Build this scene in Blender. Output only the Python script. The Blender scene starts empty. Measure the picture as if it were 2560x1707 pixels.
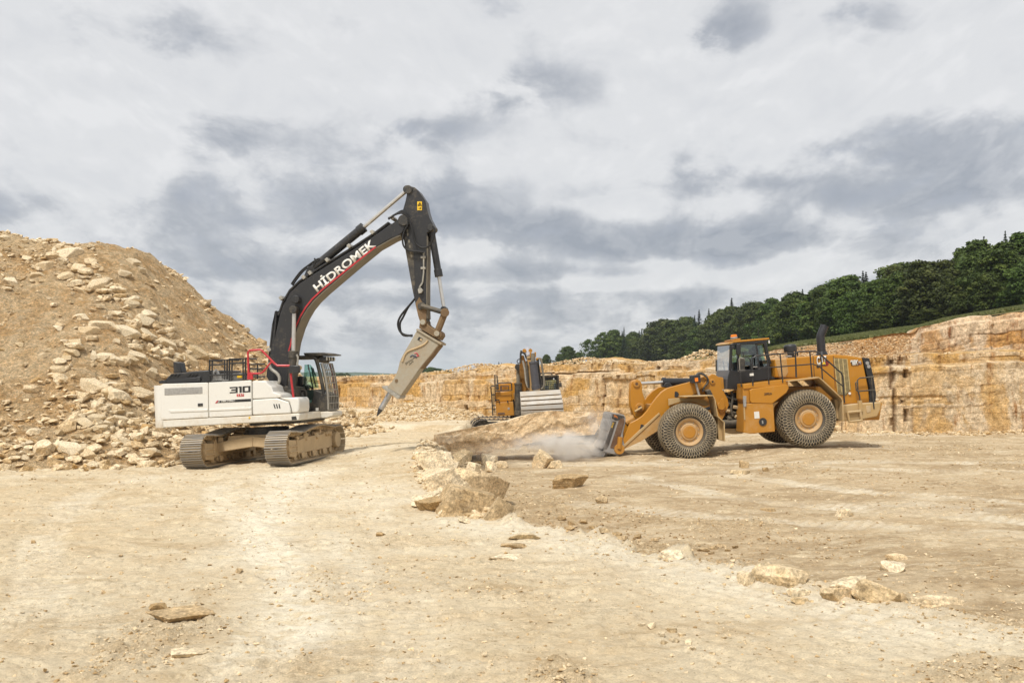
import bpy, bmesh, math, random
import numpy as np
from mathutils import Matrix, Vector, Euler
R = math.radians
D_ = bpy.data
scn = bpy.context.scene
COL = scn.collection
random.seed(7)

# ------------------------------------------------------------------ camera
CAMZ, FPX, CX, HY = 2.5, 2489.0, 1280.0, 945.0     # eye height, focal length, principal column and horizon row (in photo pixels)
cd = D_.cameras.new("camera"); cam = D_.objects.new("camera", cd); COL.objects.link(cam)
cam.location = (0, 0, CAMZ); cam.rotation_euler = (R(90), 0, 0)
cd.sensor_width = 36; cd.lens = 36 * FPX / 2560; cd.shift_y = (HY - 853.5) / 2560
cd.clip_start = 0.1; cd.clip_end = 12000
scn.camera = cam

def at(px, py, Y):
    "world point seen at a photo pixel, at distance Y along the view axis"
    return Vector(((px - CX) / FPX * Y, Y, CAMZ + (HY - py) / FPX * Y))

# magnified views of the photograph used for measuring: origin and scale
ZM = {0: (0, 0, 1), 1: (360, 780, .26782), 2: (620, 440, .26782), 3: (900, 700, .2551), 4: (1440, 780, .34014),
      'A': (1480, 780, .2551), 'B': (1840, 780, .2551), 'C': (1780, 820, .10204), 'D': (720, 860, .12759),
      'E': (1450, 1000, .10204), 'F': (780, 900, .22109), 'T': (430, 1040, .19983), 'X': (1220, 860, .12754),
      'W': (2100, 560, .34431), 'S': (1040, 960, .2423), 'H': (0, 540, .4208), 'L': (1280, 1100, .5442), 'K': (0, 1100, .5442)}
def zc(z, x, y):
    a, b, s = ZM[z]; return (a + x * s, b + y * s)

# ------------------------------------------------------------------ noise
def _h(ix, iy, iz, seed):
    h = (ix.astype(np.int64) * 374761393 + iy.astype(np.int64) * 668265263 + iz.astype(np.int64) * 2147483647 + seed * 974711) & 0xffffffff
    h = ((h ^ (h >> 13)) * 1274126177) & 0xffffffff
    h = ((h ^ (h >> 15)) * 2246822519) & 0xffffffff
    return ((h ^ (h >> 16)) & 0xffffff) / float(0xffffff)
def vn2(x, y, seed=0):
    x = np.asarray(x, float); y = np.asarray(y, float)
    ix = np.floor(x); iy = np.floor(y); fx = x - ix; fy = y - iy
    fx = fx * fx * fx * (fx * (fx * 6 - 15) + 10); fy = fy * fy * fy * (fy * (fy * 6 - 15) + 10); z = np.zeros_like(ix)
    a = _h(ix, iy, z, seed); b = _h(ix + 1, iy, z, seed); c = _h(ix, iy + 1, z, seed); d = _h(ix + 1, iy + 1, z, seed)
    return (a + (b - a) * fx) * (1 - fy) + (c + (d - c) * fx) * fy
def fbm2(x, y, oct=4, seed=0, gain=.5):
    s = 0; a = 1; t = 0
    for k in range(oct):
        s = s + a * (vn2(x * 2 ** k + 17.3 * k, y * 2 ** k - 9.1 * k, seed + k) * 2 - 1); t += a; a *= gain
    return s / t
def vn3(x, y, z, seed=0):
    ix = np.floor(x); iy = np.floor(y); iz = np.floor(z); f = [x - ix, y - iy, z - iz]; f = [q * q * (3 - 2 * q) for q in f]
    r = 0
    for a in (0, 1):
        for b in (0, 1):
            for c in (0, 1):
                w = (f[0] if a else 1 - f[0]) * (f[1] if b else 1 - f[1]) * (f[2] if c else 1 - f[2])
                r = r + w * _h(ix + a, iy + b, iz + c, seed)
    return r
def fbm3(x, y, z, oct=4, seed=0, gain=.5):
    s = 0; a = 1; t = 0
    for k in range(oct):
        m = 2 ** k; s = s + a * (vn3(x * m + 5.7 * k, y * m + 1.3 * k, z * m - 3.9 * k, seed + k) * 2 - 1); t += a; a *= gain
    return s / t
def sstep(a, b, x):
    t = np.clip((x - a) / (b - a), 0, 1); return t * t * (3 - 2 * t)

# ------------------------------------------------------------------ objects
def tag(o, label=None, cat=None, group=None, kind=None):
    if label: o['label'] = label
    if cat: o['category'] = cat
    if group: o['group'] = group
    if kind: o['kind'] = kind
    return o
def link(name, me, mat=None, parent=None):
    o = D_.objects.new(name, me); COL.objects.link(o)
    if mat is not None and me is not None and len(me.materials) == 0: me.materials.append(mat)
    if parent is not None: o.parent = parent
    return o
def empty(name, M):
    o = D_.objects.new(name, None); COL.objects.link(o); o.matrix_world = M; o.empty_display_size = .3
    return o
def np_mesh(name, V, F, smooth=True, attrs=None):
    "V (n,3) array, F (m,3|4) array"
    me = D_.meshes.new(name); V = np.asarray(V, np.float32); F = np.asarray(F, np.int32)
    k = F.shape[1]; me.vertices.add(len(V)); me.vertices.foreach_set('co', V.ravel())
    me.loops.add(F.size); me.loops.foreach_set('vertex_index', F.ravel())
    me.polygons.add(len(F)); me.polygons.foreach_set('loop_start', np.arange(0, F.size, k, dtype=np.int32))
    me.polygons.foreach_set('use_smooth', np.full(len(F), smooth))
    for n, a in (attrs or {}).items():
        a = np.asarray(a, np.float32)
        at_ = me.attributes.new(n, 'FLOAT', 'POINT'); at_.data.foreach_set('value', a.ravel())
    me.update(calc_edges=True); me.validate()
    return me
def grid_faces(nr, nc, flip=False):
    i = np.arange(nr * nc).reshape(nr, nc)
    f = np.stack([i[:-1, :-1], i[:-1, 1:], i[1:, 1:], i[1:, :-1]], -1).reshape(-1, 4)
    return f[:, ::-1] if flip else f

class MB:
    "collects shapes of ONE mesh"
    def __init__(s): s.v = []; s.f = []
    def add(s, vs, fs):
        n = len(s.v); s.v += [tuple(v) for v in vs]; s.f += [tuple(i + n for i in f) for f in fs]; return s
    def box(s, c, size, rot=None):
        hx, hy, hz = [q / 2 for q in size]; vs = []
        for x in (-hx, hx):
            for y in (-hy, hy):
                for z in (-hz, hz):
                    v = Vector((x, y, z)); v = (rot @ v if rot else v) + Vector(c); vs.append(v)
        return s.add(vs, [(0, 1, 3, 2), (4, 6, 7, 5), (0, 4, 5, 1), (2, 3, 7, 6), (0, 2, 6, 4), (1, 5, 7, 3)])
    def hexa(s, q0, q1):
        "hexahedron from two quads"
        return s.add(list(q0) + list(q1), [(3, 2, 1, 0), (4, 5, 6, 7), (0, 1, 5, 4), (1, 2, 6, 5), (2, 3, 7, 6), (3, 0, 4, 7)])
    def prism(s, pts, y0, y1):
        "pts: list of (x,z); extruded along y"
        a = sum(pts[i][0] * pts[(i + 1) % len(pts)][1] - pts[(i + 1) % len(pts)][0] * pts[i][1] for i in range(len(pts)))
        if a < 0: pts = pts[::-1]
        n = len(pts); vs = [(p[0], y0, p[1]) for p in pts] + [(p[0], y1, p[1]) for p in pts]
        fs = [tuple(range(n)), tuple(range(2 * n - 1, n - 1, -1))] + [(i + n, (i + 1) % n + n, (i + 1) % n, i) for i in range(n)]
        return s.add(vs, fs)
    def strip(s, pts, y0, y1, th):
        "bent plate: open polyline (x,z) given thickness th, extruded along y"
        P = [Vector((p[0], p[1])) for p in pts]; L = []; 
        for i, p in enumerate(P):
            d = (P[min(i + 1, len(P) - 1)] - P[max(i - 1, 0)]).normalized(); nrm = Vector((-d.y, d.x)); L.append((p + nrm * th / 2, p - nrm * th / 2))
        for i in range(len(P) - 1):
            a, b = L[i]; c, d = L[i + 1]
            s.prism([tuple(b), tuple(d), tuple(c), tuple(a)], y0, y1)
        return s
    def cone(s, p0, p1, r0, r1=None, n=14, caps=True):
        p0 = Vector(p0); p1 = Vector(p1); r1 = r0 if r1 is None else r1
        d = (p1 - p0).normalized(); u = d.orthogonal().normalized(); w = d.cross(u); vs = []
        for p, r in ((p0, r0), (p1, r1)):
            for i in range(n):
                a = 2 * math.pi * i / n; vs.append(p + (u * math.cos(a) + w * math.sin(a)) * r)
        fs = [(i, (i + 1) % n, (i + 1) % n + n, i + n) for i in range(n)]
        if caps: fs += [tuple(range(n - 1, -1, -1)), tuple(range(n, 2 * n))]
        return s.add(vs, fs)
    def tube(s, pts, r, n=8, smooth=0):
        P = [Vector(p) for p in pts]
        for _ in range(smooth):
            Q = [P[0]]
            for a, b in zip(P[:-1], P[1:]): Q += [a * .75 + b * .25, a * .25 + b * .75]
            P = Q + [P[-1]]
        vs = []; u = None
        rr = r if isinstance(r, (list, tuple)) else [r] * len(P)
        for i, p in enumerate(P):
            d = (P[min(i + 1, len(P) - 1)] - P[max(i - 1, 0)])
            d = d.normalized() if d.length > 1e-9 else Vector((0, 0, 1))
            u = (d.orthogonal() if u is None else u - d * u.dot(d)).normalized(); w = d.cross(u)
            for k in range(n):
                a = 2 * math.pi * k / n; vs.append(p + (u * math.cos(a) + w * math.sin(a)) * rr[i])
        m = len(P)
        fs = [(i * n + k, i * n + (k + 1) % n, (i + 1) * n + (k + 1) % n, (i + 1) * n + k) for i in range(m - 1) for k in range(n)]
        fs += [tuple(range(n - 1, -1, -1)), tuple(range((m - 1) * n, m * n))]
        return s.add(vs, fs)
    def lathe(s, prof, c, axis='y', n=32, caps=True):
        "prof: list of (r, a) - radius and position along the axis"
        vs = []; m = len(prof)
        for r, a in prof:
            for k in range(n):
                t = 2 * math.pi * k / n; x, z = r * math.cos(t), r * math.sin(t)
                vs.append(Vector(c) + (Vector((x, a, z)) if axis == 'y' else Vector((x, -z, a))))
        fs = [(i * n + k, (i + 1) * n + k, (i + 1) * n + (k + 1) % n, i * n + (k + 1) % n) for i in range(m - 1) for k in range(n)]
        if caps: fs += [tuple(range(n)), tuple(range(m * n - 1, (m - 1) * n - 1, -1))]
        return s.add(vs, fs)
    def mesh(s, name, sharp=32):
        me = D_.meshes.new(name); me.from_pydata(s.v, [], s.f); me.update()
        bm = bmesh.new(); bm.from_mesh(me); bmesh.ops.recalc_face_normals(bm, faces=bm.faces); bm.to_mesh(me); bm.free()
        me.polygons.foreach_set('use_smooth', np.ones(len(me.polygons), bool)); me.set_sharp_from_angle(angle=R(sharp)); me.update()
        return me
    def build(s, name, mat, parent=None, bevel=0, sharp=32, M=None):
        if M is not None: s.v = [tuple(M @ Vector(v)) for v in s.v]
        o = link(name, s.mesh(name, sharp), mat, parent)
        if bevel:
            b = o.modifiers.new('bevel', 'BEVEL'); b.width = bevel; b.segments = 2; b.limit_method = 'ANGLE'; b.angle_limit = R(35)
            b.harden_normals = False
        return o

class Frame:
    "local frame of a machine: x to photo right, y away, z up; unprojects measured photo pixels onto a lateral plane of the machine"
    def __init__(s, M): s.M = M; s.I = M.inverted(); s.o = s.I @ Vector((0, 0, CAMZ))
    def p(s, z, x, y, lat):
        px, py = zc(z, x, y); w = s.I @ at(px, py, 10); d = w - s.o; k = (lat - s.o.y) / d.y
        q = s.o + d * k; return (q.x, q.z)
    def p3(s, z, x, y, lat):
        a, b = s.p(z, x, y, lat); return Vector((a, lat, b))
    def ps(s, z, L, lat): return [s.p(z, x, y, lat) for x, y in L]
    def ps3(s, z, L, lat): return [s.p3(z, x, y, lat) for x, y in L]

# ------------------------------------------------------------------ materials
class NT:
    def __init__(s, name):
        s.m = D_.materials.new(name); s.m.use_nodes = True; s.t = s.m.node_tree; s.t.nodes.clear()
        s.out = s.n('ShaderNodeOutputMaterial')
    def n(s, typ, **kw):
        x = s.t.nodes.new(typ)
        for k, v in kw.items(): setattr(x, k, v)
        return x
    def l(s, a, b): s.t.links.new(a, b)
    def put(s, sock, v):
        if hasattr(v, 'links') or isinstance(v, bpy.types.NodeSocket): s.l(v, sock)
        elif isinstance(v, (tuple, list)) and len(v) == 3 and sock.type == 'RGBA': sock.default_value = (*v, 1)
        else: sock.default_value = v
    def coord(s, kind='Object', scale=(1, 1, 1), rot=(0, 0, 0), loc=(0, 0, 0)):
        c = s.n('ShaderNodeTexCoord'); m = s.n('ShaderNodeMapping'); s.l(c.outputs[kind], m.inputs[0])
        m.inputs['Scale'].default_value = scale; m.inputs['Rotation'].default_value = rot; m.inputs['Location'].default_value = loc
        return m.outputs[0]
    def noise(s, vec, scale, detail=6, rough=.6, dist=0):
        x = s.n('ShaderNodeTexNoise'); s.l(vec, x.inputs['Vector']); x.inputs['Scale'].default_value = scale
        x.inputs['Detail'].default_value = detail; x.inputs['Roughness'].default_value = rough; x.inputs['Distortion'].default_value = dist
        return x.outputs['Fac']
    def ramp(s, v, stops):
        x = s.n('ShaderNodeValToRGB'); s.l(v, x.inputs[0]); e = x.color_ramp.elements
        while len(e) < len(stops): e.new(.5)
        for q, (p, c) in zip(e, stops): q.position = p; q.color = (*c, 1) if isinstance(c, (tuple, list)) else (c, c, c, 1)
        return x.outputs[0]
    def mix(s, f, a, b, mode='MIX'):
        x = s.n('ShaderNodeMix', data_type='RGBA', blend_type=mode); s.put(x.inputs[0], f); s.put(x.inputs[6], a); s.put(x.inputs[7], b)
        return x.outputs[2]
    def math(s, op, a, b=None, clamp=False):
        x = s.n('ShaderNodeMath', operation=op, use_clamp=clamp); s.put(x.inputs[0], a)
        if b is not None: s.put(x.inputs[1], b)
        return x.outputs[0]
    def attr(s, name):
        x = s.n('ShaderNodeAttribute', attribute_name=name); return x.outputs['Fac']
    def bump(s, h, strength=.3, dist=.05, prev=None):
        x = s.n('ShaderNodeBump'); x.inputs['Strength'].default_value = strength; x.inputs['Distance'].default_value = dist; s.l(h, x.inputs['Height'])
        if prev is not None: s.l(prev, x.inputs['Normal'])
        return x.outputs[0]
    def grain(s, col, vec, layers):
        "multiplies the colour with mottling at several scales: (scale, amplitude)"
        for sc, am in layers:
            n = s.noise(vec, sc, 3, .7); k = s.math('MULTIPLY_ADD', n, am * 2); s.t.nodes[-1].inputs[2].default_value = 1 - am
            k = s.math('MAXIMUM', k, .3); cb = s.n('ShaderNodeCombineXYZ'); [s.l(k, cb.inputs[i]) for i in range(3)]
            m = s.n('ShaderNodeVectorMath', operation='MULTIPLY'); s.l(col, m.inputs[0]); s.l(cb.outputs[0], m.inputs[1]); col = m.outputs[0]
        return col
    def surf(s, col, rough=.6, metal=0, normal=None, spec=.5, **kw):
        b = s.n('ShaderNodeBsdfPrincipled'); s.put(b.inputs['Base Color'], col); s.put(b.inputs['Roughness'], rough); s.put(b.inputs['Metallic'], metal)
        b.inputs['Specular IOR Level'].default_value = spec
        if normal is not None: s.l(normal, b.inputs['Normal'])
        for k, v in kw.items(): s.put(b.inputs[k], v)
        s.l(b.outputs[0], s.out.inputs[0]); return b

DUST = (.50, .36, .20)
def m_paint(name, col, rough=.42, dust=.35, low=None, scratch=.0, metal=0, dustcol=DUST, seed=0, spec=.45):
    "painted steel with quarry dust; low=(z0,z1): dust grows from z1 down to z0 (machine space)"
    t = NT(name); c = t.coord('Object', loc=(seed * 3.1, seed * 1.7, 0))
    n1 = t.noise(c, 2.2, 8, .68); n2 = t.noise(c, 14, 6, .7)
    d = t.math('MULTIPLY_ADD', n1, 1.0); t.t.nodes[-1].inputs[2].default_value = -.5 + dust * .55
    d = t.math('ADD', d, t.math('MULTIPLY', t.math('SUBTRACT', n2, .5), .5))
    if low:
        sx = t.n('ShaderNodeSeparateXYZ'); t.l(c, sx.inputs[0]); mr = t.n('ShaderNodeMapRange'); t.l(sx.outputs[2], mr.inputs[0])
        mr.inputs[1].default_value = low[0]; mr.inputs[2].default_value = low[1]; mr.inputs[3].default_value = .75; mr.inputs[4].default_value = 0
        d = t.math('ADD', d, mr.outputs[0])
    g = t.n('ShaderNodeNewGeometry'); sg = t.n('ShaderNodeSeparateXYZ'); t.l(g.outputs['Normal'], sg.inputs[0])
    up = t.math('MULTIPLY', t.math('MAXIMUM', sg.outputs[2], 0), .35 * min(1, dust * 2.5)); d = t.math('ADD', d, up)
    f = t.ramp(d, [(.12, 0), (.75, .92)])
    base = t.mix(t.math('MULTIPLY', n2, .35), col, tuple(q * .72 for q in col))
    colr = t.mix(f, base, dustcol)
    if scratch:
        v = t.noise(t.coord('Object', scale=(1, 1, .25)), 30, 4, .7); colr = t.mix(t.math('MULTIPLY', t.ramp(v, [(.62, 0), (.72, 1)]), scratch), colr, (.35, .30, .24))
    ro = t.math('ADD', t.math('MULTIPLY', f, .45), rough, True)
    t.surf(colr, ro, metal, t.bump(n2, .06, .01), spec); return t.m
def m_plain(name, col, rough=.5, metal=0, var=.3, scale=8, spec=.5, bump=.05):
    t = NT(name); n = t.noise(t.coord('Object'), scale, 6, .65)
    t.surf(t.mix(t.ramp(n, [(.3, 0), (.7, 1)]), tuple(q * (1 - var) for q in col), tuple(min(1, q * (1 + var * .6)) for q in col)), rough, metal, t.bump(n, bump, .01), spec)
    return t.m
def m_glass(name, tint=(.75, .85, .82), alpha=.35):
    t = NT(name); g = t.n('ShaderNodeBsdfGlossy'); g.inputs['Roughness'].default_value = .03; g.inputs[0].default_value = (.9, .9, .9, 1)
    tr = t.n('ShaderNodeBsdfTransparent'); tr.inputs[0].default_value = (*tint, 1); fr = t.n('ShaderNodeFresnel'); fr.inputs[0].default_value = 1.6
    fac = t.math('ADD', fr.outputs[0], alpha * .5, True)
    mx = t.n('ShaderNodeMixShader'); t.l(fac, mx.inputs[0]); t.l(tr.outputs[0], mx.inputs[1]); t.l(g.outputs[0], mx.inputs[2]); t.l(mx.outputs[0], t.out.inputs[0])
    return t.m

def text_on(txt, F, za, A, Bp, lat, height, mat, name, parent, bold=.0, depth=.006, shear=0, off=.004):
    "lettering in the lateral plane of a machine, baseline from photo pixel A to Bp"
    a = F.p3(za, *A, lat); b = F.p3(za, *Bp, lat); d = (b - a); L = d.length; d.normalize(); n = Vector((0, -1, 0)); up = n.cross(d)
    cu = D_.curves.new('text', 'FONT'); cu.body = txt; cu.size = 1; cu.offset = bold; cu.shear = shear; cu.extrude = 0
    to = D_.objects.new('text', cu); COL.objects.link(to)
    me = D_.meshes.new_from_object(to.evaluated_get(bpy.context.evaluated_depsgraph_get()))
    D_.objects.remove(to); D_.curves.remove(cu)
    co = np.zeros(len(me.vertices) * 3); me.vertices.foreach_get('co', co); co = co.reshape(-1, 3)
    lo = co.min(0); hi = co.max(0); w = hi[0] - lo[0]; h = hi[1] - lo[1]
    base = 0.0; caph = hi[1]
    P = [(a + d * ((c[0] - lo[0]) / w * L) + up * (c[1] / caph * height) + n * off) for c in co]
    me.vertices.foreach_set('co', np.array([tuple(q) for q in P]).ravel()); me.materials.clear(); me.update(); me.name = name
    o = link(name, me, mat, parent)
    s = o.modifiers.new('depth', 'SOLIDIFY'); s.thickness = depth; s.offset = -1
    return o
# ================================================================== terrain functions
EDGE = np.array([(-2.2, 60), (-2.4, 44), (-2.6, 37.7), (-2.45, 31), (-1.96, 24.6), (-.95, 19.4), (-.1, 17.6), (1.1, 16.2), (2.04, 14.1), (3.25, 13.0), (3.95, 11.3), (5.1, 10), (9, 7.4), (22, 3)])
STEP = np.array([.0, .1, .28, .45, .62, .66, .60, .50, .40, .30, .22, .15, .08, 0])
def edge_d(x, y):
    "signed distance to the edge of the upper level (positive on the dug-out side) and step height there"
    best = np.full(x.shape, 1e9); sg = np.zeros(x.shape); st = np.zeros(x.shape)
    for i in range(len(EDGE) - 1):
        a, b = EDGE[i], EDGE[i + 1]; d = b - a; L2 = d @ d
        u = np.clip(((x - a[0]) * d[0] + (y - a[1]) * d[1]) / L2, 0, 1); qx = a[0] + u * d[0]; qy = a[1] + u * d[1]
        dist = np.hypot(x - qx, y - qy); cr = d[0] * (y - a[1]) - d[1] * (x - a[0])
        m = dist < best; best = np.where(m, dist, best); sg = np.where(m, np.sign(cr), sg); st = np.where(m, STEP[i] + (STEP[i + 1] - STEP[i]) * u, st)
    return best * sg, st
UP = np.array([(0, 8, 0), (-4, 12, .02), (3, 9, .0), (-3, 20, .0), (-9.4, 28.6, -.15), (-6.4, 28.0, -.01), (-5.2, 33, .06), (-8.5, 33.5, -.12), (-3.2, 36, .03), (-15, 27, -.12), (-14, 20, -.05), (-4, 45, -.05),
               (-9, 60, -.2), (9, 6, 0), (-9, 8, 0), (-30, 20, -.1), (-40, 60, -.2), (-3.3, 28, .02)])
LO = np.array([(6.6, 36.2, -.50), (11.2, 37.2, -.17), (3.2, 35.5, -.46), (0, 32.5, -.45), (-.5, 22, -.62), (1, 18.3, -.62), (3, 15.5, -.46), (6, 12.2, -.24), (10, 20, -.30), (6, 25, -.42), (12, 30, -.22), (20, 46, -.12), (20, 34, -.1),
               (0, 48, -.6), (8, 58, -.45), (-9, 75, -.45), (26, 45, .05), (20, 20, -.12), (12, 8, -.1), (40, 30, .1)])
def idw(P, x, y, p=3.0):
    num = 0; den = 0
    for a, b, c in P:
        w = 1 / ((x - a) ** 2 + ((y - b)) ** 2 + .5) ** (p / 2); num = num + w * c; den = den + w
    return num / den
def pl_param(x, y, P):
    b = np.full(x.shape, 1e9); s = np.zeros(x.shape); acc = 0
    for p, q in zip(P[:-1], P[1:]):
        d = q - p; L = math.hypot(*d); u = np.clip(((x - p[0]) * d[0] + (y - p[1]) * d[1]) / (L * L), 0, 1); r = np.hypot(x - p[0] - u * d[0], y - p[1] - u * d[1]); k = r < b; b = np.where(k, r, b); s = np.where(k, acc + u * L, s); acc += L
    return b, s
def curve(*pts):
    P = np.array(pts, float); t = np.linspace(0, len(P) - 1, 14); return np.stack([np.interp(t, range(len(P)), P[:, 0]), np.interp(t, range(len(P)), P[:, 1])], -1)
# prints left on the floor: crawler cleats on the upper ground, tyre chains on the dug floor  (path, half width, pitch, depth)
TRACKS = [(curve((-6.9, 27.2), (-6.6, 22), (-4.6, 16.5), (-2.6, 12), (-2.2, 8)), .33, .21, .016), (curve((-9.2, 28), (-9.4, 22), (-7.6, 16), (-5.4, 11.5), (-4.9, 8)), .33, .21, .014), (curve((-4.2, 30), (-3.4, 22), (-1.8, 15), (-.9, 10), (-.8, 7)), .33, .21, .011),
          (curve((5.6, 35.6), (9, 33.2), (15, 31.5), (24, 31)), .42, .24, .016), (curve((5.0, 33.2), (9, 30.6), (15, 28.6), (24, 27.6)), .42, .24, .014), (curve((3.4, 30), (5.6, 24), (9.5, 19.5), (16, 16.5)), .42, .24, .018), (curve((6.2, 31), (8.4, 25.4), (12, 21.6), (18, 19)), .42, .24, .016), (curve((1.6, 24), (5, 20.6), (10, 17.2), (16, 13.2)), .42, .24, .014)]
def gz(x, y, prints=True):
    x = np.asarray(x, float); y = np.asarray(y, float)
    ex = x + fbm2(x * .9, y * .9, 4, 5) * .5; ey = y + fbm2(x * .9, y * .9, 4, 9) * .45
    d, st = edge_d(ex, ey)
    far = sstep(42, 50, y)
    lip = .30 * np.exp(-((x + 3.3) / 1.5) ** 2 - ((y - 33.2) / 3.2) ** 2) + .16 * np.exp(-((x + 2.6) / .9) ** 2 - ((y - 26) / 5.0) ** 2)
    m = sstep(0, .16 + .22 * vn2(x * 1.3, y * 1.3, 3), d)
    up = idw(UP, x, y) + lip; lo = np.minimum(idw(LO, x, y), 0 - 0 * st)
    # just past the edge the drop is the local step, then the dug floor
    z = up * (1 - m) + m * (lo * .55 + .45 * np.minimum(lo, -st * np.exp(-np.maximum(d, 0) / 3)))
    z = np.where(d < 0, up, z)
    bench = sstep(47.2, 48.3, y + fbm2(x * .5, y * .5, 3, 41) * .5) * sstep(-16, -12, x) * (1 - sstep(-2.0, -.4, x)); z = z + .32 * bench
    pile = np.maximum(0, 1 - np.hypot((x + 5.3) / 4.6, (y - 57) / 3.4)); z = z + 1.15 * pile ** 1.05 * (1 + .25 * fbm2(x * 1.2, y * 1.2, 4, 77)) * (pile > 0)
    near = np.exp(-y / 30)
    z = z + .05 * fbm2(x * .35, y * .35, 4, 11) + .022 * fbm2(x * 1.7, y * 1.7, 4, 13) * (1 + .6 * m) + .012 * fbm2(x * 7, y * 7, 3, 17)
    # clods and loosened ground: along the toe of the step, the dug right corner and patches in the foreground
    loose = np.exp(-((d - .5) / .55) ** 2) * sstep(.1, .3, st) + .9 * sstep(.1, .55, fbm2(x * .45 + 3, y * .45, 3, 23)) * sstep(-.5, 1.5, d) + .9 * sstep(.28, .55, fbm2(x * .6 - 4, y * .6 + 9, 3, 29)) * (1 - sstep(9, 15, y))
    z = z + loose * (.13 * np.abs(fbm2(x * 3.6, y * 3.6, 4, 31)) + .05 * np.abs(fbm2(x * 10, y * 10, 3, 37)))
    crust = sstep(.10, .14, fbm2(x * 1.15 + 2, y * 1.6, 5, 141, .6)) * .028 + sstep(.22, .25, fbm2(x * 2.1, y * 2.6, 4, 147, .6)) * .022; z = z + crust * (1 - .4 * m) * (1 - .8 * sstep(.8, 2.2, x) * (1 - sstep(11.2, 12.4, y)))
    face = np.exp(-((d - .12) / .35) ** 2) * sstep(.12, .4, st); z = z + face * (.28 * fbm2(x * 2.2, y * 1.6, 4, 151) + .16 * (np.abs(fbm2(x * 5, y * 4, 3, 157)) - .2))
    # parallel tread ribs pressed into the right foreground
    rib = sstep(.8, 2.2, x) * (1 - sstep(11.2, 12.4, y)) * (.4 + .6 * vn2(x * .7, y * .7, 51))
    ang = x * .80 + y * .60
    z = z + rib * .022 * np.sin(ang * 2 * np.pi / .27 + 1.2 * fbm2(x * .6, y * .6, 2, 53))
    for Pq, hw, pit, amp in (TRACKS if prints else ()):
        dd, ss = pl_param(x, y, Pq); bnd = sstep(hw + .06, hw - .06, dd + .07 * fbm2(x * 1.5, y * 1.5, 3, 161)) * (.35 + .65 * sstep(-.35, .1, fbm2(x * .7, y * .7, 3, 163))); z = z + bnd * (amp * (np.sin(ss * 2 * np.pi / pit + .9 * np.sin(dd * 5)) - .6)); z = z + .7 * amp * np.exp(-((dd - hw - .08) / .07) ** 2) * (bnd < .5)
    # faint wheel ruts running across the dug floor towards the loader
    rut = m * (1 - far); z = z + rut * .012 * np.sin((y - .10 * x) * 2 * np.pi / .9 + 2 * fbm2(x * .2, y * .5, 3, 55))
    return z
def gmask(x, y):
    ex = x + fbm2(x * .9, y * .9, 4, 5) * .5; ey = y + fbm2(x * .9, y * .9, 4, 9) * .45
    d, st = edge_d(ex, ey)
    return sstep(-.1, .5, d) * (1 - .5 * sstep(40, 60, y))

FB = np.array([(-60, 25.5), (-30, 27.4), (-14.7, 28.3), (-10.6, 29.6), (-5, 32)])       # front foot of the spoil heap
RB = np.array([(20, -11.5), (29.5, -10.6), (34, -10.1), (38, -9.0), (43, -7.35), (47, -6.75), (60, -11), (90, -31)])   # its right foot
CAPX = np.array([(-60, 9.6), (-24.2, 9.2), (-20.3, 8.72), (-17.7, 8.4), (-16.4, 8.5), (-5, 8.0)])
def heap_h(x, y):
    x = np.asarray(x, float); y = np.asarray(y, float)
    wx = x + .7 * fbm2(x * .25, y * .25, 3, 61); wy = y + .7 * fbm2(x * .25, y * .25, 3, 67)
    df = wy - np.interp(wx, FB[:, 0], FB[:, 1]); dr = (np.interp(wy, RB[:, 0], RB[:, 1]) - wx) * .97
    hf = df * .53; hr = np.where(dr > 0, np.where(dr < 2.2, dr * .62, 2.2 * .62 + (dr - 2.2) * .93), dr * .6)
    cap = np.interp(x, CAPX[:, 0], CAPX[:, 1])
    k = .55
    def smin(a, b, k):
        h = np.clip(.5 + .5 * (b - a) / k, 0, 1); return b * (1 - h) + a * h - k * h * (1 - h)
    h = smin(smin(hf, hr, 1.2), cap, .5)
    n = .34 * fbm2(x * .33, y * .2, 4, 71) + .16 * fbm2(x * 1.3, y * .8, 4, 73) + .07 * fbm2(x * 4.2, y * 3.2, 3, 79)
    return h + n * sstep(-.2, 1.5, h)
def surf_z(x, y, prints=False):
    x = np.asarray(x, float); y = np.asarray(y, float)
    return gz(x, y, prints) + np.maximum(heap_h(x, y), 0)
def hit(px, py, y0=6.0, y1=75.0):
    "where the line of sight through a photo pixel meets the ground or the heap"
    Y = np.exp(np.linspace(math.log(y0), math.log(y1), 1300)); X = (px - CX) / FPX * Y; Z = CAMZ + (HY - py) / FPX * Y; g = surf_z(X, Y)
    k = np.argmax(Z <= g); k = max(k, 1) if (Z <= g).any() else len(Y) - 1
    return Vector((X[k], Y[k], g[k]))

# ------------------------------------------------------------------ ground material
def rock_nodes(t, c, cream, ochre, rust, scale=1.0, aniso=None):
    pass
tg = NT('quarry_floor'); c = tg.coord('Object')
ms = tg.attr('dug'); pale = tg.attr('pale'); lo_ = tg.attr('loose')
nA = tg.noise(c, .16, 6, .62, .4); nB = tg.noise(c, .9, 8, .68); nM = tg.noise(tg.coord('Object', scale=(.7, 1.25, 1)), 3.4, 9, .74, .3); nC = tg.noise(c, 9, 8, .75); nD = tg.noise(c, 34, 5, .8)
st_ = tg.noise(tg.coord('Object', scale=(.38, 1.2, 1), rot=(0, 0, R(8))), 1.0, 9, .74, 1.2)
def vor(scale, rnd=1):
    v = tg.n('ShaderNodeTexVoronoi', feature='F1'); tg.l(c, v.inputs['Vector']); v.inputs['Scale'].default_value = scale; sp = tg.n('ShaderNodeSeparateColor'); tg.l(v.outputs['Color'], sp.inputs[0]); return v.outputs['Distance'], sp.outputs[0], sp.outputs[1]
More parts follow.
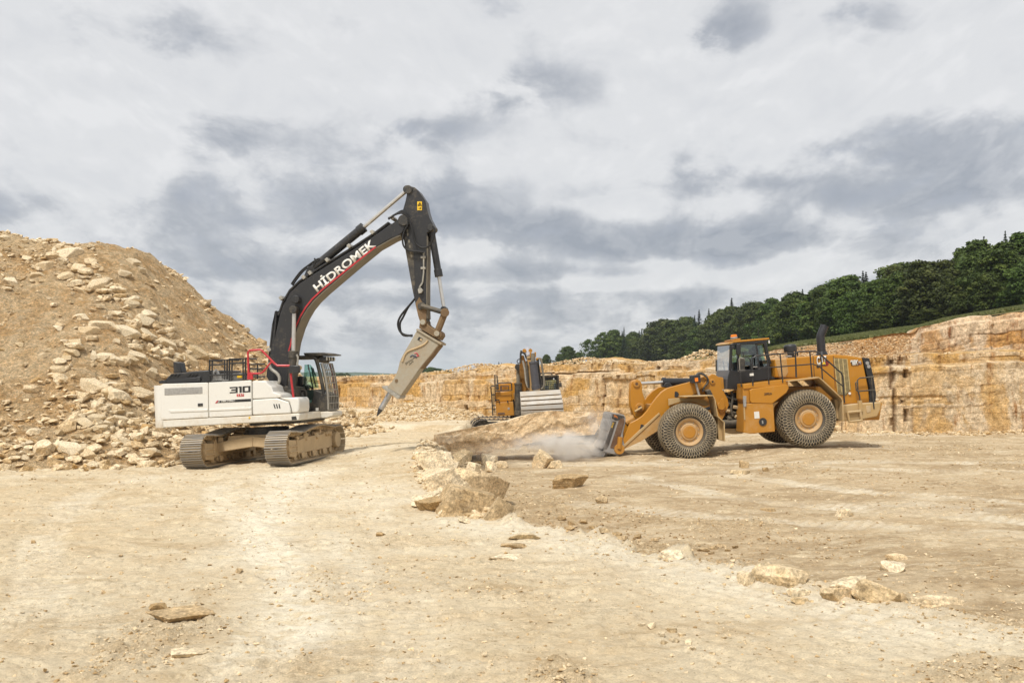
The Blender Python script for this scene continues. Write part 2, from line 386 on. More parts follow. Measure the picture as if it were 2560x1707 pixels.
up_c = tg.mix(tg.ramp(nA, [(.36, 0), (.62, 1)]), (.83, .72, .53), (.75, .61, .405))
up_c = tg.mix(tg.ramp(nB, [(.45, 0), (.68, .8)]), up_c, (.67, .51, .31))
lo_c = tg.mix(tg.ramp(nB, [(.35, 0), (.65, 1)]), (.66, .525, .345), (.52, .38, .225))
lo_c = tg.mix(tg.ramp(st_, [(.5, 0), (.66, .7)]), lo_c, (.80, .69, .50))
brn = tg.noise(tg.coord('Object', scale=(.7, 1.3, 1), loc=(3, 9, 0)), .55, 8, .7, .8); lo_c = tg.mix(tg.ramp(brn, [(.48, 0), (.58, .85)]), lo_c, (.43, .31, .18)); up_c = tg.mix(tg.ramp(brn, [(.52, 0), (.62, .75)]), up_c, (.60, .455, .275))
col = tg.mix(ms, up_c, lo_c)
col = tg.mix(tg.math('MULTIPLY', pale, tg.ramp(nM, [(.36, .15), (.52, .95)])), col, (.95, .87, .70))
col = tg.mix(tg.math('MULTIPLY', lo_, .65), col, (.48, .35, .20))
col = tg.mix(tg.ramp(nM, [(.58, 0), (.68, .5)]), col, (.50, .355, .19)); col = tg.mix(tg.ramp(nM, [(.36, .7), (.46, 0)]), col, (.83, .695, .47))
col = tg.mix(tg.ramp(nC, [(.31, .5), (.40, 0)]), col, (.47, .32, .165)); col = tg.mix(tg.ramp(nC, [(.58, 0), (.70, .5)]), col, (.78, .69, .52))
d1_, r1, r2 = vor(13); stone = tg.math('MULTIPLY', tg.ramp(r1, [(.80, 0), (.84, 1)]), tg.ramp(d1_, [(.10, 1), (.40, 0)])); col = tg.mix(tg.math('MULTIPLY', stone, .8), col, tg.ramp(r2, [(0, (.40, .29, .16)), (.5, (.66, .54, .37)), (1, (.82, .74, .58))]))
d2_, q1, q2 = vor(33); peb = tg.math('MULTIPLY', tg.ramp(q1, [(.70, 0), (.75, 1)]), tg.ramp(d2_, [(.12, 1), (.38, 0)])); col = tg.mix(tg.math('MULTIPLY', peb, .85), col, tg.ramp(q2, [(0, (.30, .21, .11)), (.45, (.58, .46, .29)), (1, (.80, .71, .55))]))
col = tg.mix(tg.ramp(nD, [(.30, .45), (.40, 0)]), col, (.44, .30, .155)); col = tg.mix(tg.ramp(nD, [(.6, 0), (.72, .4)]), col, (.82, .74, .58))
gr_ = tg.grain(col, c, [(60, .75), (22, .7), (7.5, .6)]); sm_ = tg.grain(col, c, [(40, .25), (7.5, .3)])
lm = tg.math('ADD', tg.ramp(tg.noise(tg.coord('Object', scale=(.8, 1.3, 1), loc=(7, 3, 0)), .55, 7, .66, .8), [(.46, .12), (.62, .85)]), tg.math('MULTIPLY', lo_, .6)); lm = tg.math('MULTIPLY', tg.math('MULTIPLY', lm, .8), tg.math('SUBTRACT', 1.0, tg.math('MULTIPLY', pale, .75)), True); col = tg.mix(1.0, tg.mix(lm, sm_, gr_), (.82, .81, .785), 'MULTIPLY')
hgt = tg.math('ADD', tg.math('MULTIPLY', stone, .9), tg.math('MULTIPLY', peb, .4))
b1 = tg.bump(nC, .6, .05, tg.bump(nM, .6, .10)); b2 = tg.bump(nD, .5, .016, tg.bump(hgt, .2, .02, b1))
tg.surf(col, .95, 0, b2, .12); M_FLOOR = tg.m

# ------------------------------------------------------------------ ground mesh
ys = [2.0]
while ys[-1] < 95: ys.append(ys[-1] * (1.0042 if ys[-1] > 7 else 1.012))
ys = np.array(ys); ts = np.concatenate([np.linspace(-2.6, -.66, 70), np.linspace(-.655, .655, 470), np.linspace(.66, 2.6, 70)])
GX = ys[:, None] * ts[None, :]; GY = np.repeat(ys[:, None], len(ts), 1); GZ = gz(GX, GY)
def pl_dist(x, y, P):
    b = np.full(x.shape, 1e9)
    for p, q in zip(P[:-1], P[1:]):
        d = q - p; u = np.clip(((x - p[0]) * d[0] + (y - p[1]) * d[1]) / (d @ d + 1e-9), 0, 1); b = np.minimum(b, np.hypot(x - p[0] - u * d[0], y - p[1] - u * d[1]))
    return b
track = np.array([tuple(at(px, py, 2.5 * FPX / (py - HY)))[:2] for px, py in [(790, 1180), (735, 1190), (700, 1240), (655, 1300), (650, 1360), (690, 1420), (745, 1480), (760, 1540), (770, 1600)]])
wob = .35 * fbm2(GX * .8, GY * .8, 4, 91)
pale = np.exp(-((pl_dist(GX, GY, track) + wob * .8) / (.30 + .02 * GY)) ** 2) * .95
t2 = np.array([tuple(at(px, py, 2.5 * FPX / (py - HY)))[:2] for px, py in [(820, 1340), (880, 1400), (900, 1500), (860, 1620)]])
pale = np.maximum(pale, .6 * np.exp(-((pl_dist(GX, GY, t2) + wob) / .35) ** 2))
t3 = np.array([(-.6, 17.2), (.9, 15.4), (1.9, 13.4), (2.9, 12.2), (4.0, 10.3)])
pale = np.maximum(pale, .75 * np.exp(-((pl_dist(GX, GY, t3) + wob) / 1.0) ** 2) * (1 - gmask(GX, GY)))
pale = np.maximum(pale, .5 * sstep(.15, .5, fbm2(GX * .22 + 8, GY * .5, 4, 95)))
for (Pq, hw, pit, amp), wgt in zip(TRACKS, (.8, .55, .4, .75, .6, .75, .65, .5)):
    dd, ss = pl_param(GX, GY, Pq); pale = np.maximum(pale, wgt * sstep(hw + .12, hw - .1, dd + .12 * fbm2(GX * 1.2, GY * 1.2, 4, 165)) * (.3 + .7 * sstep(-.3, .2, fbm2(GX * .6, GY * .6, 4, 167))) * (.72 + .28 * np.sin(ss * 2 * np.pi / pit)))
ed, es = edge_d(GX, GY)
loose = np.exp(-((ed - .5) / .6) ** 2) * sstep(.1, .3, es) + .8 * sstep(.1, .55, fbm2(GX * .45 + 3, GY * .45, 3, 23)) * sstep(-.5, 1.5, ed) + .6 * sstep(.28, .55, fbm2(GX * .6 - 4, GY * .6 + 9, 3, 29)) * (1 - sstep(9, 15, GY))
gm = np_mesh('ground', np.stack([GX, GY, GZ], -1).reshape(-1, 3), grid_faces(len(ys), len(ts), False), True,
             dict(dug=gmask(GX, GY), pale=np.clip(pale, 0, 1), loose=np.clip(loose, 0, 1)))
ground = tag(link('ground', gm, M_FLOOR), kind='structure')
# the floor carries on under and behind the viewer
yb = np.linspace(-60, 2.0, 40); xb = np.linspace(-90, 90, 60); bx, by = np.meshgrid(xb, yb)
bz = np.where(by > 1.9, -.05, -.05 - .1 * np.abs(fbm2(bx * .2, by * .2, 3, 3)))
tag(link('ground', np_mesh('ground', np.stack([bx, by, bz], -1).reshape(-1, 3), grid_faces(40, 60), True), M_FLOOR), kind='structure')

# ------------------------------------------------------------------ spoil heap
th = NT('spoil'); c = th.coord('Object')
n1 = th.noise(c, .28, 7, .6, .5); n2 = th.noise(c, 1.6, 8, .68); n3 = th.noise(c, 11, 6, .72); n4 = th.noise(c, 34, 4, .75)
hc = th.mix(th.ramp(n1, [(.36, 0), (.58, 1)]), (.70, .50, .275), (.58, .355, .155))
hc = th.mix(th.ramp(n2, [(.45, 0), (.62, .85)]), hc, (.73, .555, .335))
hc = th.mix(th.ramp(n2, [(.30, .7), (.42, 0)]), hc, (.42, .24, .085))
hc = th.mix(th.ramp(n3, [(.32, .5), (.43, 0)]), hc, (.32, .19, .075)); hc = th.mix(th.ramp(n3, [(.56, 0), (.68, .85)]), hc, (.70, .58, .40))
hc = th.mix(th.ramp(n4, [(.58, 0), (.68, .7)]), hc, (.74, .63, .46)); hc = th.mix(th.ramp(n4, [(.30, .5), (.40, 0)]), hc, (.30, .18, .07))
hc = th.grain(hc, c, [(26, .95), (9, .9), (3, .6)])
th.surf(hc, .95, 0, th.bump(n4, .9, .06, th.bump(n3, 1.0, .22)), .12); M_HEAP = th.m
hx = np.arange(-48, -3.9, .15); hy = np.arange(25, 80, .17); HX, HYY = np.meshgrid(hx, hy); hh = heap_h(HX, HYY)
HZ = gz(HX, HYY) + np.where(hh > 0, hh, hh * 1.0 - .03)
tag(link('spoil_heap', np_mesh('spoil_heap', np.stack([HX, HYY, HZ], -1).reshape(-1, 3), grid_faces(len(hy), len(hx)), True), M_HEAP), kind='structure')

# ------------------------------------------------------------------ quarry walls
def m_wall(name, cream, ochre, rust, seed):
    t = NT(name); c = t.coord('Object', loc=(seed * 7, 0, 0)); blk = t.attr('block'); jo = t.attr('joint')
    v1 = t.noise(t.coord('Object', scale=(1, 1, .22), loc=(seed, 3, 0)), .8, 7, .68, .5); v2 = t.noise(t.coord('Object', scale=(1, 1, .14), loc=(seed, 0, 0)), 2.6, 7, .72, .2)
    h1 = t.noise(t.coord('Object', scale=(.10, .10, 1), loc=(seed, 0, 0)), 3.4, 6, .72); h2 = t.noise(t.coord('Object', scale=(.16, .16, 1)), 12, 5, .78)
    n = t.noise(c, 3.2, 9, .75); big = t.noise(t.coord('Object', scale=(1, 1, .75), loc=(seed * 5, 2, 0)), .30, 6, .6, 1.0); fine = t.noise(c, 16, 5, .75)
    col = t.mix(t.ramp(t.math('ADD', t.math('MULTIPLY', v1, .30), t.math('MULTIPLY', big, .75)), [(.465, 0), (.505, .6), (.60, .95)]), cream, ochre)
    col = t.mix(t.ramp(blk, [(.45, 0), (.5, .35), (.8, .35), (.85, .75)]), col, tuple(min(1, q * 1.1) for q in cream))
    col = t.mix(t.ramp(v2, [(.56, 0), (.66, .85)]), col, rust)
    col = t.mix(t.ramp(h1, [(.34, .45), (.44, 0)]), col, tuple(q * .62 for q in ochre))
    col = t.mix(t.ramp(h2, [(.30, .6), (.38, 0)]), col, tuple(q * .42 for q in rust))
    col = t.mix(t.ramp(n, [(.34, .6), (.46, 0)]), col, tuple(q * .6 for q in ochre)); col = t.mix(t.ramp(n, [(.57, 0), (.70, .7)]), col, tuple(min(1, q * 1.2) for q in cream))
    col = t.mix(t.ramp(fine, [(.32, .55), (.42, 0)]), col, tuple(q * .6 for q in rust)); col = t.mix(t.ramp(fine, [(.6, 0), (.72, .5)]), col, tuple(min(1, q * 1.22) for q in cream))
    col = t.mix(t.math('MULTIPLY', jo, .85), col, tuple(q * .42 for q in rust))
    col = t.grain(col, c, [(18, .85), (6, .75), (2.2, .5)])
    t.surf(col, .92, 0, t.bump(fine, .6, .04, t.bump(h2, .5, .04, t.bump(n, .8, .12))), .15); return t.m
M_WALL = m_wall('limestone_face', (.62, .49, .325), (.53, .315, .10), (.33, .155, .05), 1)
M_WALL2 = m_wall('rusty_limestone_face', (.62, .475, .315), (.50, .265, .085), (.31, .11, .035), 5)
M_RUB = None

def interp_px(L):
    xs = np.array([(p[0] - CX) / FPX for p in L]); v = np.array([p[1] for p in L], float)
    return lambda t: np.interp(t, xs, v)
wallD = interp_px([(-2600, 110), (0, 90), (850, 80), (1130, 70), (1480, 62), (1800, 54), (2180, 48.5), (2560, 47), (3000, 45), (4300, 42)])
wtop_px = interp_px([(-2600, 944), (770, 945), (900, 941), (1000, 937), (1110, 930), (1200, 929), (1357, 914), (1415, 911), (1508, 909), (1607, 906), (1700, 901), (1760, 897), (1900, 896), (2050, 894), (2174, 892), (2560, 876), (4300, 840)])
w2top_px = interp_px([(1700, 906), (1880, 888), (1940, 873), (1993, 866), (2062, 856), (2150, 850), (2200, 842), (2240, 834), (2290, 830), (2299, 818), (2360, 804), (2420, 793), (2480, 783), (2560, 771), (2800, 752), (4300, 700)])
def w1top(t): return CAMZ + (HY - wtop_px(t)) / FPX * wallD(t)
SETB = 4.5
def w2D(t): return wallD(t) + SETB
def w2top(t): return CAMZ + (HY - w2top_px(t)) / FPX * w2D(t)

def capbump(t, r):
    "banks of loose stone lying on top of the main face, r metres behind its edge"
    return (.5 * np.exp(-((t + .033) / .024) ** 2) + .38 * np.exp(-((t - .075) / .028) ** 2) + .5 * np.exp(-((t - .195) / .02) ** 2) + .12) * np.sin(np.clip(r / 3.6, 0, 1) * math.pi)
def make_wall(name, tA, tB, Df, topf, botf, mat, seed, ledge, step=.13, rows=72, rough=1.0, cap=3.0):
    rs = np.random.RandomState(seed)
    tt = np.linspace(tA, tB, 6000); P = np.stack([tt * Df(tt), Df(tt)], -1); L = np.concatenate([[0], np.cumsum(np.hypot(*np.diff(P, axis=0).T))])
    n = int(L[-1] / step); sv = np.linspace(0, L[-1], n); t = np.interp(sv, L, tt); px = t * Df(t); py = Df(t)
    tan = np.stack([np.gradient(px), np.gradient(py)], -1); tan /= np.linalg.norm(tan, axis=1)[:, None]; nr = np.stack([tan[:, 1], -tan[:, 0]], -1)   # towards the viewer
    k_ = 25; ker = np.ones(2 * k_ + 1) / (2 * k_ + 1)
    zt = topf(t); zb = botf(t); zt = zt + .10 * fbm2(sv * .9, sv * 0, 3, seed) - .12 * (vn2(np.floor(sv * .55), sv * 0, seed + 3) > .62)
    f = np.linspace(0, 1, rows)[:, None]; Z = zb[None] + (zt - zb)[None] * f; S = np.repeat(sv[None], rows, 0)
    dep = zt.max() - Z   # bedding follows the top
    rel = (zt[None] - Z)
    edges = [0]; 
    while edges[-1] < 12: edges.append(edges[-1] + rs.choice([.16, .28, .4, .55, .75, .95], p=[.1, .2, .2, .2, .2, .1]))
    edges = np.array(edges); lay = np.searchsorted(edges, rel + .05 * fbm2(S * .15, rel * 0, 3, seed + 5) + .001) - 1
    lfrac = rel - edges[np.clip(lay, 0, len(edges) - 2)]; lth = edges[np.clip(lay + 1, 0, len(edges) - 1)] - edges[np.clip(lay, 0, len(edges) - 2)]
    mj = np.cumsum(rs.choice([.5, 1.4, 2.6, 4.2, 6.0], 500) * rs.uniform(.7, 1.3, 500)); mcol = np.searchsorted(mj, S + .25 * fbm2(S * .3, rel * .9, 3, seed + 7)); mdist = np.abs(S + .25 * fbm2(S * .3, rel * .9, 3, seed + 7) - mj[np.clip(np.searchsorted(mj, S), 0, 499)])
    off = np.zeros_like(S); bid = np.zeros_like(S); jd = np.full_like(S, 9.)
    for q in range(int(lay.max()) + 1):
        m = lay == q; J = np.cumsum(rs.uniform(.7, 3.4, 600)); b = np.searchsorted(J, S[m]); bid[m] = _h(b, np.full_like(b, q), b * 0, seed)
        nearj = np.minimum(np.abs(S[m] - J[np.clip(b, 0, 599)]), np.abs(S[m] - J[np.clip(b - 1, 0, 599)])); jd[m] = nearj
    off += (bid - .5) * .045 * rough + (_h(mcol, mcol * 0, mcol * 0, seed + 1) - .5) * .62 * rough + .10 * fbm2(S * .35, rel * .25, 3, seed + 9) * rough
    miss = (_h(lay, np.floor(S / 3.1 + bid), lay * 0, seed + 6) > .90) & (rel < 2.2); off -= miss * (.06 + .16 * bid)
    off += .07 * fbm2(S * 2.6, rel * 2.0, 4, seed + 15, .6) * rough
    jm = (jd < .06) & (_h(lay, np.floor(S / 2.5), lay * 0, seed + 2) > .35)
    bed = (np.minimum(lfrac, lth - lfrac) < .05) & (_h(lay, np.floor(S / 5), lay * 0, seed + 4) > .3)
    mm = (mdist < .075) & (_h(mcol, mcol * 0, mcol * 0, seed + 8) > .35)
    joint = np.where(mm, .9, np.where(jm, .55, np.where(bed, .25, 0.)))
    off -= np.where(mm, .16, 0) + np.where(jm, .03, 0) + np.where(bed, .012, 0)
    # ledge: everything above it steps back
    lz = ledge[0]; back = sstep(lz + .05, lz - .05, rel) * ledge[1]
    off -= back; off += .35 * (1 - f) ** 2 * .6   # slight batter
    X = px[None] + nr[:, 0][None] * off; Y = py[None] + nr[:, 1][None] * off
    # top runs back into the plateau
    Xs = [X]; Ys = [Y]; Zs = [Z]; Bs = [bid]; Js = [joint]
    for r in (.25, .6, 1.1, 1.8, cap):
        Xs.append((px - nr[:, 0] * (r + ledge[1]))[None]); Ys.append((py - nr[:, 1] * (r + ledge[1]))[None]); Zs.append((zt + .05 * fbm2(sv * 1.5, sv * 0 + r, 3, seed + 20) - .01 * r + (capbump(t, r) if cap == 3.0 and seed == 11 else 0))[None]); Bs.append(bid[-1:] * .5); Js.append(bid[-1:] * 0)
    V = np.stack([np.concatenate(Xs), np.concatenate(Ys), np.concatenate(Zs)], -1)
    me = np_mesh(name, V.reshape(-1, 3), grid_faces(V.shape[0], V.shape[1]), False, dict(block=np.concatenate(Bs), joint=np.concatenate(Js)))
    return tag(link(name, me, mat), kind='structure')
make_wall('quarry_face', -.62, 1.25, wallD, w1top, lambda t: np.full_like(t, -1.2), M_WALL, 11, (.52, .75))
make_wall('quarry_face', .215, 1.25, w2D, w2top, lambda t: w1top(t) - .5, M_WALL2, 37, (.3, .3), step=.12, rows=44, rough=1.25)

# ------------------------------------------------------------------ hillside behind the walls
front_px = interp_px([(-2600, 944), (770, 945), (1000, 938), (1200, 930), (1357, 915), (1480, 911), (1607, 907), (1700, 902), (1794, 894), (1880, 884), (1940, 869), (2062, 853), (2100, 849), (2296, 826), (2360, 801), (2420, 790), (2560, 768), (2800, 748), (4300, 690)])
tree_px = interp_px([(-2600, 940), (770, 940), (1100, 936), (1250, 925), (1365, 915), (1480, 911), (1607, 907), (1700, 902), (1850, 884), (1993, 852), (2100, 834), (2203, 817), (2293, 805), (2444, 783), (2560, 764), (2800, 740), (4300, 680)])
top_px = interp_px([(1250, 900), (1335, 893), (1365, 886), (1408, 870), (1448, 855), (1512, 835), (1570, 822), (1633, 803), (1720, 788), (1790, 768), (1894, 748), (2038, 716), (2107, 695), (2200, 672), (2258, 641), (2330, 628), (2408, 614), (2470, 600), (2553, 588), (2700, 565), (4300, 520)])
def treeD(t): return 134.5 / (np.maximum(t, .03) + .1575)
def hill_z(t, D):
    t = np.asarray(t, float); D = np.asarray(D, float)
    d0 = np.where(t > .215, w2D(t), wallD(t)); dt = np.clip(treeD(t), 110, 650)
    f = np.clip((D - d0) / (dt - d0), 0, 1)
    g = (HY - (front_px(t) + (tree_px(t) - front_px(t)) * f)) / FPX
    z = CAMZ + np.minimum(D, dt) * g - .12 * (1 - f) ** 4 + np.maximum(D - dt, 0) * .105 * sstep(.02, .25, t) * np.exp(-np.maximum(D - dt, 0) / 160)
    z = np.where((t < .03) & (D > 120), np.minimum(z, 2.7), z)
    return z
hd = np.concatenate([[1.2, 2, 3, 4.5, 6.5, 9, 12, 16, 21, 27, 34, 42, 52, 64, 78, 95, 115, 140, 170, 205, 250, 300, 360, 430, 520, 640, 800, 1000, 1300, 1700, 2300, 3000, 4000, 5200]])
tcols = np.linspace(-.75, 1.3, 700); T = np.repeat(tcols[None], len(hd), 0); base = np.where(tcols > .215, w2D(tcols) + .6, wallD(tcols) + 1.4); DD = base[None] + hd[:, None]
TZ = hill_z(T, DD) + .12 * fbm2(T * DD * .3, DD * .3, 4, 5) * np.minimum(1, hd[:, None] / 4) - .06
tm = NT('meadow_soil'); c = tm.coord('Object'); ga = tm.attr('grass'); n = tm.noise(c, .5, 7, .65); n5 = tm.noise(c, 4, 6, .7)
soil = tm.mix(tm.ramp(n, [(.4, 0), (.6, 1)]), (.46, .32, .18), (.30, .14, .06)); grs = tm.mix(n5, (.07, .095, .022), (.14, .16, .045))
tm.surf(tm.mix(tm.ramp(tm.math('ADD', ga, tm.math('MULTIPLY', tm.math('SUBTRACT', n, .5), .8)), [(.45, 0), (.6, 1)]), soil, grs), .95, 0, tm.bump(n5, .6, .2), .1)
grassy = sstep(2.5, 9, hd)[:, None] * sstep(.2, .3, T) + sstep(25, 60, hd)[:, None] * (T <= .25)
tag(link('hillside', np_mesh('hillside', np.stack([T * DD, DD, TZ], -1).reshape(-1, 3), grid_faces(len(hd), 700), True, dict(grass=np.clip(grassy, 0, 1))), tm.m), kind='structure')

# far blue ridges
tb = NT('far_forest'); n = tb.noise(tb.coord('Object'), .02, 6, .7); tb.surf(tb.mix(n, (.035, .06, .03), (.06, .085, .04)), .95, 0, None, .1)
rx = np.linspace(-3600, 3600, 500); V = []
for k, (dy, hsc, sd) in enumerate([(0, 0, 1), (40, 1, 1), (500, 1.0, 1), (900, .2, 1)]):
    zz = (10 + 13 * (fbm2(rx * .0011, rx * 0, 4, 3) + .35) + 2.5 * fbm2(rx * .02, rx * 0, 3, 8)) * hsc
    V.append(np.stack([rx, np.full_like(rx, 3300 + dy), zz + 2 + 0 * rx], -1))
tag(link('hills', np_mesh('hills', np.concatenate(V), grid_faces(4, 500), True), tb.m), kind='structure')
# ================================================================== sky and sun
SUN_EL, SUN_AZ = 56, 205      # degrees; azimuth clockwise from the view axis (+Y): high, from behind the viewer's left
w = D_.worlds.new("World"); scn.world = w; w.use_nodes = True; t = w.node_tree; t.nodes.clear()
class WN(NT):
    def __init__(s, tree): s.t = tree
W = WN(t); wo = W.n('ShaderNodeOutputWorld'); bg = W.n('ShaderNodeBackground')
sk = W.n('ShaderNodeTexSky', sky_type='NISHITA'); sk.sun_disc = False; sk.sun_elevation = R(SUN_EL); sk.sun_rotation = R(SUN_AZ); sk.dust_density = 2.0
tc = W.n('ShaderNodeTexCoord'); sx = W.n('ShaderNodeSeparateXYZ'); W.l(tc.outputs['Generated'], sx.inputs[0])
# clouds live in azimuth / elevation: flatter and finer towards the horizon, billowy overhead
az_ = W.math('ARCTAN2', sx.outputs[0], sx.outputs[1]); el_ = W.math('ARCSINE', W.math('MAXIMUM', sx.outputs[2], 0.0))
def cuv(dv, su=1.0, sv=1.0, off=(0, 0, 0)):
    u = W.math('DIVIDE', az_, W.math('ADD', el_, .30)); v = W.math('LOGARITHM', W.math('ADD', W.math('ADD', el_, dv), .075), 2.718); cb = W.n('ShaderNodeCombineXYZ')
    W.l(W.math('MULTIPLY', u, su), cb.inputs[0]); W.l(W.math('MULTIPLY', v, sv), cb.inputs[1]); m = W.n('ShaderNodeMapping'); W.l(cb.outputs[0], m.inputs[0]); m.inputs['Location'].default_value = off; return m.outputs[0]
OFF = (5.3, 2.1, 0)
d1 = W.noise(cuv(0, 1.7, 1.25, OFF), 3.0, 10, .56, .2); d2 = W.noise(cuv(.014, 1.7, 1.25, OFF), 3.0, 10, .56, .2)
big = W.noise(cuv(0, 1.0, .9, (1.4, 7.4, 0)), 1.5, 3, .5)
pf = W.n('ShaderNodeMapping'); W.l(tc.outputs['Generated'], pf.inputs[0]); pf.inputs['Scale'].default_value = (1, 1, 1.7)
p1 = W.noise(pf.outputs[0], 13, 10, .6, .3); p2 = W.noise(pf.outputs[0], 6, 5, .55, .1)
wa = W.math('MULTIPLY', W.math('SUBTRACT', p1, .5), .14); we = W.math('MULTIPLY', W.math('SUBTRACT', p2, .5), .04)
def bank(px, py, rx, ry, amp):
    "a bank of cloud placed by direction; the noise breaks its edge into puffs"
    a = W.math('ADD', W.math('DIVIDE', sx.outputs[0], W.math('MAXIMUM', sx.outputs[1], .05)), wa); e = W.math('ADD', W.math('DIVIDE', sx.outputs[2], W.math('MAXIMUM', sx.outputs[1], .05)), we)
    q = W.math('ADD', W.math('POWER', W.math('ABSOLUTE', W.math('DIVIDE', W.math('SUBTRACT', a, (px - CX) / FPX), rx / FPX)), 2.0), W.math('POWER', W.math('ABSOLUTE', W.math('DIVIDE', W.math('SUBTRACT', e, (HY - py) / FPX), ry / FPX)), 2.0))
    return W.math('MULTIPLY', W.math('EXPONENT', W.math('MULTIPLY', q, -1.0)), amp)
acc = None
for b in [(1400, 215, 165, 70, .20), (1330, 240, 100, 40, .08), (630, 345, 180, 58, .19), (1140, 325, 125, 36, .17), (1860, 80, 85, 62, .19), (2190, 60, 140, 50, .10), (450, 80, 280, 70, .14), (2380, 400, 330, 75, .20), (2300, 490, 330, 40, .14), (1200, 500, 170, 75, .22), (1290, 560, 260, 30, .14), (1900, 600, 420, 42, .20), (2540, 320, 130, 50, .14), (900, 500, 240, 55, .12), (1950, 470, 240, 50, .12), (1450, 610, 220, 30, .14),
          (700, 650, 350, 40, .12), (250, 520, 330, 45, .08), (1250, 680, 500, 22, .10), (1150, 760, 600, 18, .09), (1600, 740, 300, 14, .08), (700, 560, 200, 30, .08), (1750, 230, 230, 110, -.16), (180, 250, 320, 150, -.14), (900, 170, 260, 90, -.14), (1560, 420, 200, 40, -.14), (2250, 220, 330, 80, -.14), (1900, 690, 330, 26, -.16), (1500, 520, 120, 26, -.12), (1600, 655, 200, 18, -.10), (1050, 620, 200, 22, -.10), (1350, 715, 500, 12, -.10), (400, 420, 260, 50, -.10), (1750, 520, 160, 26, -.08)]:
    v = bank(*b); acc = v if acc is None else W.math('ADD', acc, v)
amp_ = W.n('ShaderNodeMapRange'); W.l(el_, amp_.inputs[0]); amp_.inputs[1].default_value = .06; amp_.inputs[2].default_value = .26; amp_.inputs[3].default_value = .95; amp_.inputs[4].default_value = .5
f1 = W.math('ADD', W.math('ADD', W.math('MULTIPLY', W.math('SUBTRACT', d1, .5), amp_.outputs[0]), acc), W.math('ADD', W.math('MULTIPLY', W.math('SUBTRACT', big, .5), .22), W.math('MULTIPLY', W.math('SUBTRACT', p1, .5), .50)))
lowb = W.n('ShaderNodeMapRange'); W.l(el_, lowb.inputs[0]); lowb.inputs[1].default_value = .06; lowb.inputs[2].default_value = .27; lowb.inputs[3].default_value = .56; lowb.inputs[4].default_value = .445
f1 = W.math('ADD', f1, lowb.outputs[0])
light = W.math('SUBTRACT', d1, d2)      # positive where the cloud thins upwards: its lit crown
dark = W.ramp(f1, [(.46, 0), (.525, .20), (.565, .46), (.63, .74), (.77, 1)])
cc = W.mix(dark, (.785, .792, .805), (.365, .395, .45))
lit = W.math('MULTIPLY', W.ramp(W.math('ADD', W.math('MULTIPLY', light, 3.0), .5), [(.55, 0), (.80, .7)]), W.math('SUBTRACT', 1.0, W.math('MULTIPLY', dark, .75)))
cc = W.mix(lit, cc, (.86, .862, .87))
cc = W.mix(W.math('MULTIPLY', W.ramp(W.math('ADD', W.math('MULTIPLY', light, 3.0), .5), [(.15, .5), (.46, 0)]), W.ramp(f1, [(.47, .2), (.56, 1)])), cc, (.40, .435, .505))
hz = W.n('ShaderNodeMapRange'); W.l(sx.outputs[2], hz.inputs[0]); hz.inputs[1].default_value = .0; hz.inputs[2].default_value = .045; hz.inputs[3].default_value = .8; hz.inputs[4].default_value = 0
cc = W.mix(hz.outputs[0], cc, (.58, .62, .675))
skm = W.mix(1.0, sk.outputs[0], (.1, .1, .1), 'MULTIPLY')
fin = W.mix(.93, skm, cc)
W.l(fin, bg.inputs[0]); bg.inputs[1].default_value = 1.0; W.l(bg.outputs[0], wo.inputs[0])
sl = D_.lights.new('sun', 'SUN'); sl.energy = 3.5; sl.angle = R(10); sl.color = (1, .96, .90); so = D_.objects.new('sun', sl); COL.objects.link(so)
az = R(SUN_AZ); el = R(SUN_EL); dirv = Vector((math.sin(az) * math.cos(el), math.cos(az) * math.cos(el), math.sin(el)))
so.rotation_euler = dirv.to_track_quat('Z', 'Y').to_euler(); so.location = dirv * 80
vs = scn.view_settings; vs.view_transform = 'Standard'; vs.look = 'None'; vs.exposure = 0; vs.gamma = 1; vs.use_curve_mapping = False
scn.cycles.max_bounces = 6; scn.cycles.transparent_max_bounces = 12; scn.cycles.volume_bounces = 4
# ================================================================== machine paints
M_WHITE = m_paint('white_paint', (.74, .725, .67), .35, .10, (.95, 1.55), 0, 0, (.50, .38, .22), 1)
M_WHITED = m_paint('dusty_white_paint', (.72, .69, .61), .4, .34, None, 0, 0, (.52, .39, .22), 2)
M_BLACK = m_paint('black_paint', (.028, .028, .029), .4, .09, None, .25, 0, (.30, .24, .16), 3)
M_BLACKD = m_paint('dusty_black_paint', (.035, .034, .032), .5, .30, None, .5, 0, (.26, .21, .135), 4)
M_WEAR = m_paint('dusty_steel', (.16, .145, .115), .6, .38, None, .5, 0, (.36, .30, .20), 5)
M_MUD = m_paint('mud_caked_steel', (.42, .31, .18), .8, .66, None, .15, 0, (.62, .47, .28), 6)
M_SHOE = m_paint('worn_track_steel', (.33, .31, .28), .42, .22, None, .3, .45, (.50, .40, .26), 7)
M_PLATE = m_paint('sand_filled_track_plate', (.30, .24, .16), .75, .62, None, 0, 0, (.60, .46, .28), 27)
M_CHROME = m_plain('piston_rod', (.62, .60, .56), .28, .7, .12)
M_RED = m_plain('red_paint', (.48, .028, .035), .4, 0, .2)
M_RUBBER = m_plain('hose_rubber', (.022, .022, .022), .55, 0, .3, 8, .3)
M_FIT = m_plain('clamp_steel', (.38, .36, .31), .5, .3, .3)
M_BREAK = m_paint('scuffed_breaker_steel', (.37, .345, .275), .6, .55, None, .8, 0, (.33, .22, .11), 8)
M_BREAKD = m_paint('muddy_breaker_steel', (.16, .10, .05), .7, .38, None, .3, 0, (.30, .20, .10), 9)
M_CHISEL = m_plain('polished_chisel_steel', (.52, .52, .52), .38, .6, .5, 5)
M_LETTER = m_plain('white_lettering', (.72, .70, .64), .5, 0, .1)
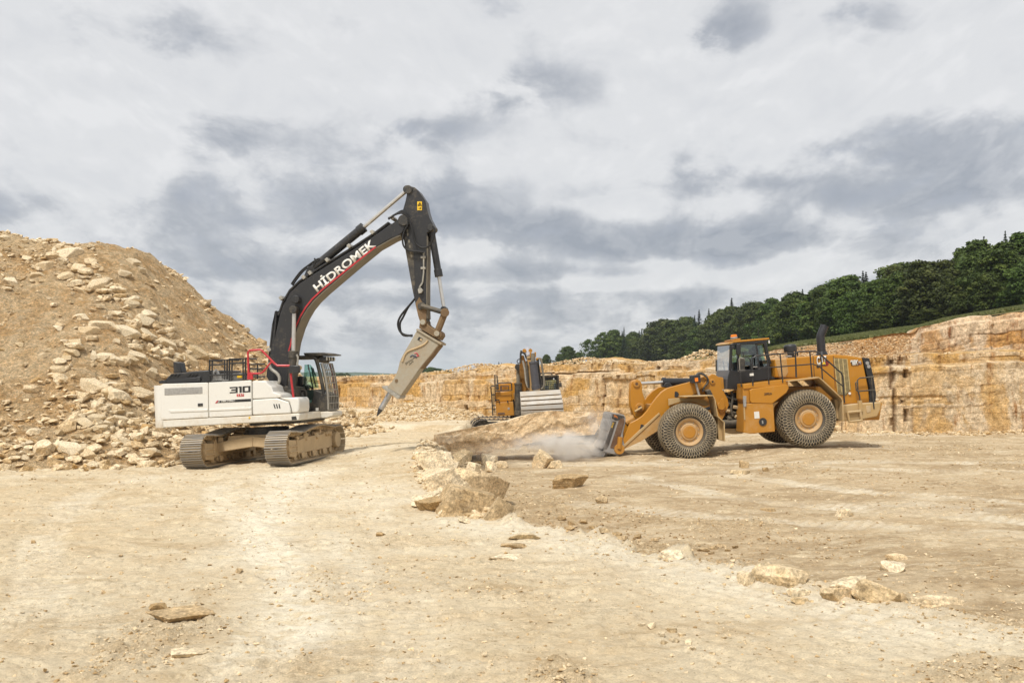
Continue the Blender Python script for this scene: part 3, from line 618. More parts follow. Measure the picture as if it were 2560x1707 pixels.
M_BLKLET = m_plain('black_lettering', (.018, .018, .018), .5, 0, .1)
M_SILVER = m_plain('grey_mesh_panel', (.36, .35, .33), .5, .3, .25, 20)
M_YELLOW = m_plain('yellow_sticker', (.80, .50, .02), .5, 0, .1)
M_GLASS = m_glass('cab_glass', (.62, .80, .74), .10)
M_GLASSB = m_glass('clear_cab_glass', (.80, .88, .90), .22)
M_LENS = m_plain('lamp_lens', (.70, .70, .66), .2, 0, .1)

def rotm(yaw, axis='Z'): return Matrix.Rotation(yaw, 4, axis)
# ------------------------------------------------------------------ tracked excavator with hydraulic breaker
HE, PE = R(8), R(2.8)       # heading turned towards the viewer, slope of the ground it stands on
ex = Vector((math.cos(HE) * math.cos(PE), -math.sin(HE) * math.cos(PE), math.sin(PE))); ey = Vector((math.sin(HE), math.cos(HE), 0)); ez = ex.cross(ey)
EO = Vector((-7.5, 30.7, float(gz(-7.5, 30.7)) + .0))
EM = Matrix(((ex.x, ey.x, ez.x, EO.x), (ex.y, ey.y, ez.y, EO.y), (ex.z, ey.z, ez.z, EO.z), (0, 0, 0, 1)))
F = Frame(EM); E = tag(empty('excavator', EM), 'white and black tracked excavator with a hydraulic breaker raised over its long black boom', 'excavator')
NS, FS = -1.45, 1.45

# ---- undercarriage: own heading (11 deg right of the view axis), tilted with the ground like the rest
head = Vector((math.sin(R(10.5)), math.cos(R(10.5)), 0)); hl = (EM.to_3x3().inverted() @ head); hl.z = 0; hl.normalize()
UM = Matrix(((hl.x, -hl.y, 0, 0), (hl.y, hl.x, 0, 0), (0, 0, 1, 0), (0, 0, 0, 1)))   # local x = travel direction, y = left
TL, TR, TW, TG = 1.93, .445, .66, 1.30       # half wheel base, end radius, shoe width, half gauge
def track_path(n):
    "closed loop around idler and sprocket with sag on the upper run; returns points (x,z) and directions"
    pts = []
    def seg(a, b, k, f=None):
        for i in range(k):
            u = i / k; x = a[0] + (b[0] - a[0]) * u; z = a[1] + (b[1] - a[1]) * u
            if f: z += f(u)
            pts.append((x, z))
    sag = lambda u: .10 * math.sin(math.pi * u) ** .8 * (1 - .5 * abs(math.sin(2 * math.pi * u))) if True else 0
    seg((-TL, .03), (TL, .03), 120)
    for i in range(60): a = -math.pi / 2 + math.pi * i / 60; pts.append((TL + TR * math.cos(a), TR + .03 + TR * math.sin(a)))
    seg((TL, .03 + 2 * TR), (-TL, .03 + 2 * TR), 120, lambda u: .085 * math.exp(-((u - .42) / .2) ** 2) - .03 * math.exp(-((u - .1) / .08) ** 2) - .055 * math.exp(-((u - .8) / .12) ** 2))
    for i in range(60): a = math.pi / 2 + math.pi * i / 60; pts.append((-TL + TR * math.cos(a), TR + .03 + TR * math.sin(a)))
    P = np.array(pts + pts[:1]); L = np.concatenate([[0], np.cumsum(np.hypot(*np.diff(P, axis=0).T))]); s = np.linspace(0, L[-1], n, endpoint=False)
    q = np.stack([np.interp(s, L, P[:, 0]), np.interp(s, L, P[:, 1])], -1); q2 = np.stack([np.interp((s + .02) % L[-1], L, P[:, 0]), np.interp((s + .02) % L[-1], L, P[:, 1])], -1)
    d = q2 - q; d /= np.linalg.norm(d, axis=1)[:, None]; return q, d, L[-1] / n
def make_track(side):
    yc = side * TG; sh = MB(); gb_ = MB(); ln = MB(); q, d, pitch = track_path(52)
    for (x, z), (dx, dz) in zip(q, d):
        rot = Matrix(((dx, 0, -dz), (0, 1, 0), (dz, 0, dx))); o = Vector((dz, 0, -dx))     # outward normal
        c = Vector((x, yc, z))
        sh.box(c + o * .0, (pitch * .90, TW, .022), rot)
        for k in (-.40, -.02, .36): gb_.box(c + o * .028 + rot @ Vector((k * pitch, 0, 0)), (.026, TW, .040), rot)
        for yy in (-.085, .085): ln.box(c - o * .065 + Vector((0, yy, 0)), (pitch * .98, .045, .10), rot)
        ln.cone(c - o * .065 + Vector((0, -.12, 0)), c - o * .065 + Vector((0, .12, 0)), .035, n=8)
    t = sh.build('crawler_track', M_PLATE, E, M=UM); gb_.build('grouser_bar', M_SHOE, t, M=UM)
    ln.build('track_link', M_MUD, t, M=UM)
    fr = MB()
    near = -1 if side < 0 else 1
    prof = [(-1.45, .30), (-1.35, .62), (-.6, .70), (.9, .72), (1.5, .66), (1.5, .30), (1.2, .26), (-1.2, .26)]
    fr.prism(prof, yc - .20, yc + .20)
    fr.prism([(-1.95, .22), (-1.98, .70), (-1.40, .66), (-1.40, .24), (-1.55, .17)], yc - .24, yc + .24)
    for sx_ in (-1, 1):
        fr.box((-1.68, yc + sx_ * .255, .50), (.55, .03, .035)); fr.box((-1.62, yc + sx_ * .255, .34), (.66, .03, .035)); fr.box((-1.42, yc + sx_ * .25, .46), (.05, .04, .44))
    for k, x in enumerate((-.95, -.1, .75)):
        for s_ in (-1, 1): fr.prism([(x - .13, .27), (x + .13, .27), (x + .08, .10), (x - .08, .10)], yc + s_ * .22 - .02, yc + s_ * .22 + .02)
    fr.build('track_frame', M_MUD, t, .012, M=UM)
    md = MB(); rs = random.Random(5 + side)
    for k in range(70):
        x = rs.uniform(-1.3, 1.5); r = rs.uniform(.03, .10); md.box((x, yc + rs.uniform(-.22, .22), .70 + rs.uniform(-.02, .05)), (r * 2, r * 1.6, r * 1.5), Euler((rs.uniform(0, 3), rs.uniform(0, 3), rs.uniform(0, 3))).to_matrix())
    md.build('mud_lump', M_MUD, t, .02, M=UM)
    for k in range(8):
        x = -1.42 + k * .41; ro = MB(); ro.lathe([(.04, -.17), (.11, -.17), (.11, -.10), (.085, -.09), (.085, .09), (.11, .10), (.11, .17), (.04, .17)], (x, yc, .20), 'y', 16); ro.build('track_roller', M_MUD, t, M=UM)
    for x in (-.5, .7):
        ro = MB(); ro.lathe([(.04, -.15), (.075, -.15), (.075, .15), (.04, .15)], (x, yc, .80), 'y', 14); ro.build('carrier_roller', M_MUD, t, M=UM)
    i_ = MB(); i_.lathe([(.05, -.13), (.34, -.13), (.34, -.09), (.385, -.085), (.385, .085), (.34, .09), (.34, .13), (.05, .13)], (-TL, yc, TR + .03), 'y', 32); i_.build('idler_wheel', M_MUD, t, .01, M=UM)
    s_ = MB(); s_.lathe([(.05, -.26), (.235, -.26), (.25, -.24), (.25, -.06), (.345, -.055), (.345, .055), (.25, .06), (.25, .26), (.05, .26)], (TL, yc, TR + .03), 'y', 32)
    for k in range(21): a = 2 * math.pi * k / 21; s_.box((TL + .37 * math.cos(a), yc, TR + .03 + .37 * math.sin(a)), (.06, .08, .05), Matrix.Rotation(-a, 3, 'Y'))
    s_.build('drive_sprocket', M_MUD, t, M=UM)
make_track(-1); make_track(1)
cb = MB(); cb.prism([(-1.0, .52), (-.8, .84), (.8, .84), (1.0, .52)], -.9, .9)
for s1 in (-1, 1):
    for x in (-.85, .85): cb.hexa([(x - .22, 0, .50), (x + .22, 0, .50), (x + .22, 0, .80), (x - .22, 0, .80)], [(x * 1.05 - .18, s1 * 1.2, .36), (x * 1.05 + .18, s1 * 1.2, .36), (x * 1.05 + .18, s1 * 1.2, .66), (x * 1.05 - .18, s1 * 1.2, .66)])
cb.build('carbody', M_MUD, E, .02, M=UM)
sr = MB(); sr.lathe([(.1, .80), (.72, .80), (.72, .90), (.66, .90), (.66, 1.03), (.1, 1.03)], (0, 0, 0), 'z', 40); sr.build('slew_ring', M_BLACKD, E)

# ---- upper structure
g = MB(); g.prism(F.ps(1, [(155, 1008), (1005, 966), (1440, 944), (1452, 950), (1450, 1012), (1100, 1030), (155, 1082)], NS), NS, FS); frame_o = g.build('revolving_frame', M_WHITED, E, .03)
g = MB(); g.prism(F.ps(1, [(940, 1040), (1430, 1015), (1420, 1042), (950, 1068)], NS), -1.1, 1.1); g.build('belly_plate', M_BLACKD, frame_o)
hs = F.ps(1, [(165, 690), (1004, 650), (1010, 955), (165, 1000)], NS)
body = MB().prism([(hs[0][0], hs[0][1]), (hs[1][0], hs[1][1]), (hs[2][0], hs[2][1]), (hs[3][0], hs[3][1])], NS + .03, FS - .03).build('engine_housing', M_WHITE, E, .03)
def panel(name, zp, pts, mat, par, y0=NS - .012, y1=NS + .06, bev=.016): return MB().prism(F.ps(zp, pts, NS), y0, y1).build(name, mat, par, bev)
d1 = panel('side_door', 1, [(157, 686), (180, 670), (597, 657), (603, 983), (160, 1006)], M_WHITE, E)
d2 = panel('side_door', 1, [(604, 657), (1001, 638), (1008, 962), (609, 983)], M_WHITE, E)
panel('pressed_rib', 1, [(230, 912), (597, 902), (597, 925), (250, 938)], M_WHITE, d1, NS - .03, NS - .004, .012)
panel('pressed_rib', 1, [(610, 902), (1004, 884), (1004, 907), (610, 925)], M_WHITE, d2, NS - .03, NS - .004, .012)
panel('vent_grille', 1, [(193, 712), (547, 697), (548, 760), (195, 776)], M_SILVER, d1, NS - .022, NS - .004, .006)
panel('door_latch', 1, [(505, 852), (551, 850), (552, 877), (506, 880)], M_BLACK, d1, NS - .03, NS - .004, .006)
# counterweight: rounded block behind the housing
xa = F.p(1, 152, 850, NS)[0]; xb_ = F.p(1, 84, 850, NS)[0] - .12
zt_ = F.p(1, 152, 683, NS)[1]; zb_ = F.p(1, 152, 1080, NS)[1]
cwp = []; Rr = .42
for k in range(9): a = math.pi * (.5 + .5 * k / 8); cwp.append((xb_ + Rr + Rr * math.cos(a), FS - Rr + Rr * math.sin(a)))
for k in range(9): a = math.pi * (1 + .5 * k / 8); cwp.append((xb_ + Rr + Rr * math.cos(a), NS + Rr + Rr * math.sin(a)))
cwp += [(xa, NS), (xa, FS)]
g = MB(); n_ = len(cwp); g.add([(x, y, zb_) for x, y in cwp] + [(x, y, zt_) for x, y in cwp], [tuple(range(n_)), tuple(range(2 * n_ - 1, n_ - 1, -1))] + [(i, (i + 1) % n_, (i + 1) % n_ + n_, i + n_) for i in range(n_)])
g.build('counterweight', M_WHITE, E, .05)
# tool box and steps ahead of the housing (right side), left of the boom
BX0 = -.52
tb1 = MB().prism(F.ps(1, [(1011, 641), (1136, 642), (1150, 668), (1188, 694), (1205, 748), (1272, 765), (1282, 798), (1010, 812)], NS), NS + .015, BX0).build('tool_box', M_WHITE, E, .03)
MB().prism(F.ps(1, [(1011, 818), (1238, 803), (1348, 838), (1366, 905), (1370, 945), (1014, 962)], NS), NS, BX0).build('tool_box', M_WHITE, E, .03)
MB().prism(F.ps(1, [(1252, 800), (1428, 795), (1445, 825), (1447, 900), (1440, 942), (1375, 944), (1372, 905), (1352, 836)], NS), NS + .02, BX0).build('front_step_box', M_WHITE, E, .04)
for k in range(3):
    MB().prism(F.ps(1, [(1208 + k * 24, 858), (1217 + k * 24, 857), (1230 + k * 22, 897), (1220 + k * 22, 898)], NS), NS - .012, NS + .03).build('vent_slot', M_BLKLET, tb1)
MB().prism(F.ps(1, [(1377, 975), (1420, 970), (1428, 1005), (1380, 1008)], NS), NS - .01, NS + .05).build('tie_down_eye', M_BLACKD, frame_o, .004)
MB().cone(F.p3(1, 985, 985, NS - .015), F.p3(1, 985, 985, NS + .03), .03, n=12).build('marker_cap', M_YELLOW, frame_o)
# engine hood
hd_ = MB().prism(F.ps(1, [(205, 668), (203, 625), (250, 577), (480, 550), (608, 541), (616, 648)], NS + .25), NS + .25, FS - .3).build('engine_hood', M_BLACK, E, .03)
MB().prism(F.ps(1, [(138, 668), (140, 642), (205, 634), (207, 664)], NS + .2), NS + .2, FS - .2).build('rear_hood_edge', M_BLACK, hd_, .01)
MB().prism(F.ps(1, [(207, 640), (525, 604), (525, 646), (207, 666)], NS + .19), NS + .19, NS + .3).build('hood_side_panel', M_BLACK, hd_, .012)
for k in range(3):
    for b_ in (235, 400):
        MB().prism(F.ps(1, [(b_ + k * 32, 602), (b_ + 10 + k * 32, 602), (b_ + 36 + k * 32, 578), (b_ + 26 + k * 32, 578)], NS + .22), NS + .22, NS + .31).build('hood_slot', M_BLKLET, hd_)
MB().prism(F.ps(1, [(300, 572), (296, 466), (312, 464), (358, 472), (376, 562)], -.1), -.28, .08).build('exhaust_outlet', M_BLACK, hd_, .02)
# guard rails on the deck
def bar(mb, P, lat, r=.024): mb.tube([F.p3(1, x, y, lat) for x, y in P], r, 6)
for xs in ((612, 776, 452, 446), (797, 948, 438, 432)):
    g = MB(); L_, Rx, yt, yt2 = xs
    for lat in (NS + .12, NS + .95):
        bar(g, [(L_, 640), (L_, yt), (Rx, yt2), (Rx, 632), ], lat, .03); bar(g, [(L_, yt + 42), (Rx, yt2 + 42)], lat); bar(g, [(L_, 590), (Rx, 584)], lat)
        bar(g, [(L_ + 22, 640), (L_ + 26, yt)], lat); bar(g, [(Rx - 22, 632), (Rx - 24, yt2)], lat)
    for px_, py_ in ((L_, yt), (Rx, yt2), (L_, 590), (Rx, 584)): g.tube([F.p3(1, px_, py_, NS + .12), F.p3(1, px_, py_, NS + .12) + Vector((0, .83, 0))], .024, 6)
    g.build('guard_rail', M_BLACK, E)
g = MB()
for lat in (.3, ): bar(g, [(985, 630), (985, 488), (1130, 484)], lat); bar(g, [(985, 530), (1130, 526)], lat); bar(g, [(985, 600), (1130, 604)], lat); bar(g, [(1060, 628), (1060, 486)], lat)
g.build('guard_rail', M_BLACK, E)
g = MB(); g.tube(F.ps3(1, [(640, 628), (650, 560), (680, 540), (700, 600)], NS + .5), .05, 6, 1); g.box(F.p3(1, 860, 605, NS + .6), (.7, .5, .22)); g.box(F.p3(1, 690, 612, NS + .6), (.6, .5, .2)); g.build('engine_bay_fitting', M_SILVER, E, .02)
MB().box(F.p3(1, 895, 600, NS + .3), (.16, .1, .09)).build('fuel_cap_housing', M_YELLOW, E, .02)
# red handrail
g = MB(); g.tube(F.ps3(1, [(985, 628), (975, 560), (970, 375), (985, 358), (1085, 350), (1105, 362), (1215, 478), (1245, 499), (1362, 500)], NS + .1), .032, 8); g.tube(F.ps3(1, [(1192, 462), (1110, 560), (1085, 572), (1000, 574)], NS + .1), .028, 8)
g.prism(F.ps(1, [(965, 628), (968, 560), (1012, 560), (1016, 628)], NS + .1), NS + .08, NS + .14); g.build('handrail', M_RED, E)
g = MB(); g.tube(F.ps3(1, [(1370, 572), (1376, 640), (1396, 800), (1403, 850), (1404, 944)], NS + .12), .034, 8); g.build('handrail', M_RED, E)
mir = MB().prism(F.ps(1, [(1357, 512), (1368, 498), (1448, 497), (1457, 508), (1457, 560), (1440, 574), (1370, 572), (1357, 560)], NS + .1), NS + .02, NS + .16).build('rear_view_mirror', M_BLACK, E, .03)
# hose that drops from boom to the tank
g = MB(); g.tube(F.ps3(1, [(1165, 470), (1180, 530), (1245, 570), (1270, 620), (1255, 670), (1220, 690)], -.6), .05, 8, 2); g.build('hydraulic_hose', M_FIT, E)
MB().prism(F.ps(1, [(1190, 706), (1235, 694), (1262, 720), (1268, 755), (1207, 750)], -.6), -.75, -.53).build('valve_cover', M_WHITED, E, .02)
g = MB(); g.prism(F.ps(1, [(1285, 790), (1300, 700), (1345, 690), (1420, 700), (1440, 800), (1440, 940), (1290, 940)], -.3), -.48, .45); g.build('swing_motor_bay', M_BLACKD, E, .02)
# boom foot bracket
for lat in (-.47, .39): MB().prism(F.ps(1, [(1225, 800), (1245, 700), (1290, 690), (1340, 730), (1360, 800)], lat), lat, lat + .07).build('boom_bracket', M_WHITED, E, .01)

# ---- boom
BW = .34
near = [(1, q) for q in [(1285, 795), (1262, 770), (1225, 690), (1165, 640), (1140, 600), (1146, 540), (1172, 430), (1185, 330), (1215, 130), (1238, 20)]] + \
       [(2, q) for q in [(255, 1480), (290, 1320), (330, 1205), (395, 1090), (480, 1005), (600, 925), (800, 800), (1000, 677), (1200, 545), (1320, 460), (1400, 405), (1432, 375), (1468, 380), (1486, 415), (1480, 450), (1440, 530), (1400, 562), (1345, 578), (1190, 665), (1000, 820), (800, 990), (700, 1075), (610, 1160), (550, 1235), (500, 1320), (460, 1410), (420, 1540)]] + \
       [(1, q) for q in [(1385, 300), (1365, 420), (1350, 560), (1335, 680), (1318, 760), (1305, 790)]]
bp = [F.p(z, *q, -BW) for z, q in near]
boom = MB().prism(bp, -BW, BW).build('boom', M_BLACK, E, .02)
# worn wear strip along the underside
us = [F.p(z, *q, -BW) for z, q in [(1, (1340, 640)), (1, (1365, 420)), (1, (1385, 300)), (2, (420, 1540)), (2, (460, 1410)), (2, (500, 1320)), (2, (550, 1235)), (2, (610, 1160)), (2, (700, 1075)), (2, (800, 990)), (2, (1000, 820)), (2, (1190, 665)), (2, (1345, 578)), (2, (1420, 548))]]
MB().strip([(a + .012, b - .016) for a, b in us], -BW + .004, BW - .004, .02).build('underside_plate', M_WEAR, boom)
# red stripe on the near flank
rs_ = [F.p(z, *q, -BW) for z, q in [(1, (1352, 372)), (1, (1372, 300)), (2, (408, 1530)), (2, (452, 1400)), (2, (492, 1310)), (2, (542, 1225)), (2, (602, 1150)), (2, (692, 1066)), (2, (792, 984)), (2, (1000, 817)), (2, (1194, 664))]]
MB().strip([(a - .008, b + .008) for a, b in rs_], -BW - .006, -BW + .02, .045).build('red_stripe', M_RED, boom)
text_on('HİDROMEK', F, 2, (645, 1083), (1197, 648), -BW, .33, M_LETTER, 'boom_lettering', boom, .03)
# pins
def pin(z, x, y, lat0, lat1, r, mat, par, name='pin'):
    a = F.p3(z, x, y, lat0); MB().lathe([(.02, 0), (r, 0), (r, lat1 - lat0), (.02, lat1 - lat0)], a, 'y', 20).build(name, mat, par, .012)
pin(2, 1450, 412, -BW - .05, BW + .05, .17, M_BLACKD, boom)
pin(2, 440, 1150, -BW - .22, BW + .22, .12, M_BLACK, boom)
# pipes along the top of the boom
for lat, off in ((-.20, .07), (.0, .085), (.18, .07)):
    tp = [F.p(z, *q, -BW) for z, q in [(1, (1165, 560)), (1, (1172, 420)), (1, (1205, 130)), (1, (1232, 0)), (2, (250, 1470)), (2, (285, 1310)), (2, (325, 1190)), (2, (392, 1075)), (2, (480, 992)), (2, (600, 910)), (2, (800, 785)), (2, (1000, 662)), (2, (1200, 530)), (2, (1320, 440))]]
    g = MB(); g.tube([Vector((a - off * .75, lat, b + off * .65)) for a, b in tp], .036, 7); g.build('hydraulic_pipe', M_BLACK, boom)
for z, q in [(1, (1170, 350)), (2, (310, 1140)), (2, (520, 945)), (2, (580, 905)), (2, (740, 785)), (2, (945, 655)), (2, (1160, 525)), (2, (1345, 390))]:
    a = F.p3(z, *q, -BW + .05); MB().box(a + Vector((0, .2, 0)), (.10, .5, .12), Matrix.Rotation(R(-35), 3, 'Y')).build('pipe_clamp', M_FIT, boom, .01)
# hose arch from boom tip over to the arm
for lat, dx in ((-.3, 0), (-.22, 14), (.1, 30)):
    g = MB(); g.tube(F.ps3(2, [(1310, 405 - dx * .3), (1380, 355), (1450, 345 - dx), (1490, 380 - dx), (1500, 440), (1455, 520), (1440, 590), (1450, 660), (1500, 700), (1600, 705), (1640, 715)], lat - .08), .028, 7, 2); g.build('hydraulic_hose', M_RUBBER, boom)
g = MB(); g.tube(F.ps3(2, [(1500, 400), (1530, 480), (1545, 580), (1570, 640), (1620, 675), (1680, 665), (1715, 620), (1740, 560), (1745, 500), (1725, 470)], -.42), .03, 7, 2); g.build('hydraulic_hose', M_RUBBER, boom)
g = MB()
for P in ([(405, 1010), (445, 950), (500, 880), (570, 830), (610, 800), (665, 765), (668, 790), (620, 800)], [(415, 1020), (470, 940), (530, 870), (590, 850)], [(600, 860), (640, 800), (620, 770)]): g.tube(F.ps3(2, P, -.12), .03, 6, 2)
g.build('hydraulic_hose', M_RUBBER, boom)
# arm (stick) cylinder on top of the boom
def cyl(z, base, gland, tip, rb, rr, lat, par, name, mat=M_BLACK, gl=True):
    a, b, c = F.p3(z, *base, lat), F.p3(z, *gland, lat), F.p3(z, *tip, lat); d = (b - a).normalized()
    g = MB(); g.cone(a, b, rb, n=20)
    if gl: g.cone(b - d * .22, b, rb * 1.18, n=20); g.cone(a, a + d * .15, rb * 1.1, n=16)
    o = g.build(name, mat, par, .01); MB().cone(b - d * .05, c, rr, n=16).build('piston_rod', M_CHROME, o)
    e = MB(); e.lathe([(.02, -.12), (rr * 1.9, -.12), (rr * 1.9, .12), (.02, .12)], c, 'y', 16); e.build('rod_eye', mat, o, .01); return o
cyl(2, (590, 880), (1085, 475), (1490, 130), .135, .062, 0, E, 'arm_cylinder')
MB().prism(F.ps(2, [(520, 945), (545, 880), (590, 850), (640, 890), (650, 920)], -.12), -.14, .14).build('cylinder_bracket', M_BLACK, boom, .01)
cyl(1, (1378, 770), (1395, 362), (1402, -20), .125, .062, -BW - .14, E, 'boom_cylinder', M_BLACKD)
cyl(1, (1378 + 12, 770), (1395 + 14, 362), (1402 + 12, -20), .125, .062, BW + .14, E, 'boom_cylinder', M_BLACKD)
for P in ([(1425, 395), (1440, 430), (1425, 520)],): MB().tube(F.ps3(1, P, -BW - .3), .03, 6, 1).build('hydraulic_pipe', M_FIT, E)

# ---- arm
AW = .235
ap = F.ps(2, [(1458, 130), (1472, 103), (1505, 93), (1555, 106), (1592, 140), (1656, 235), (1672, 320), (1695, 395), (1726, 452), (1730, 492), (1700, 520), (1672, 530), (1668, 640), (1664, 1000), (1664, 1240), (1668, 1330), (1664, 1385), (1625, 1392), (1606, 1360), (1590, 1310), (1562, 1190), (1532, 1050), (1500, 870), (1470, 690), (1446, 560), (1438, 420), (1444, 320), (1470, 230), (1482, 170)], -AW)
arm = MB().prism(ap, -AW, AW).build('arm', M_BLACK, E, .02)
MB().strip([(a + .012, b) for a, b in F.ps(2, [(1668, 560), (1668, 800), (1664, 1000), (1664, 1240), (1667, 1330)], -AW)], -AW + .005, AW - .005, .02).build('wear_edge', M_WEAR, arm)
MB().prism(F.ps(2, [(1562, 1190), (1590, 1310), (1608, 1362), (1625, 1392), (1664, 1385), (1666, 1250), (1600, 1130)], -AW), -AW - .012, -AW + .02).build('muddy_arm_end', M_BREAKD, arm, .004)
MB().prism(F.ps(2, [(1447, 540), (1540, 640), (1560, 1000), (1545, 1100), (1502, 870), (1470, 690)], -AW), -AW - .008, -AW + .02).build('dusty_arm_plate', M_BLACKD, arm, .003)
stk = MB().prism(F.ps(2, [(1580, 239), (1624, 239), (1624, 321), (1580, 321)], -AW), -AW - .008, -AW + .01).build('warning_sticker', M_YELLOW, arm)
g = MB(); T3 = F.ps3(2, [(1586, 277), (1604, 247), (1621, 277), (1586, 277)], -AW - .012); g.tube(T3, .012, 4); g.tube(F.ps3(2, [(1600, 272), (1605, 258), (1610, 272)], -AW - .012), .01, 4); g.tube(F.ps3(2, [(1592, 302), (1610, 302), (1613, 292), (1613, 308)], -AW - .012), .011, 4); g.build('warning_symbol', M_BLKLET, stk)
pin(2, 1492, 126, -AW - .05, AW + .05, .13, M_BLACKD, arm); pin(2, 1703, 480, -AW - .05, AW + .05, .10, M_BLACKD, arm); pin(2, 1617, 1212, -AW - .06, AW + .06, .115, M_BLACKD, arm); pin(2, 1633, 1365, -AW - .08, AW + .08, .10, M_BREAKD, arm)
g = MB(); g.tube(F.ps3(2, [(1600, 708), (1640, 712), (1640, 900), (1630, 990), (1600, 1040)], -AW - .04), .025, 6); g.build('hydraulic_pipe', M_FIT, arm)
for y in (760, 862): MB().prism(F.ps(2, [(1616, y - 10), (1660, y - 10), (1660, y + 10), (1616, y + 10)], -AW), -AW - .07, -AW + .02).build('pipe_clamp', M_FIT, arm, .005)
g = MB(); g.prism(F.ps(2, [(1590, 1060), (1620, 1045), (1640, 1070), (1625, 1095), (1598, 1100)], -AW), -AW - .10, -AW); g.tube(F.ps3(2, [(1630, 1000), (1590, 1060)], -AW - .06), .018, 6); g.build('shut_off_valve', M_FIT, arm, .01)
for y in (510, 545, 610, 660, 712, 750): MB().box(F.p3(2, 1487 + (y - 510) * .16, y, -AW - .006), (.05, .012, .09)).build('arm_label', M_WEAR, arm)
cyl(2, (1706, 485), (1783, 940), (1832, 1250), .105, .055, 0, E, 'bucket_cylinder')
# links
g = MB()
for lat in (-AW - .09, AW + .03): g.tube([F.p3(2, 1617, 1212, lat + .03), F.p3(2, 1835, 1275, lat + .03)], .075, 8)
g.build('guide_link', M_BLACKD, E)
g = MB()
for lat in (-.2, .2): g.tube([F.p3(2, 1838, 1275, lat), F.p3(2, 1762, 1472, lat)], .105, 8)
g.cone(F.p3(2, 1838, 1275, -.36), F.p3(2, 1838, 1275, .36), .13, n=18); g.build('push_link', M_BREAKD, E, .01)
# ---- hydraulic breaker
KW = .30
brk = MB().prism(F.ps(3, [(575, 470), (583, 410), (600, 392), (630, 396), (668, 445), (735, 490), (772, 496), (795, 515), (800, 545), (770, 588)], -KW), -KW + .04, KW - .04).build('mounting_bracket', M_BREAKD, E, .015)
pin(3, 613, 412, -KW - .02, KW + .02, .085, M_BREAK, brk); pin(3, 750, 524, -KW - .02, KW + .02, .085, M_BREAK, brk)
ham = MB().prism(F.ps(3, [(560, 488), (785, 620), (742, 672), (690, 742), (640, 800), (590, 862), (480, 1020), (396, 1138), (262, 1052), (318, 985), (352, 925), (370, 880), (388, 800), (415, 740), (450, 680), (485, 620)], -KW), -KW, KW).build('hydraulic_breaker', M_BREAK, E, .02)
MB().strip([(a, b - .008) for a, b in F.ps(3, [(772, 636), (742, 672), (690, 742), (640, 800), (590, 862)], -KW)], -KW + .01, KW - .01, .03).build('muddy_front_plate', M_BREAKD, ham)
MB().prism(F.ps(3, [(550, 490), (562, 476), (802, 618), (795, 636)], -KW), -KW - .05, KW + .05).build('top_flange', M_BREAK, ham, .008)
MB().prism(F.ps(3, [(216, 1052), (226, 1036), (255, 1044), (398, 1138), (390, 1160), (372, 1166)], -KW), -KW - .05, KW + .05).build('bottom_flange', M_FIT, ham, .01)
g = MB(); g.tube(F.ps3(3, [(415, 800), (440, 725), (480, 690), (570, 660), (640, 625), (665, 590)], -KW - .01), .03, 6, 2); g.build('pressed_ridge', M_MUD, ham)
g = MB(); g.prism(F.ps(3, [(562, 585), (578, 555), (616, 575), (602, 606)], -KW), -KW - .006, -KW + .02); g.build('inspection_hole', M_BLKLET, ham)
MB().prism(F.ps(3, [(585, 588), (592, 572), (612, 580), (602, 600)], -KW), -KW - .012, -KW + .01).build('hole_cover', M_MUD, ham)
MB().cone(F.p3(3, 357, 985, -KW - .02), F.p3(3, 357, 985, -KW + .02), .05, n=12).build('bolt_head', M_BREAKD, ham)
g = MB(); g.tube(F.ps3(3, [(532, 716), (556, 716), (570, 732)], -KW - .008), .016, 5); g.tube(F.ps3(3, [(545, 748), (580, 742), (560, 735)], -KW - .008), .014, 5); g.build('faded_red_mark', M_RED, ham)
g = MB(); g.tube(F.ps3(3, [(492, 752), (512, 736), (540, 742), (556, 760)], -KW - .008), .02, 5); g.tube(F.ps3(3, [(520, 762), (545, 752), (552, 762)], -KW - .008), .014, 5); g.build('faded_blue_mark', m_plain('faded_blue', (.06, .075, .11), .6), ham)
g = MB()
for a_, b_ in (((440, 815), (520, 770)), ((450, 828), (470, 800)), ((480, 830), (520, 790)), ((475, 800), (500, 820)), ((500, 785), (522, 800))): g.tube(F.ps3(3, [a_, b_], -KW - .006), .012, 4)
g.build('scraped_label', M_WEAR, ham)
g = MB(); c0, c1, c2 = F.p3(3, 300, 1105, 0), F.p3(3, 205, 1262, 0), F.p3(3, 168, 1330, 0); g.cone(c0, c1, .085, n=18); ch = g.build('chisel', M_CHISEL, E); MB().cone(c1, c2, .085, .018, n=18).build('chisel_tip', m_plain('dark_chisel_tip', (.075, .075, .08), .5, .4, .4), ch)
for k, lat in enumerate((-.12, .12)):
    g = MB(); q = 22 * k; g.tube(F.ps3(3, [(560, 150), (530, 195), (470, 265), (400 + q, 345 + q), (366 + q, 420), (385 + q * .5, 500 + q * .4), (430, 538 + q * .5), (515, 548 - q * .3)], lat), .034, 8, 2); g.build('breaker_hose', M_RUBBER, E)

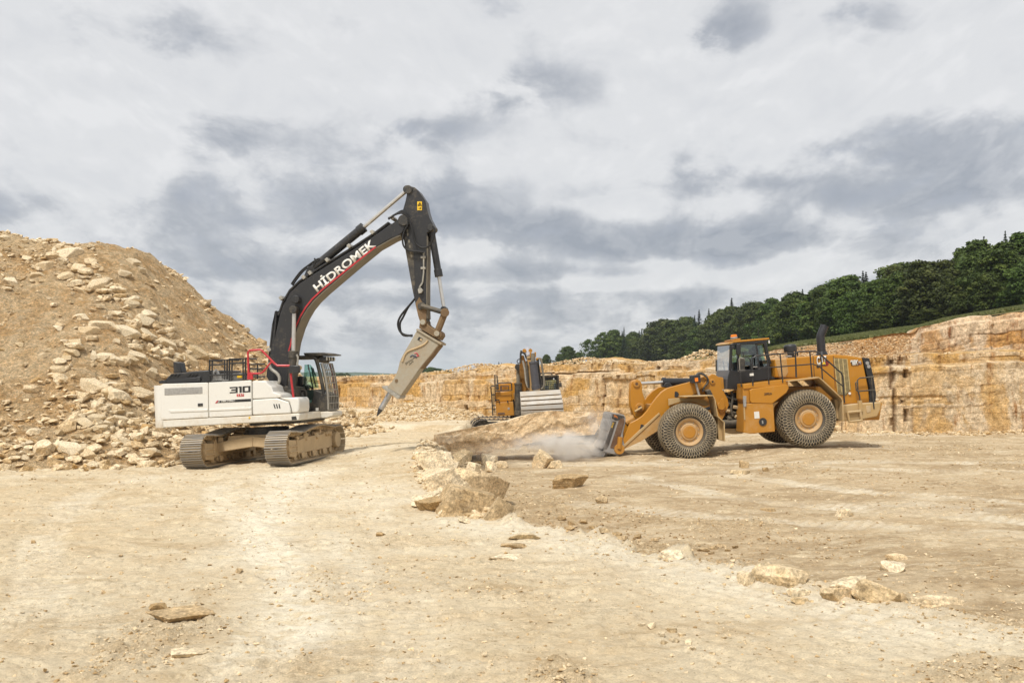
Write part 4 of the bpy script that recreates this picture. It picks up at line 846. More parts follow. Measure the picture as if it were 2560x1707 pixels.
# ---- cab (left side of the machine, beyond the boom)
CN, CF = .46, 1.44
cab = tag(MB().prism(F.ps('D', [(60, 1330), (330, 1330), (780, 1312), (795, 1290), (765, 985), (500, 890), (300, 900), (60, 900)], CN), CN, CF).build('cab', M_BLACKD, E, .02))
def post(pts, lat, r, mat=M_BLACKD, name='cab_pillar', sm=1): MB().tube(F.ps3('D', pts, lat), r, 8, sm).build(name, mat, cab)
for lat in (CN + .04, CF - .04):
    post([(330, 262), (470, 255), (530, 270), (570, 350), (640, 640), (690, 900), (700, 1000)], lat, .058); post([(60, 262), (340, 262)], lat, .055, sm=0); post([(60, 270), (60, 900)], lat, .06, sm=0)
MB().prism(F.ps('D', [(60, 225), (480, 222), (560, 262), (560, 285), (60, 300)], CN), CN, CF).build('cab_roof', M_BLACKD, cab, .03)
MB().prism(F.ps('D', [(300, 172), (700, 166), (838, 196), (838, 216), (690, 224), (560, 226), (320, 222)], CN - .05), CN - .05, CF + .05).build('roof_guard', M_BLACKD, cab, .015)
MB().prism(F.ps('D', [(320, 402), (430, 400), (470, 440), (545, 600), (600, 860), (330, 880), (300, 800)], CN), CN + .02, CN + .03).build('side_window', M_GLASS, cab)
MB().prism(F.ps('D', [(352, 900), (500, 895), (500, 1010), (470, 1140), (370, 1140)], CN), CN - .006, CN + .004).build('lower_side_window', m_plain('dark_green_glass', (.03, .045, .038), .12, 0, .3), cab)
MB().prism(F.ps('D', [(372, 1098), (464, 1094), (462, 1146), (374, 1146)], CN), CN - .012, CN + .002).build('light_green_pane', m_plain('pale_green_glass', (.11, .21, .18), .15, 0, .2), cab)
MB().prism(F.ps('D', [(545, 1248), (598, 1246), (598, 1305), (545, 1308)], CN), CN - .012, CN + .01).build('cab_label', M_LETTER, cab)
for z_ in ([(392, 400), (490, 880)], [(460, 455), (545, 840)], [(490, 470), (520, 580), (548, 612)]): MB().tube(F.ps3('D', z_, CN + .10), .022, 6).build('window_bar', M_BLACK, cab)
g = MB(); g.tube(F.ps3('D', [(300, 790), (430, 822), (470, 860), (470, 900)], CN + .25), .03, 6); g.box(F.p3('D', 330, 850, CN + .3), (.25, .2, .18)); g.build('control_console', M_BLACK, cab, .02)
g = MB(); g.box(F.p3('D', 180, 850, .95), (.5, .5, .7)); g.box(F.p3('D', 90, 620, .95), (.16, .48, .9)); g.build('operator_seat', M_BLACK, cab, .05)
# windscreen, its glass and the stone guard
xs_ = [F.p('D', 585, 380, CN), F.p('D', 660, 640, CN), F.p('D', 720, 975, CN), F.p('D', 775, 1300, CN)]
g = MB(); g.add([(xs_[0][0], CN + .08, xs_[0][1]), (xs_[0][0], CF - .06, xs_[0][1]), (xs_[2][0], CF - .06, xs_[2][1]), (xs_[2][0], CN + .08, xs_[2][1])], [(0, 1, 2, 3)]); g.build('windscreen', M_GLASSB, cab)
gq = [F.p('D', 672, 372, CN), F.p('D', 730, 590, CN), F.p('D', 765, 800, CN), F.p('D', 785, 960, CN), F.p('D', 796, 1150, CN), F.p('D', 797, 1290, CN)]
g = MB(); gl_ = np.array(gq); sL = np.concatenate([[0], np.cumsum(np.hypot(*np.diff(gl_, axis=0).T))])
def gpt(u): return (np.interp(u * sL[-1], sL, gl_[:, 0]), np.interp(u * sL[-1], sL, gl_[:, 1]))
for k in range(8):
    x, z = gpt(k / 7); g.tube([(x, CN, z), (x, CF, z)], .017, 5)
for k in range(7):
    y = CN + (CF - CN) * k / 6; g.tube([(gpt(u / 10)[0] - .012, y, gpt(u / 10)[1]) for u in range(11)], .017 if k not in (0, 6) else .03, 5)
g.build('stone_guard', M_FIT, cab)
for k, y in enumerate((CN + .06, CF - .06)):
    MB().tube([(x - .06, y, z) for x, z in [gpt(u / 8) for u in range(9)]], .03, 6).build('guard_frame', M_BLACKD, cab)
MB().tube([(gpt(u / 8)[0] - .05, CF - .12, gpt(u / 8)[1]) for u in range(9)], .02, 5).build('red_seat_belt', M_RED, cab)
for k in range(4):
    y = CN + .1 + k * .25; a = F.p('D', 620, 290, CN); lamp = MB().box((a[0] + .08, y, a[1]), (.22, .13, .13)).build('work_lamp', M_BLACK, cab, .02); MB().box((a[0] + .20, y, a[1]), (.012, .10, .10)).build('lens', M_LENS, lamp)
MB().tube([(F.p('D', 590, 330, CN)[0], CN, F.p('D', 590, 330, CN)[1]), (F.p('D', 590, 330, CN)[0], CF, F.p('D', 590, 330, CN)[1])], .05, 8).build('lamp_bar', M_BLACKD, cab)
MB().prism(F.ps('D', [(250, 1340), (780, 1316), (870, 1330), (880, 1410), (760, 1450), (270, 1470)], CN - .02), CN - .02, CF).build('cab_base', M_WHITED, E, .03)
MB().prism(F.ps('D', [(555, 1345), (618, 1342), (618, 1395), (555, 1398)], CN - .02), CN - .03, CN).build('grey_label', M_SILVER, E)
g = MB(); g.tube(F.ps3('D', [(240, 905), (330, 905), (352, 940), (350, 1160), (330, 1300)], .1), .045, 8, 1); g.tube(F.ps3('D', [(250, 960), (290, 1040), (290, 1280)], -.05), .06, 8, 1); g.build('hydraulic_hose', M_BLACKD, E)
# ---- lettering on the side doors
def block_num(zp, x0, x1, y0, y1, glyph, par, mat, name):
    g = MB(); H = {'3': [(0, 0, 4, 1), (3, 1, 4, 5), (.8, 2, 3, 3), (0, 4, 3, 5)], '1': [(0, 0, 1.7, 1), (.6, 1, 1.7, 5)], '0': [(0, 0, 4, 1), (0, 4, 4, 5), (0, 1, 1.1, 4), (2.9, 1, 4, 4)]}; off = 0; W_ = {'3': 4.35, '1': 2.1, '0': 4.2}
    tot = sum(W_[c] for c in glyph) - .3
    def P(u, v): 
        fx = u / tot; x = x0 + (x1 - x0) * fx; y = y0 + (y1 - y0) * v / 5 - 12 * fx; return (x, y)
    for ci, c in enumerate(glyph):
        for k, (a, b, cc_, d) in enumerate(H[c]):
            e = .0015 * (k % 3)
            g.prism(F.ps(zp, [P(off + a, b), P(off + cc_, b), P(off + cc_, d), P(off + a, d)], NS), NS - .018 - e, NS - .006)
        off += W_[c]
    return g.build(name, mat, par)
block_num(1, 802, 994, 700, 758, '310', d2, M_BLKLET, 'door_number')
rb = panel('red_badge', 1, [(867, 764), (935, 760), (936, 786), (868, 789)], M_RED, d2, NS - .018, NS - .008, 0); text_on('Z & P', F, 1, (874, 783), (930, 780), NS - .02, .055, M_LETTER, 'badge_lettering', rb, .01)
bb = panel('black_band', 1, [(684, 826), (1000, 808), (1000, 833), (668, 849)], M_BLKLET, d2, NS - .017, NS - .008, 0); text_on('HMK310NLC', F, 1, (724, 843), (850, 836), NS - .02, .062, M_LETTER, 'model_lettering', bb, .008)
panel('red_tab', 1, [(684, 826), (698, 825), (682, 849), (667, 850)], M_RED, d2, NS - .022, NS - .012, 0); panel('grey_tab', 1, [(700, 825), (718, 824), (703, 847), (684, 849)], M_SILVER, d2, NS - .022, NS - .012, 0)
# ================================================================== wheel loader
M_ORG = m_paint('ochre_machine_paint', (.47, .205, .016), .36, .05, None, .05, 0, (.46, .31, .15), 11)
M_ORGD = m_paint('dusty_ochre_paint', (.46, .205, .022), .5, .24, None, .15, 0, (.50, .35, .18), 12)
M_ORGM = m_paint('dust_coated_ochre_paint', (.44, .22, .045), .7, .62, None, .1, 0, (.53, .40, .23), 13)
M_FEND = m_paint('dust_coated_fender', (.44, .28, .10), .75, .72, None, .1, 0, (.50, .385, .23), 14)
M_CABB = m_paint('black_cab_paint', (.022, .022, .023), .3, .03, None, 0, 0, (.28, .22, .15), 15)
M_CABG = m_paint('grey_dusty_cab_front', (.10, .10, .105), .45, .25, None, 0, 0, (.30, .27, .23), 16)
M_TYRE = m_paint('dusty_tyre_rubber', (.045, .045, .045), .8, .40, None, 0, 0, (.30, .23, .14), 17)
M_CHAIN = m_plain('worn_tyre_chain', (.40, .33, .22), .5, .15, .6, 9)
M_RIM = m_paint('dusty_wheel_rim', (.46, .255, .08), .7, .62, None, .1, 0, (.54, .40, .24), 18)
M_BUCK = m_paint('scoured_bucket_steel', (.34, .33, .32), .42, .22, None, .6, .3, (.45, .38, .28), 19)
M_BUCKR = m_paint('rusty_bucket_plate', (.12, .06, .028), .7, .28, None, .6, 0, (.30, .24, .18), 20)
M_AMBER = m_plain('amber_beacon', (.85, .22, .01), .25, 0, .1)
M_GRIL = m_plain('tan_grille', (.55, .43, .20), .55, 0, .25, 12)

LFH = Vector(at(1725.7, 1080, 37.0)); LRH = Vector(at(2024.3, 1047, 37.4))
lx = (LRH - LFH).normalized(); ly = Vector((-lx.y, lx.x, 0)).normalized(); lz = lx.cross(ly)
WR, HW = 1.06, 1.75
LO_ = (LFH + LRH) / 2 + ly * HW - lz * WR
LM = Matrix(((lx.x, ly.x, lz.x, LO_.x), (lx.y, ly.y, lz.y, LO_.y), (lx.z, ly.z, lz.z, LO_.z), (0, 0, 0, 1)))
Q = Frame(LM); L = tag(empty('wheel_loader', LM), 'big ochre yellow wheel loader with chained tyres pushing a rock slab with its narrow bucket', 'wheel loader')
WB = (LRH - LFH).length / 2
def lp(name, zp, pts, lat, y0, y1, mat, par=L, bev=.015): return MB().prism(Q.ps(zp, pts, lat), y0, y1).build(name, mat, par, bev)
# ---- wheels: tyre, chain net, rim
def tyre_prof():
    w = .44; P = [(.50, -.30), (.56, -.36), (.68, -.425), (.80, -.445), (.92, -.43), (1.0, -.385), (1.035, -.30), (1.05, -.15), (1.055, 0), (1.05, .15), (1.035, .30), (1.0, .385), (.92, .43), (.80, .445), (.68, .425), (.56, .36), (.50, .30)]
    return P
def chain_mesh():
    P = np.array(tyre_prof())[1:-1]; s = np.concatenate([[0], np.cumsum(np.hypot(*np.diff(P, axis=0).T))]); N = 54; nodes = 27; u = np.linspace(.035, .965, nodes) * s[-1]
    rr = np.interp(u, s, P[:, 0]); aa = np.interp(u, s, P[:, 1]); out = .022
    n0 = np.gradient(aa); n1 = -np.gradient(rr); ln = np.hypot(n0, n1); n0, n1 = n0 / ln, n1 / ln
    if n0[nodes // 2] < 0: n0, n1 = -n0, -n1
    def pt(i, k):
        r = rr[i] + n0[i] * out; a = aa[i] + n1[i] * out; th = 2 * math.pi * k / N; return Vector((r * math.cos(th), a, r * math.sin(th)))
    g = MB(); rnd = random.Random(4)
    def link_(p, q, wd=.018):
        d = q - p; l = d.length; d.normalize(); rad = Vector((p.x, 0, p.z)).normalized(); u_ = d.cross(rad)
        if u_.length < 1e-4: return
        u_.normalize(); v_ = u_.cross(d); e = d * (l * .06); p = p - e; q = q + e
        a = [p + u_ * wd * .5 + v_ * wd * .45, p - u_ * wd * .5 + v_ * wd * .45, p - u_ * wd * .5 - v_ * wd * .45, p + u_ * wd * .5 - v_ * wd * .45]; b = [x + (q - p) for x in a]
        g.hexa(a, b)
    # hexagon net: zig-zag rings joined by short cross links
    for i in range(nodes):
        ph = 0 if i % 4 < 2 else 1
        if i % 2 == 0:
            for k in range(N):
                off = .5 if (i // 2) % 2 else 0; j = min(i + 1, nodes - 1)
                a = pt(i, k + off); m = pt(j, k + off + .5) if j != i else pt(i, k + off + .5); b = pt(i, k + 1 + off); link_(a, m); link_(m, b)
        else:
            if i + 1 < nodes:
                for k in range(N):
                    off = .5 if (i // 2) % 2 else 0; link_(pt(i, k + off + .5), pt(i + 1, k + off + .5), .026)
    return g.mesh('tyre_chain', 40)
tyre_me = MB().lathe(tyre_prof(), (0, 0, 0), 'y', 64, False).mesh('tyre', 50); chain_me = chain_mesh()
rim_me = MB().lathe([(.05, -.30), (.30, -.30), (.315, -.285), (.33, -.255), (.40, -.255), (.415, -.30), (.47, -.345), (.505, -.36), (.525, -.34), (.525, -.2), (.525, .30), (.05, .30)], (0, 0, 0), 'y', 48).mesh('rim', 30)
bolt_me = MB().cone((.365, -.285, 0), (.365, -.25, 0), .018, n=6).mesh('wheel_bolt'); hub_me = MB().lathe([(.02, -.325), (.225, -.325), (.24, -.31), (.24, -.29), (.02, -.29)], (0, 0, 0), 'y', 32).mesh('hub_cap', 30)
tyre_me.materials.append(M_TYRE); chain_me.materials.append(M_CHAIN); rim_me.materials.append(M_RIM); bolt_me.materials.append(M_FIT); hub_me.materials.append(M_ORGD)
for wx in (-WB, WB):
    for sd in (-1, 1):
        yc = sd * (HW - .43); sq = .045 if wx < 0 else 0.0
        wm = Matrix.Translation((wx, yc, WR)) @ Matrix.Rotation(math.pi if sd > 0 else 0, 4, 'Z') @ Matrix.Rotation(random.uniform(0, 1), 4, 'Y') @ Matrix.Scale(1.02 if wx > 0 else 1.0, 4)
        wh = link('wheel', tyre_me, None, L); wh.matrix_local = wm
        for nm, me in (('tyre_chain', chain_me), ('rim', rim_me), ('hub_cap', hub_me)): link(nm, me, None, wh)
        if sd < 0:
            for k in range(14): bo = link('wheel_bolt', bolt_me, None, wh); bo.matrix_local = Matrix.Rotation(2 * math.pi * k / 14, 4, 'Y')
for wx in (-WB, WB): MB().cone((wx, -1.2, WR), (wx, 1.2, WR), .26, n=20).build('axle', M_MUD, L)

# ---- front frame and lift arms
lp('front_frame', 'A', [(860, 830), (985, 690), (1100, 620), (1280, 640), (1290, 760), (1300, 1000), (1240, 1110), (900, 1110)], -.45, -.55, .55, M_ORGD, L, .02)
ARM = [(300, 1345), (292, 1275), (318, 1215), (345, 1150), (375, 1085), (440, 1052), (492, 1018), (545, 960), (592, 890), (635, 832), (685, 778), (740, 742), (890, 702), (985, 678), (1040, 672), (1085, 690), (1080, 740), (1030, 790), (960, 830), (890, 860), (800, 940), (690, 1060), (640, 1165), (480, 1265)]
for lat in (-.86, .70):
    pts = Q.ps('A', ARM, -.86)
    la = MB().prism(pts, lat, lat + .16).build('lift_arm', M_ORG, L, .02)
    if lat < 0:
        MB().prism(Q.ps('A', [(305, 1335), (300, 1308), (470, 1150), (655, 985), (665, 1002), (480, 1175)], -.86), -.90, -.85).build('arm_rib', M_FEND, la, .01)
        MB().prism(Q.ps('A', [(306, 1345), (480, 1180), (668, 1005), (700, 1040), (640, 1165), (480, 1265)], -.86), -.866, -.85).build('dusty_arm_plate', M_ORGM, la, .003)
        for c_ in ((487, 1128), (822, 806)): MB().cone(Q.p3('A', *c_, -.872), Q.p3('A', *c_, -.85), .11, n=20).build('arm_bore', M_BLKLET, la)
MB().prism(Q.ps('A', [(560, 900), (660, 900), (660, 1010), (560, 1010)], 0), -.70, .70).build('arm_cross_tube', M_ORGD, L, .03)
# loader tower and its pins
TOW = [(1060, 760), (1100, 700), (1150, 625), (1175, 606), (1205, 612), (1262, 652), (1280, 760), (1330, 850), (1342, 910), (1320, 960), (1265, 992), (1238, 960), (1215, 880), (1120, 800)]
for lat in (-.62, .50): lp('loader_tower', 'A', TOW, -.62, lat, lat + .12, M_ORG, L, .015)
for (x, y, r) in ((1182, 682, .10), (1272, 918, .16)):
    a = Q.p3('A', x, y, -.68); MB().lathe([(.02, 0), (r, 0), (r, .10), (.02, .10)], a, 'y', 20).build('pivot_pin', M_ORGD, L, .012); MB().lathe([(.01, -.01), (r * .4, -.01), (r * .4, .02), (.01, .02)], a, 'y', 12).build('grease_fitting', M_BLKLET, L)
MB().prism(Q.ps('A', [(1238, 950), (1250, 880), (1262, 850), (1290, 842), (1300, 880), (1298, 950), (1270, 960)], -.68), -.70, -.66).build('pin_keeper', M_ORG, L, .01)
# tilt lever (bellcrank)
BEL = [(378, 800), (383, 700), (402, 672), (438, 660), (474, 674), (490, 706), (494, 780), (520, 862), (512, 940), (480, 1010), (440, 1050), (408, 1010), (380, 910)]
for lat in (-.20, .06): lp('bellcrank', 'A', BEL, -.2, lat, lat + .14, M_ORG, L, .02)
for (x, y, r) in ((438, 703, .13), (470, 935, .17)):
    a = Q.p3('A', x, y, -.26); MB().lathe([(.02, 0), (r, 0), (r, .5), (.02, .5)], a, 'y', 22).build('bellcrank_pin', M_ORGD, L, .012); MB().lathe([(.01, -.012), (r * .45, -.012), (r * .45, .0), (.01, .0)], a, 'y', 14).build('pin_recess', M_BUCKR, L)
MB().tube([Q.p3('A', 420, 975, -.30), Q.p3('A', 490, 935, -.30)], .045, 8).build('grease_arm', M_FEND, L)
MB().tube([Q.p3('A', 430, 1030, 0), Q.p3('A', 330, 1090, 0)], .15, 10).build('bucket_link', M_ORGD, L, .01)
g = MB(); a, b, c = Q.p3('A', 985, 690, 0), Q.p3('A', 690, 688, 0), Q.p3('A', 440, 702, 0); g.cone(a, b, .165, n=24); d_ = (b - a).normalized(); g.cone(b - d_ * .12, b + d_ * .02, .19, n=24)
tc_ = g.build('tilt_cylinder', M_CABB, L, .01); MB().cone(b, c, .065, n=18).build('piston_rod', M_CHROME, tc_)
MB().prism(Q.ps('A', [(690, 735), (720, 692), (760, 690), (790, 728), (740, 742)], -.18), -.22, -.10).build('port_block', M_BLACK, tc_, .02)
# lift cylinder on the visible side
MB().cone(Q.p3('A', 1260, 915, -.45), Q.p3('A', 850, 1010, -.45), .12, n=18).build('lift_cylinder', M_CABB, L)
# hoses and the front work light post
for k, P in enumerate(([(1010, 700), (1000, 650), (1035, 600), (1080, 605), (1130, 640), (1145, 690), (1100, 730), (1085, 780)], [(1010, 690), (1020, 610), (1060, 590), (1110, 615), (1140, 660), (1120, 720)], [(850, 800), (900, 770), (960, 740), (985, 710)], [(860, 815), (905, 785), (965, 752), (1000, 700)], [(1140, 760), (1200, 770), (1290, 765)])):
    MB().tube(Q.ps3('A', P, -.70 + .03 * k), .035, 7, 2).build('hydraulic_hose', M_FIT if k in (2, 3, 4) else M_BLACKD, L)
g = MB(); g.tube(Q.ps3('A', [(1050, 815), (1012, 680)], -1.0), .045, 7); po = g.build('lamp_post', M_SILVER, L)
MB().box(Q.p3('A', 1010, 655, -1.0), (.36, .3, .30)).build('work_lamp', M_BLACK, po, .02); MB().box(Q.p3('A', 1024, 662, -1.16), (.12, .02, .14)).build('indicator_lens', M_AMBER, po)
lp('filler_box', 'A', [(1110, 770), (1150, 755), (1180, 810), (1130, 815)], -.95, -1.05, -.75, M_BLACKD, L, .02)
# ---- front fender
lp('front_fender', 'A', [(750, 915), (748, 850), (885, 838), (1110, 860), (1150, 900), (1120, 925), (1000, 880), (860, 880)], -1.02, -1.04, -.98, M_FEND, L, .01)
fen = MB().strip(Q.ps('A', [(898, 828), (1185, 818), (1205, 860), (1232, 1022), (1296, 1080), (1299, 1262)], -HW), -HW - .02, -.98, .035).build('front_fender', M_FEND, L, .006)
MB().strip(Q.ps('A', [(898, 828), (1185, 818), (1205, 860), (1232, 1022), (1296, 1080), (1299, 1262)], -HW), .98, HW + .02, .035).build('front_fender', M_FEND, L, .006)
lp('mud_flap', 'A', [(1232, 1030), (1300, 1085), (1300, 1265), (1238, 1245)], -HW + .25, -HW + .24, -1.0, M_FEND, fen, .005)

# ---- bucket (narrow, heavy)
BKW = .86
BO = [(812, 330), (930, 350), (1065, 380), (1095, 440), (1100, 520), (1075, 640), (1040, 800), (1040, 950), (1078, 1080), (1075, 1220), (1040, 1300), (940, 1330), (780, 1310), (560, 1260), (580, 1180), (700, 800), (790, 500), (780, 440)]
side = Q.ps('E', BO, -BKW)
bk = MB(); 
shell_o = Q.ps('E', [(795, 325), (930, 345), (1070, 375), (1100, 440), (1095, 560), (1040, 800), (1040, 960), (1080, 1090), (1075, 1220), (1040, 1305), (940, 1335), (780, 1312), (640, 1290)], -BKW)
shell_i = Q.ps('E', [(775, 345), (920, 392), (1000, 430), (1030, 520), (930, 820), (830, 1080), (740, 1200), (600, 1262)], -BKW)
bk.strip(shell_o, -BKW, BKW, .06)
bucket = bk.build('bucket', M_BUCK, L, .01)
# back wall seen through the mouth: ribbed, scoured plate
wl = Q.ps('E', [(795, 330), (760, 470), (690, 760), (610, 1010), (520, 1200)], -BKW)
MB().strip([(a + .03, b) for a, b in wl], -BKW + .02, BKW - .02, .05).build('bucket_wall', M_BUCK, bucket, .01)
for k in range(6):
    y = -BKW + .12 + k * .29; P = [(a - .02, b) for a, b in wl[:3]]; MB().strip(P, y, y + .10, .05).build('wear_rib', M_BUCK, bucket, .015)
for s_ in (-1, 1):
    y0 = -BKW - .05 if s_ < 0 else BKW - .01
    sp = MB().prism(side, y0, y0 + .06).build('side_plate', M_BUCK, bucket, .01)
    if s_ < 0:
        MB().prism(Q.ps('E', [(775, 440), (790, 330), (930, 350), (1065, 382), (1090, 430), (1010, 440), (930, 490), (860, 495)], -BKW), -BKW - .075, -BKW - .04).build('corner_guard', M_BLACKD, sp, .01)
        MB().prism(Q.ps('E', [(800, 505), (885, 525), (700, 1100), (640, 1200), (560, 1205)], -BKW), -BKW - .07, -BKW - .04).build('side_cutter', m_paint('dark_cutter', (.05, .042, .036), .6, .26, None, .5, 0, (.22, .16, .11), 21), sp, .01)
        MB().prism(Q.ps('E', [(950, 470), (1000, 440), (1070, 450), (1085, 520), (1010, 800), (960, 960), (900, 1200), (730, 1165)], -BKW), -BKW - .07, -BKW - .04).build('side_panel', M_BUCKR, sp, .012)
        MB().prism(Q.ps('E', [(815, 365), (850, 360), (905, 395), (920, 450), (870, 420), (830, 410)], -BKW), -BKW - .082, -BKW - .07).build('orange_emblem', m_plain('worn_orange', (.42, .13, .02), .6), sp)
        text_on('ESCO', Q, 'E', (792, 680), (838, 555), -BKW - .075, .055, M_YELLOW, 'yellow_lettering', sp, .02)
    MB().lathe([(.02, -.08), (.20, -.08), (.20, .08), (.02, .08)], Q.p3('E', 958, 1195, -BKW - .02) + Vector((0, 0 if s_ < 0 else 2 * BKW, 0)), 'y', 24).build('hinge_boss', M_ORGD, bucket, .012)
    MB().tube([Q.p3('E', 958, 1195, -BKW - .06) + Vector((0, 0 if s_ < 0 else 2 * BKW, 0)), Q.p3('E', 985, 900, -BKW - .06) + Vector((0, 0 if s_ < 0 else 2 * BKW, 0))], .10, 8).build('hinge_arm', M_ORGD, bucket)
MB().lathe([(.01, -.02), (.035, -.02), (.035, 0), (.01, 0)], Q.p3('E', 955, 1195, -BKW - .10), 'y', 10).build('hinge_pin', M_BLKLET, bucket)
MB().prism(Q.ps('E', [(180, 1235), (230, 1245), (430, 1300), (480, 1255), (560, 1240), (640, 1290), (580, 1400), (520, 1410), (330, 1345), (200, 1275)], -BKW), -BKW, BKW).build('bucket_lip', M_BUCK, bucket, .02)
for k in range(4):
    y = -BKW + .05 + k * .52; MB().prism(Q.ps('E', [(110, 1252), (185, 1236), (300, 1270), (310, 1335), (200, 1278)], -BKW), y, y + .16).build('bucket_tooth', M_BUCK, bucket, .015)

# ---- articulation joint
lp('articulation_housing', 'A', [(1230, 1010), (1300, 1000), (1330, 790), (1480, 780), (1480, 1190), (1380, 1195), (1240, 1150)], -.3, -.28, .45, M_BLACKD, L, .03)
for k, P in enumerate(([(1330, 800), (1400, 770), (1460, 800), (1470, 870), (1440, 930), (1460, 1000)], [(1350, 860), (1330, 930), (1340, 1010), (1400, 1040)], [(1430, 820), (1445, 900), (1420, 980), (1440, 1060)], [(1300, 830), (1350, 840), (1420, 860)], [(1370, 780), (1380, 860), (1360, 940), (1380, 1020)])):
    MB().tube(Q.ps3('A', P, -.42 - .05 * k), .045, 7, 2).build('hydraulic_hose', M_ORGD if k in (0, 2) else M_BLACKD, L)
MB().tube(Q.ps3('A', [(1270, 1090), (1380, 1090), (1450, 1078), (1490, 1082)], -.55), .14, 12).build('steering_cylinder', M_BLACKD, L)
for k, (x, y) in enumerate(((1340, 900), (1400, 930), (1380, 985), (1420, 1020), (1350, 1040), (1330, 960))): MB().box(Q.p3('A', x, y, -.5), (.22, .22, .12), Euler((.2 * k, .3, .1 * k)).to_matrix()).build('valve_block', M_MUD if k % 2 else M_BLACKD, L, .02)
lp('skid_plate', 'A', [(1250, 1140), (1480, 1135), (1480, 1185), (1400, 1195), (1260, 1170)], -.4, -.45, .5, M_MUD, L, .02)

# ---- rear frame, platform and tank
lp('rear_frame', 4, [(1230, 560), (1900, 540), (2230, 665), (2210, 790), (1900, 800), (1500, 860), (1240, 860)], -.5, -.75, .75, M_ORGD, L, .03)
plat = lp('side_platform', 4, [(1228, 530), (1560, 492), (1782, 478), (1785, 492), (1560, 512), (1556, 540), (1290, 560), (1230, 565)], -1.55, -1.55, -.80, M_ORG, L, .015)
lp('side_platform', 4, [(1228, 530), (1560, 492), (1782, 478), (1785, 492), (1560, 512), (1556, 540), (1290, 560), (1230, 565)], -1.55, .80, 1.55, M_ORG, L, .015)
tank = lp('fuel_tank', 4, [(1278, 572), (1300, 562), (1562, 532), (1565, 560), (1548, 592), (1445, 672), (1290, 668), (1280, 650)], -1.62, -1.62, -.72, M_ORG, L, .02)
lp('platform_side', 4, [(1226, 560), (1285, 556), (1282, 665), (1250, 672), (1226, 640)], -1.5, -1.5, -.72, M_ORGD, L, .015)
lp('step_box', 4, [(1246, 672), (1445, 664), (1452, 690), (1464, 878), (1280, 893), (1230, 885), (1235, 760)], -1.60, -1.60, -.72, M_ORGD, L, .02)
lp('tank_bracket', 4, [(1446, 668), (1490, 660), (1465, 685), (1450, 715)], -1.5, -1.5, -1.3, M_ORGM, L, .01)
lp('white_notice', 4, [(1308, 733), (1345, 729), (1349, 780), (1312, 783)], -1.60, -1.612, -1.595, M_LETTER, L, .003)
a = Q.p3(4, 1373, 806, -1.61); MB().lathe([(.12, -.02), (.15, -.02), (.15, .04), (.12, .04)], a, 'y', 24).build('port_rim', M_BLACK, L); MB().lathe([(.005, .0), (.125, .0), (.125, .03), (.005, .03)], a, 'y', 24).build('port_hole', M_BLKLET, L)
MB().box(Q.p3(4, 1371, 808, -1.63), (.05, .02, .12)).build('port_lever', M_SILVER, L)
text_on('ZEPPELIN', Q, 4, (1384, 612), (1440, 607), -1.625, .085, M_BLKLET, 'tank_lettering', tank, .01)
lp('grey_reflector', 4, [(1228, 618), (1250, 616), (1250, 695), (1230, 698)], -1.62, -1.66, -1.58, M_SILVER, L, .01)
MB().tube(Q.ps3(4, [(1236, 700), (1240, 790)], -1.62), .03, 6).build('grab_handle', M_FEND, L)
# ---- rear fender
rf_ = [(1556, 508), (1782, 481), (1800, 492), (1950, 632), (1958, 655), (1962, 800)]
for y0, y1 in ((-HW - .03, -.95), (.95, HW + .03)): rfo = MB().strip(Q.ps(4, rf_, -HW), y0, y1, .04).build('rear_fender', M_FEND, L, .006)
lp('fender_flap', 4, [(1900, 640), (1955, 660), (1960, 798), (1915, 780)], -HW + .4, -HW + .38, -1.0, M_FEND, L, .005)

# ---- engine hood
HN = -.98
hood = lp('engine_hood', 4, [(1465, 480), (1462, 348), (1620, 332), (1888, 312), (1990, 318), (2104, 336), (2150, 560), (2160, 664), (1960, 680), (1920, 610), (1800, 492), (1700, 490)], HN, HN, -HN, M_ORG, L, .04)
lp('air_box', 4, [(1463, 350), (1545, 343), (1560, 440), (1540, 480), (1490, 478)], HN, HN - .02, HN + .05, M_ORGM, hood, .02)
for x in (1740, 1888): lp('panel_seam', 4, [(x, 322), (x + 5, 322), (x + 20, 560), (x + 15, 560)], HN, HN - .004, HN + .01, M_BUCKR, hood, 0)
lp('service_handle', 4, [(1768, 396), (1785, 395), (1785, 408), (1768, 409)], HN, HN - .02, HN + .01, M_BLKLET, hood, 0)
gr = lp('radiator_grille', 4, [(1896, 337), (1992, 345), (2019, 560), (1986, 612), (1926, 606), (1915, 480)], HN, HN - .012, HN + .01, M_BLKLET, L, 0)
g = MB(); 
for k in range(30):
    y = 343 + k * 8.9; f_ = (y - 337) / 270; xl = 1897 + f_ * 30; xr = 1992 + min(f_, .83) * 32 - max(0, f_ - .82) * 200
    g.tube([Q.p3(4, xl, y, HN - .03), Q.p3(4, xr, y + 4, HN - .03)], .014, 4)
for fx in (0, .33, .66, 1.0): g.tube([Q.p3(4, 1897 + fx * 95, 338 + fx * 7, HN - .03), Q.p3(4, 1924 + fx * 90, 590 - (fx > .9) * 18, HN - .03)], .018, 5)
g.build('grille_slats', M_GRIL, gr)
lp('rear_cowl', 4, [(2104, 334), (2155, 340), (2185, 470), (2206, 600), (2200, 662), (2152, 666), (2160, 560), (2135, 450)], HN, HN - .02, -HN + .02, M_CABB, L, .02)
for (x, y) in ((2140, 375), (2150, 400)): MB().lathe([(.01, -.03), (.07, -.03), (.07, .02), (.01, .02)], Q.p3(4, x, y, HN - .03), 'y', 14).build('rear_lamp', M_SILVER, L)
MB().cone(Q.p3(4, 2012, 597, HN - .05), Q.p3(4, 2012, 597, HN + .03), .05, n=12).build('cap', M_LETTER, L)
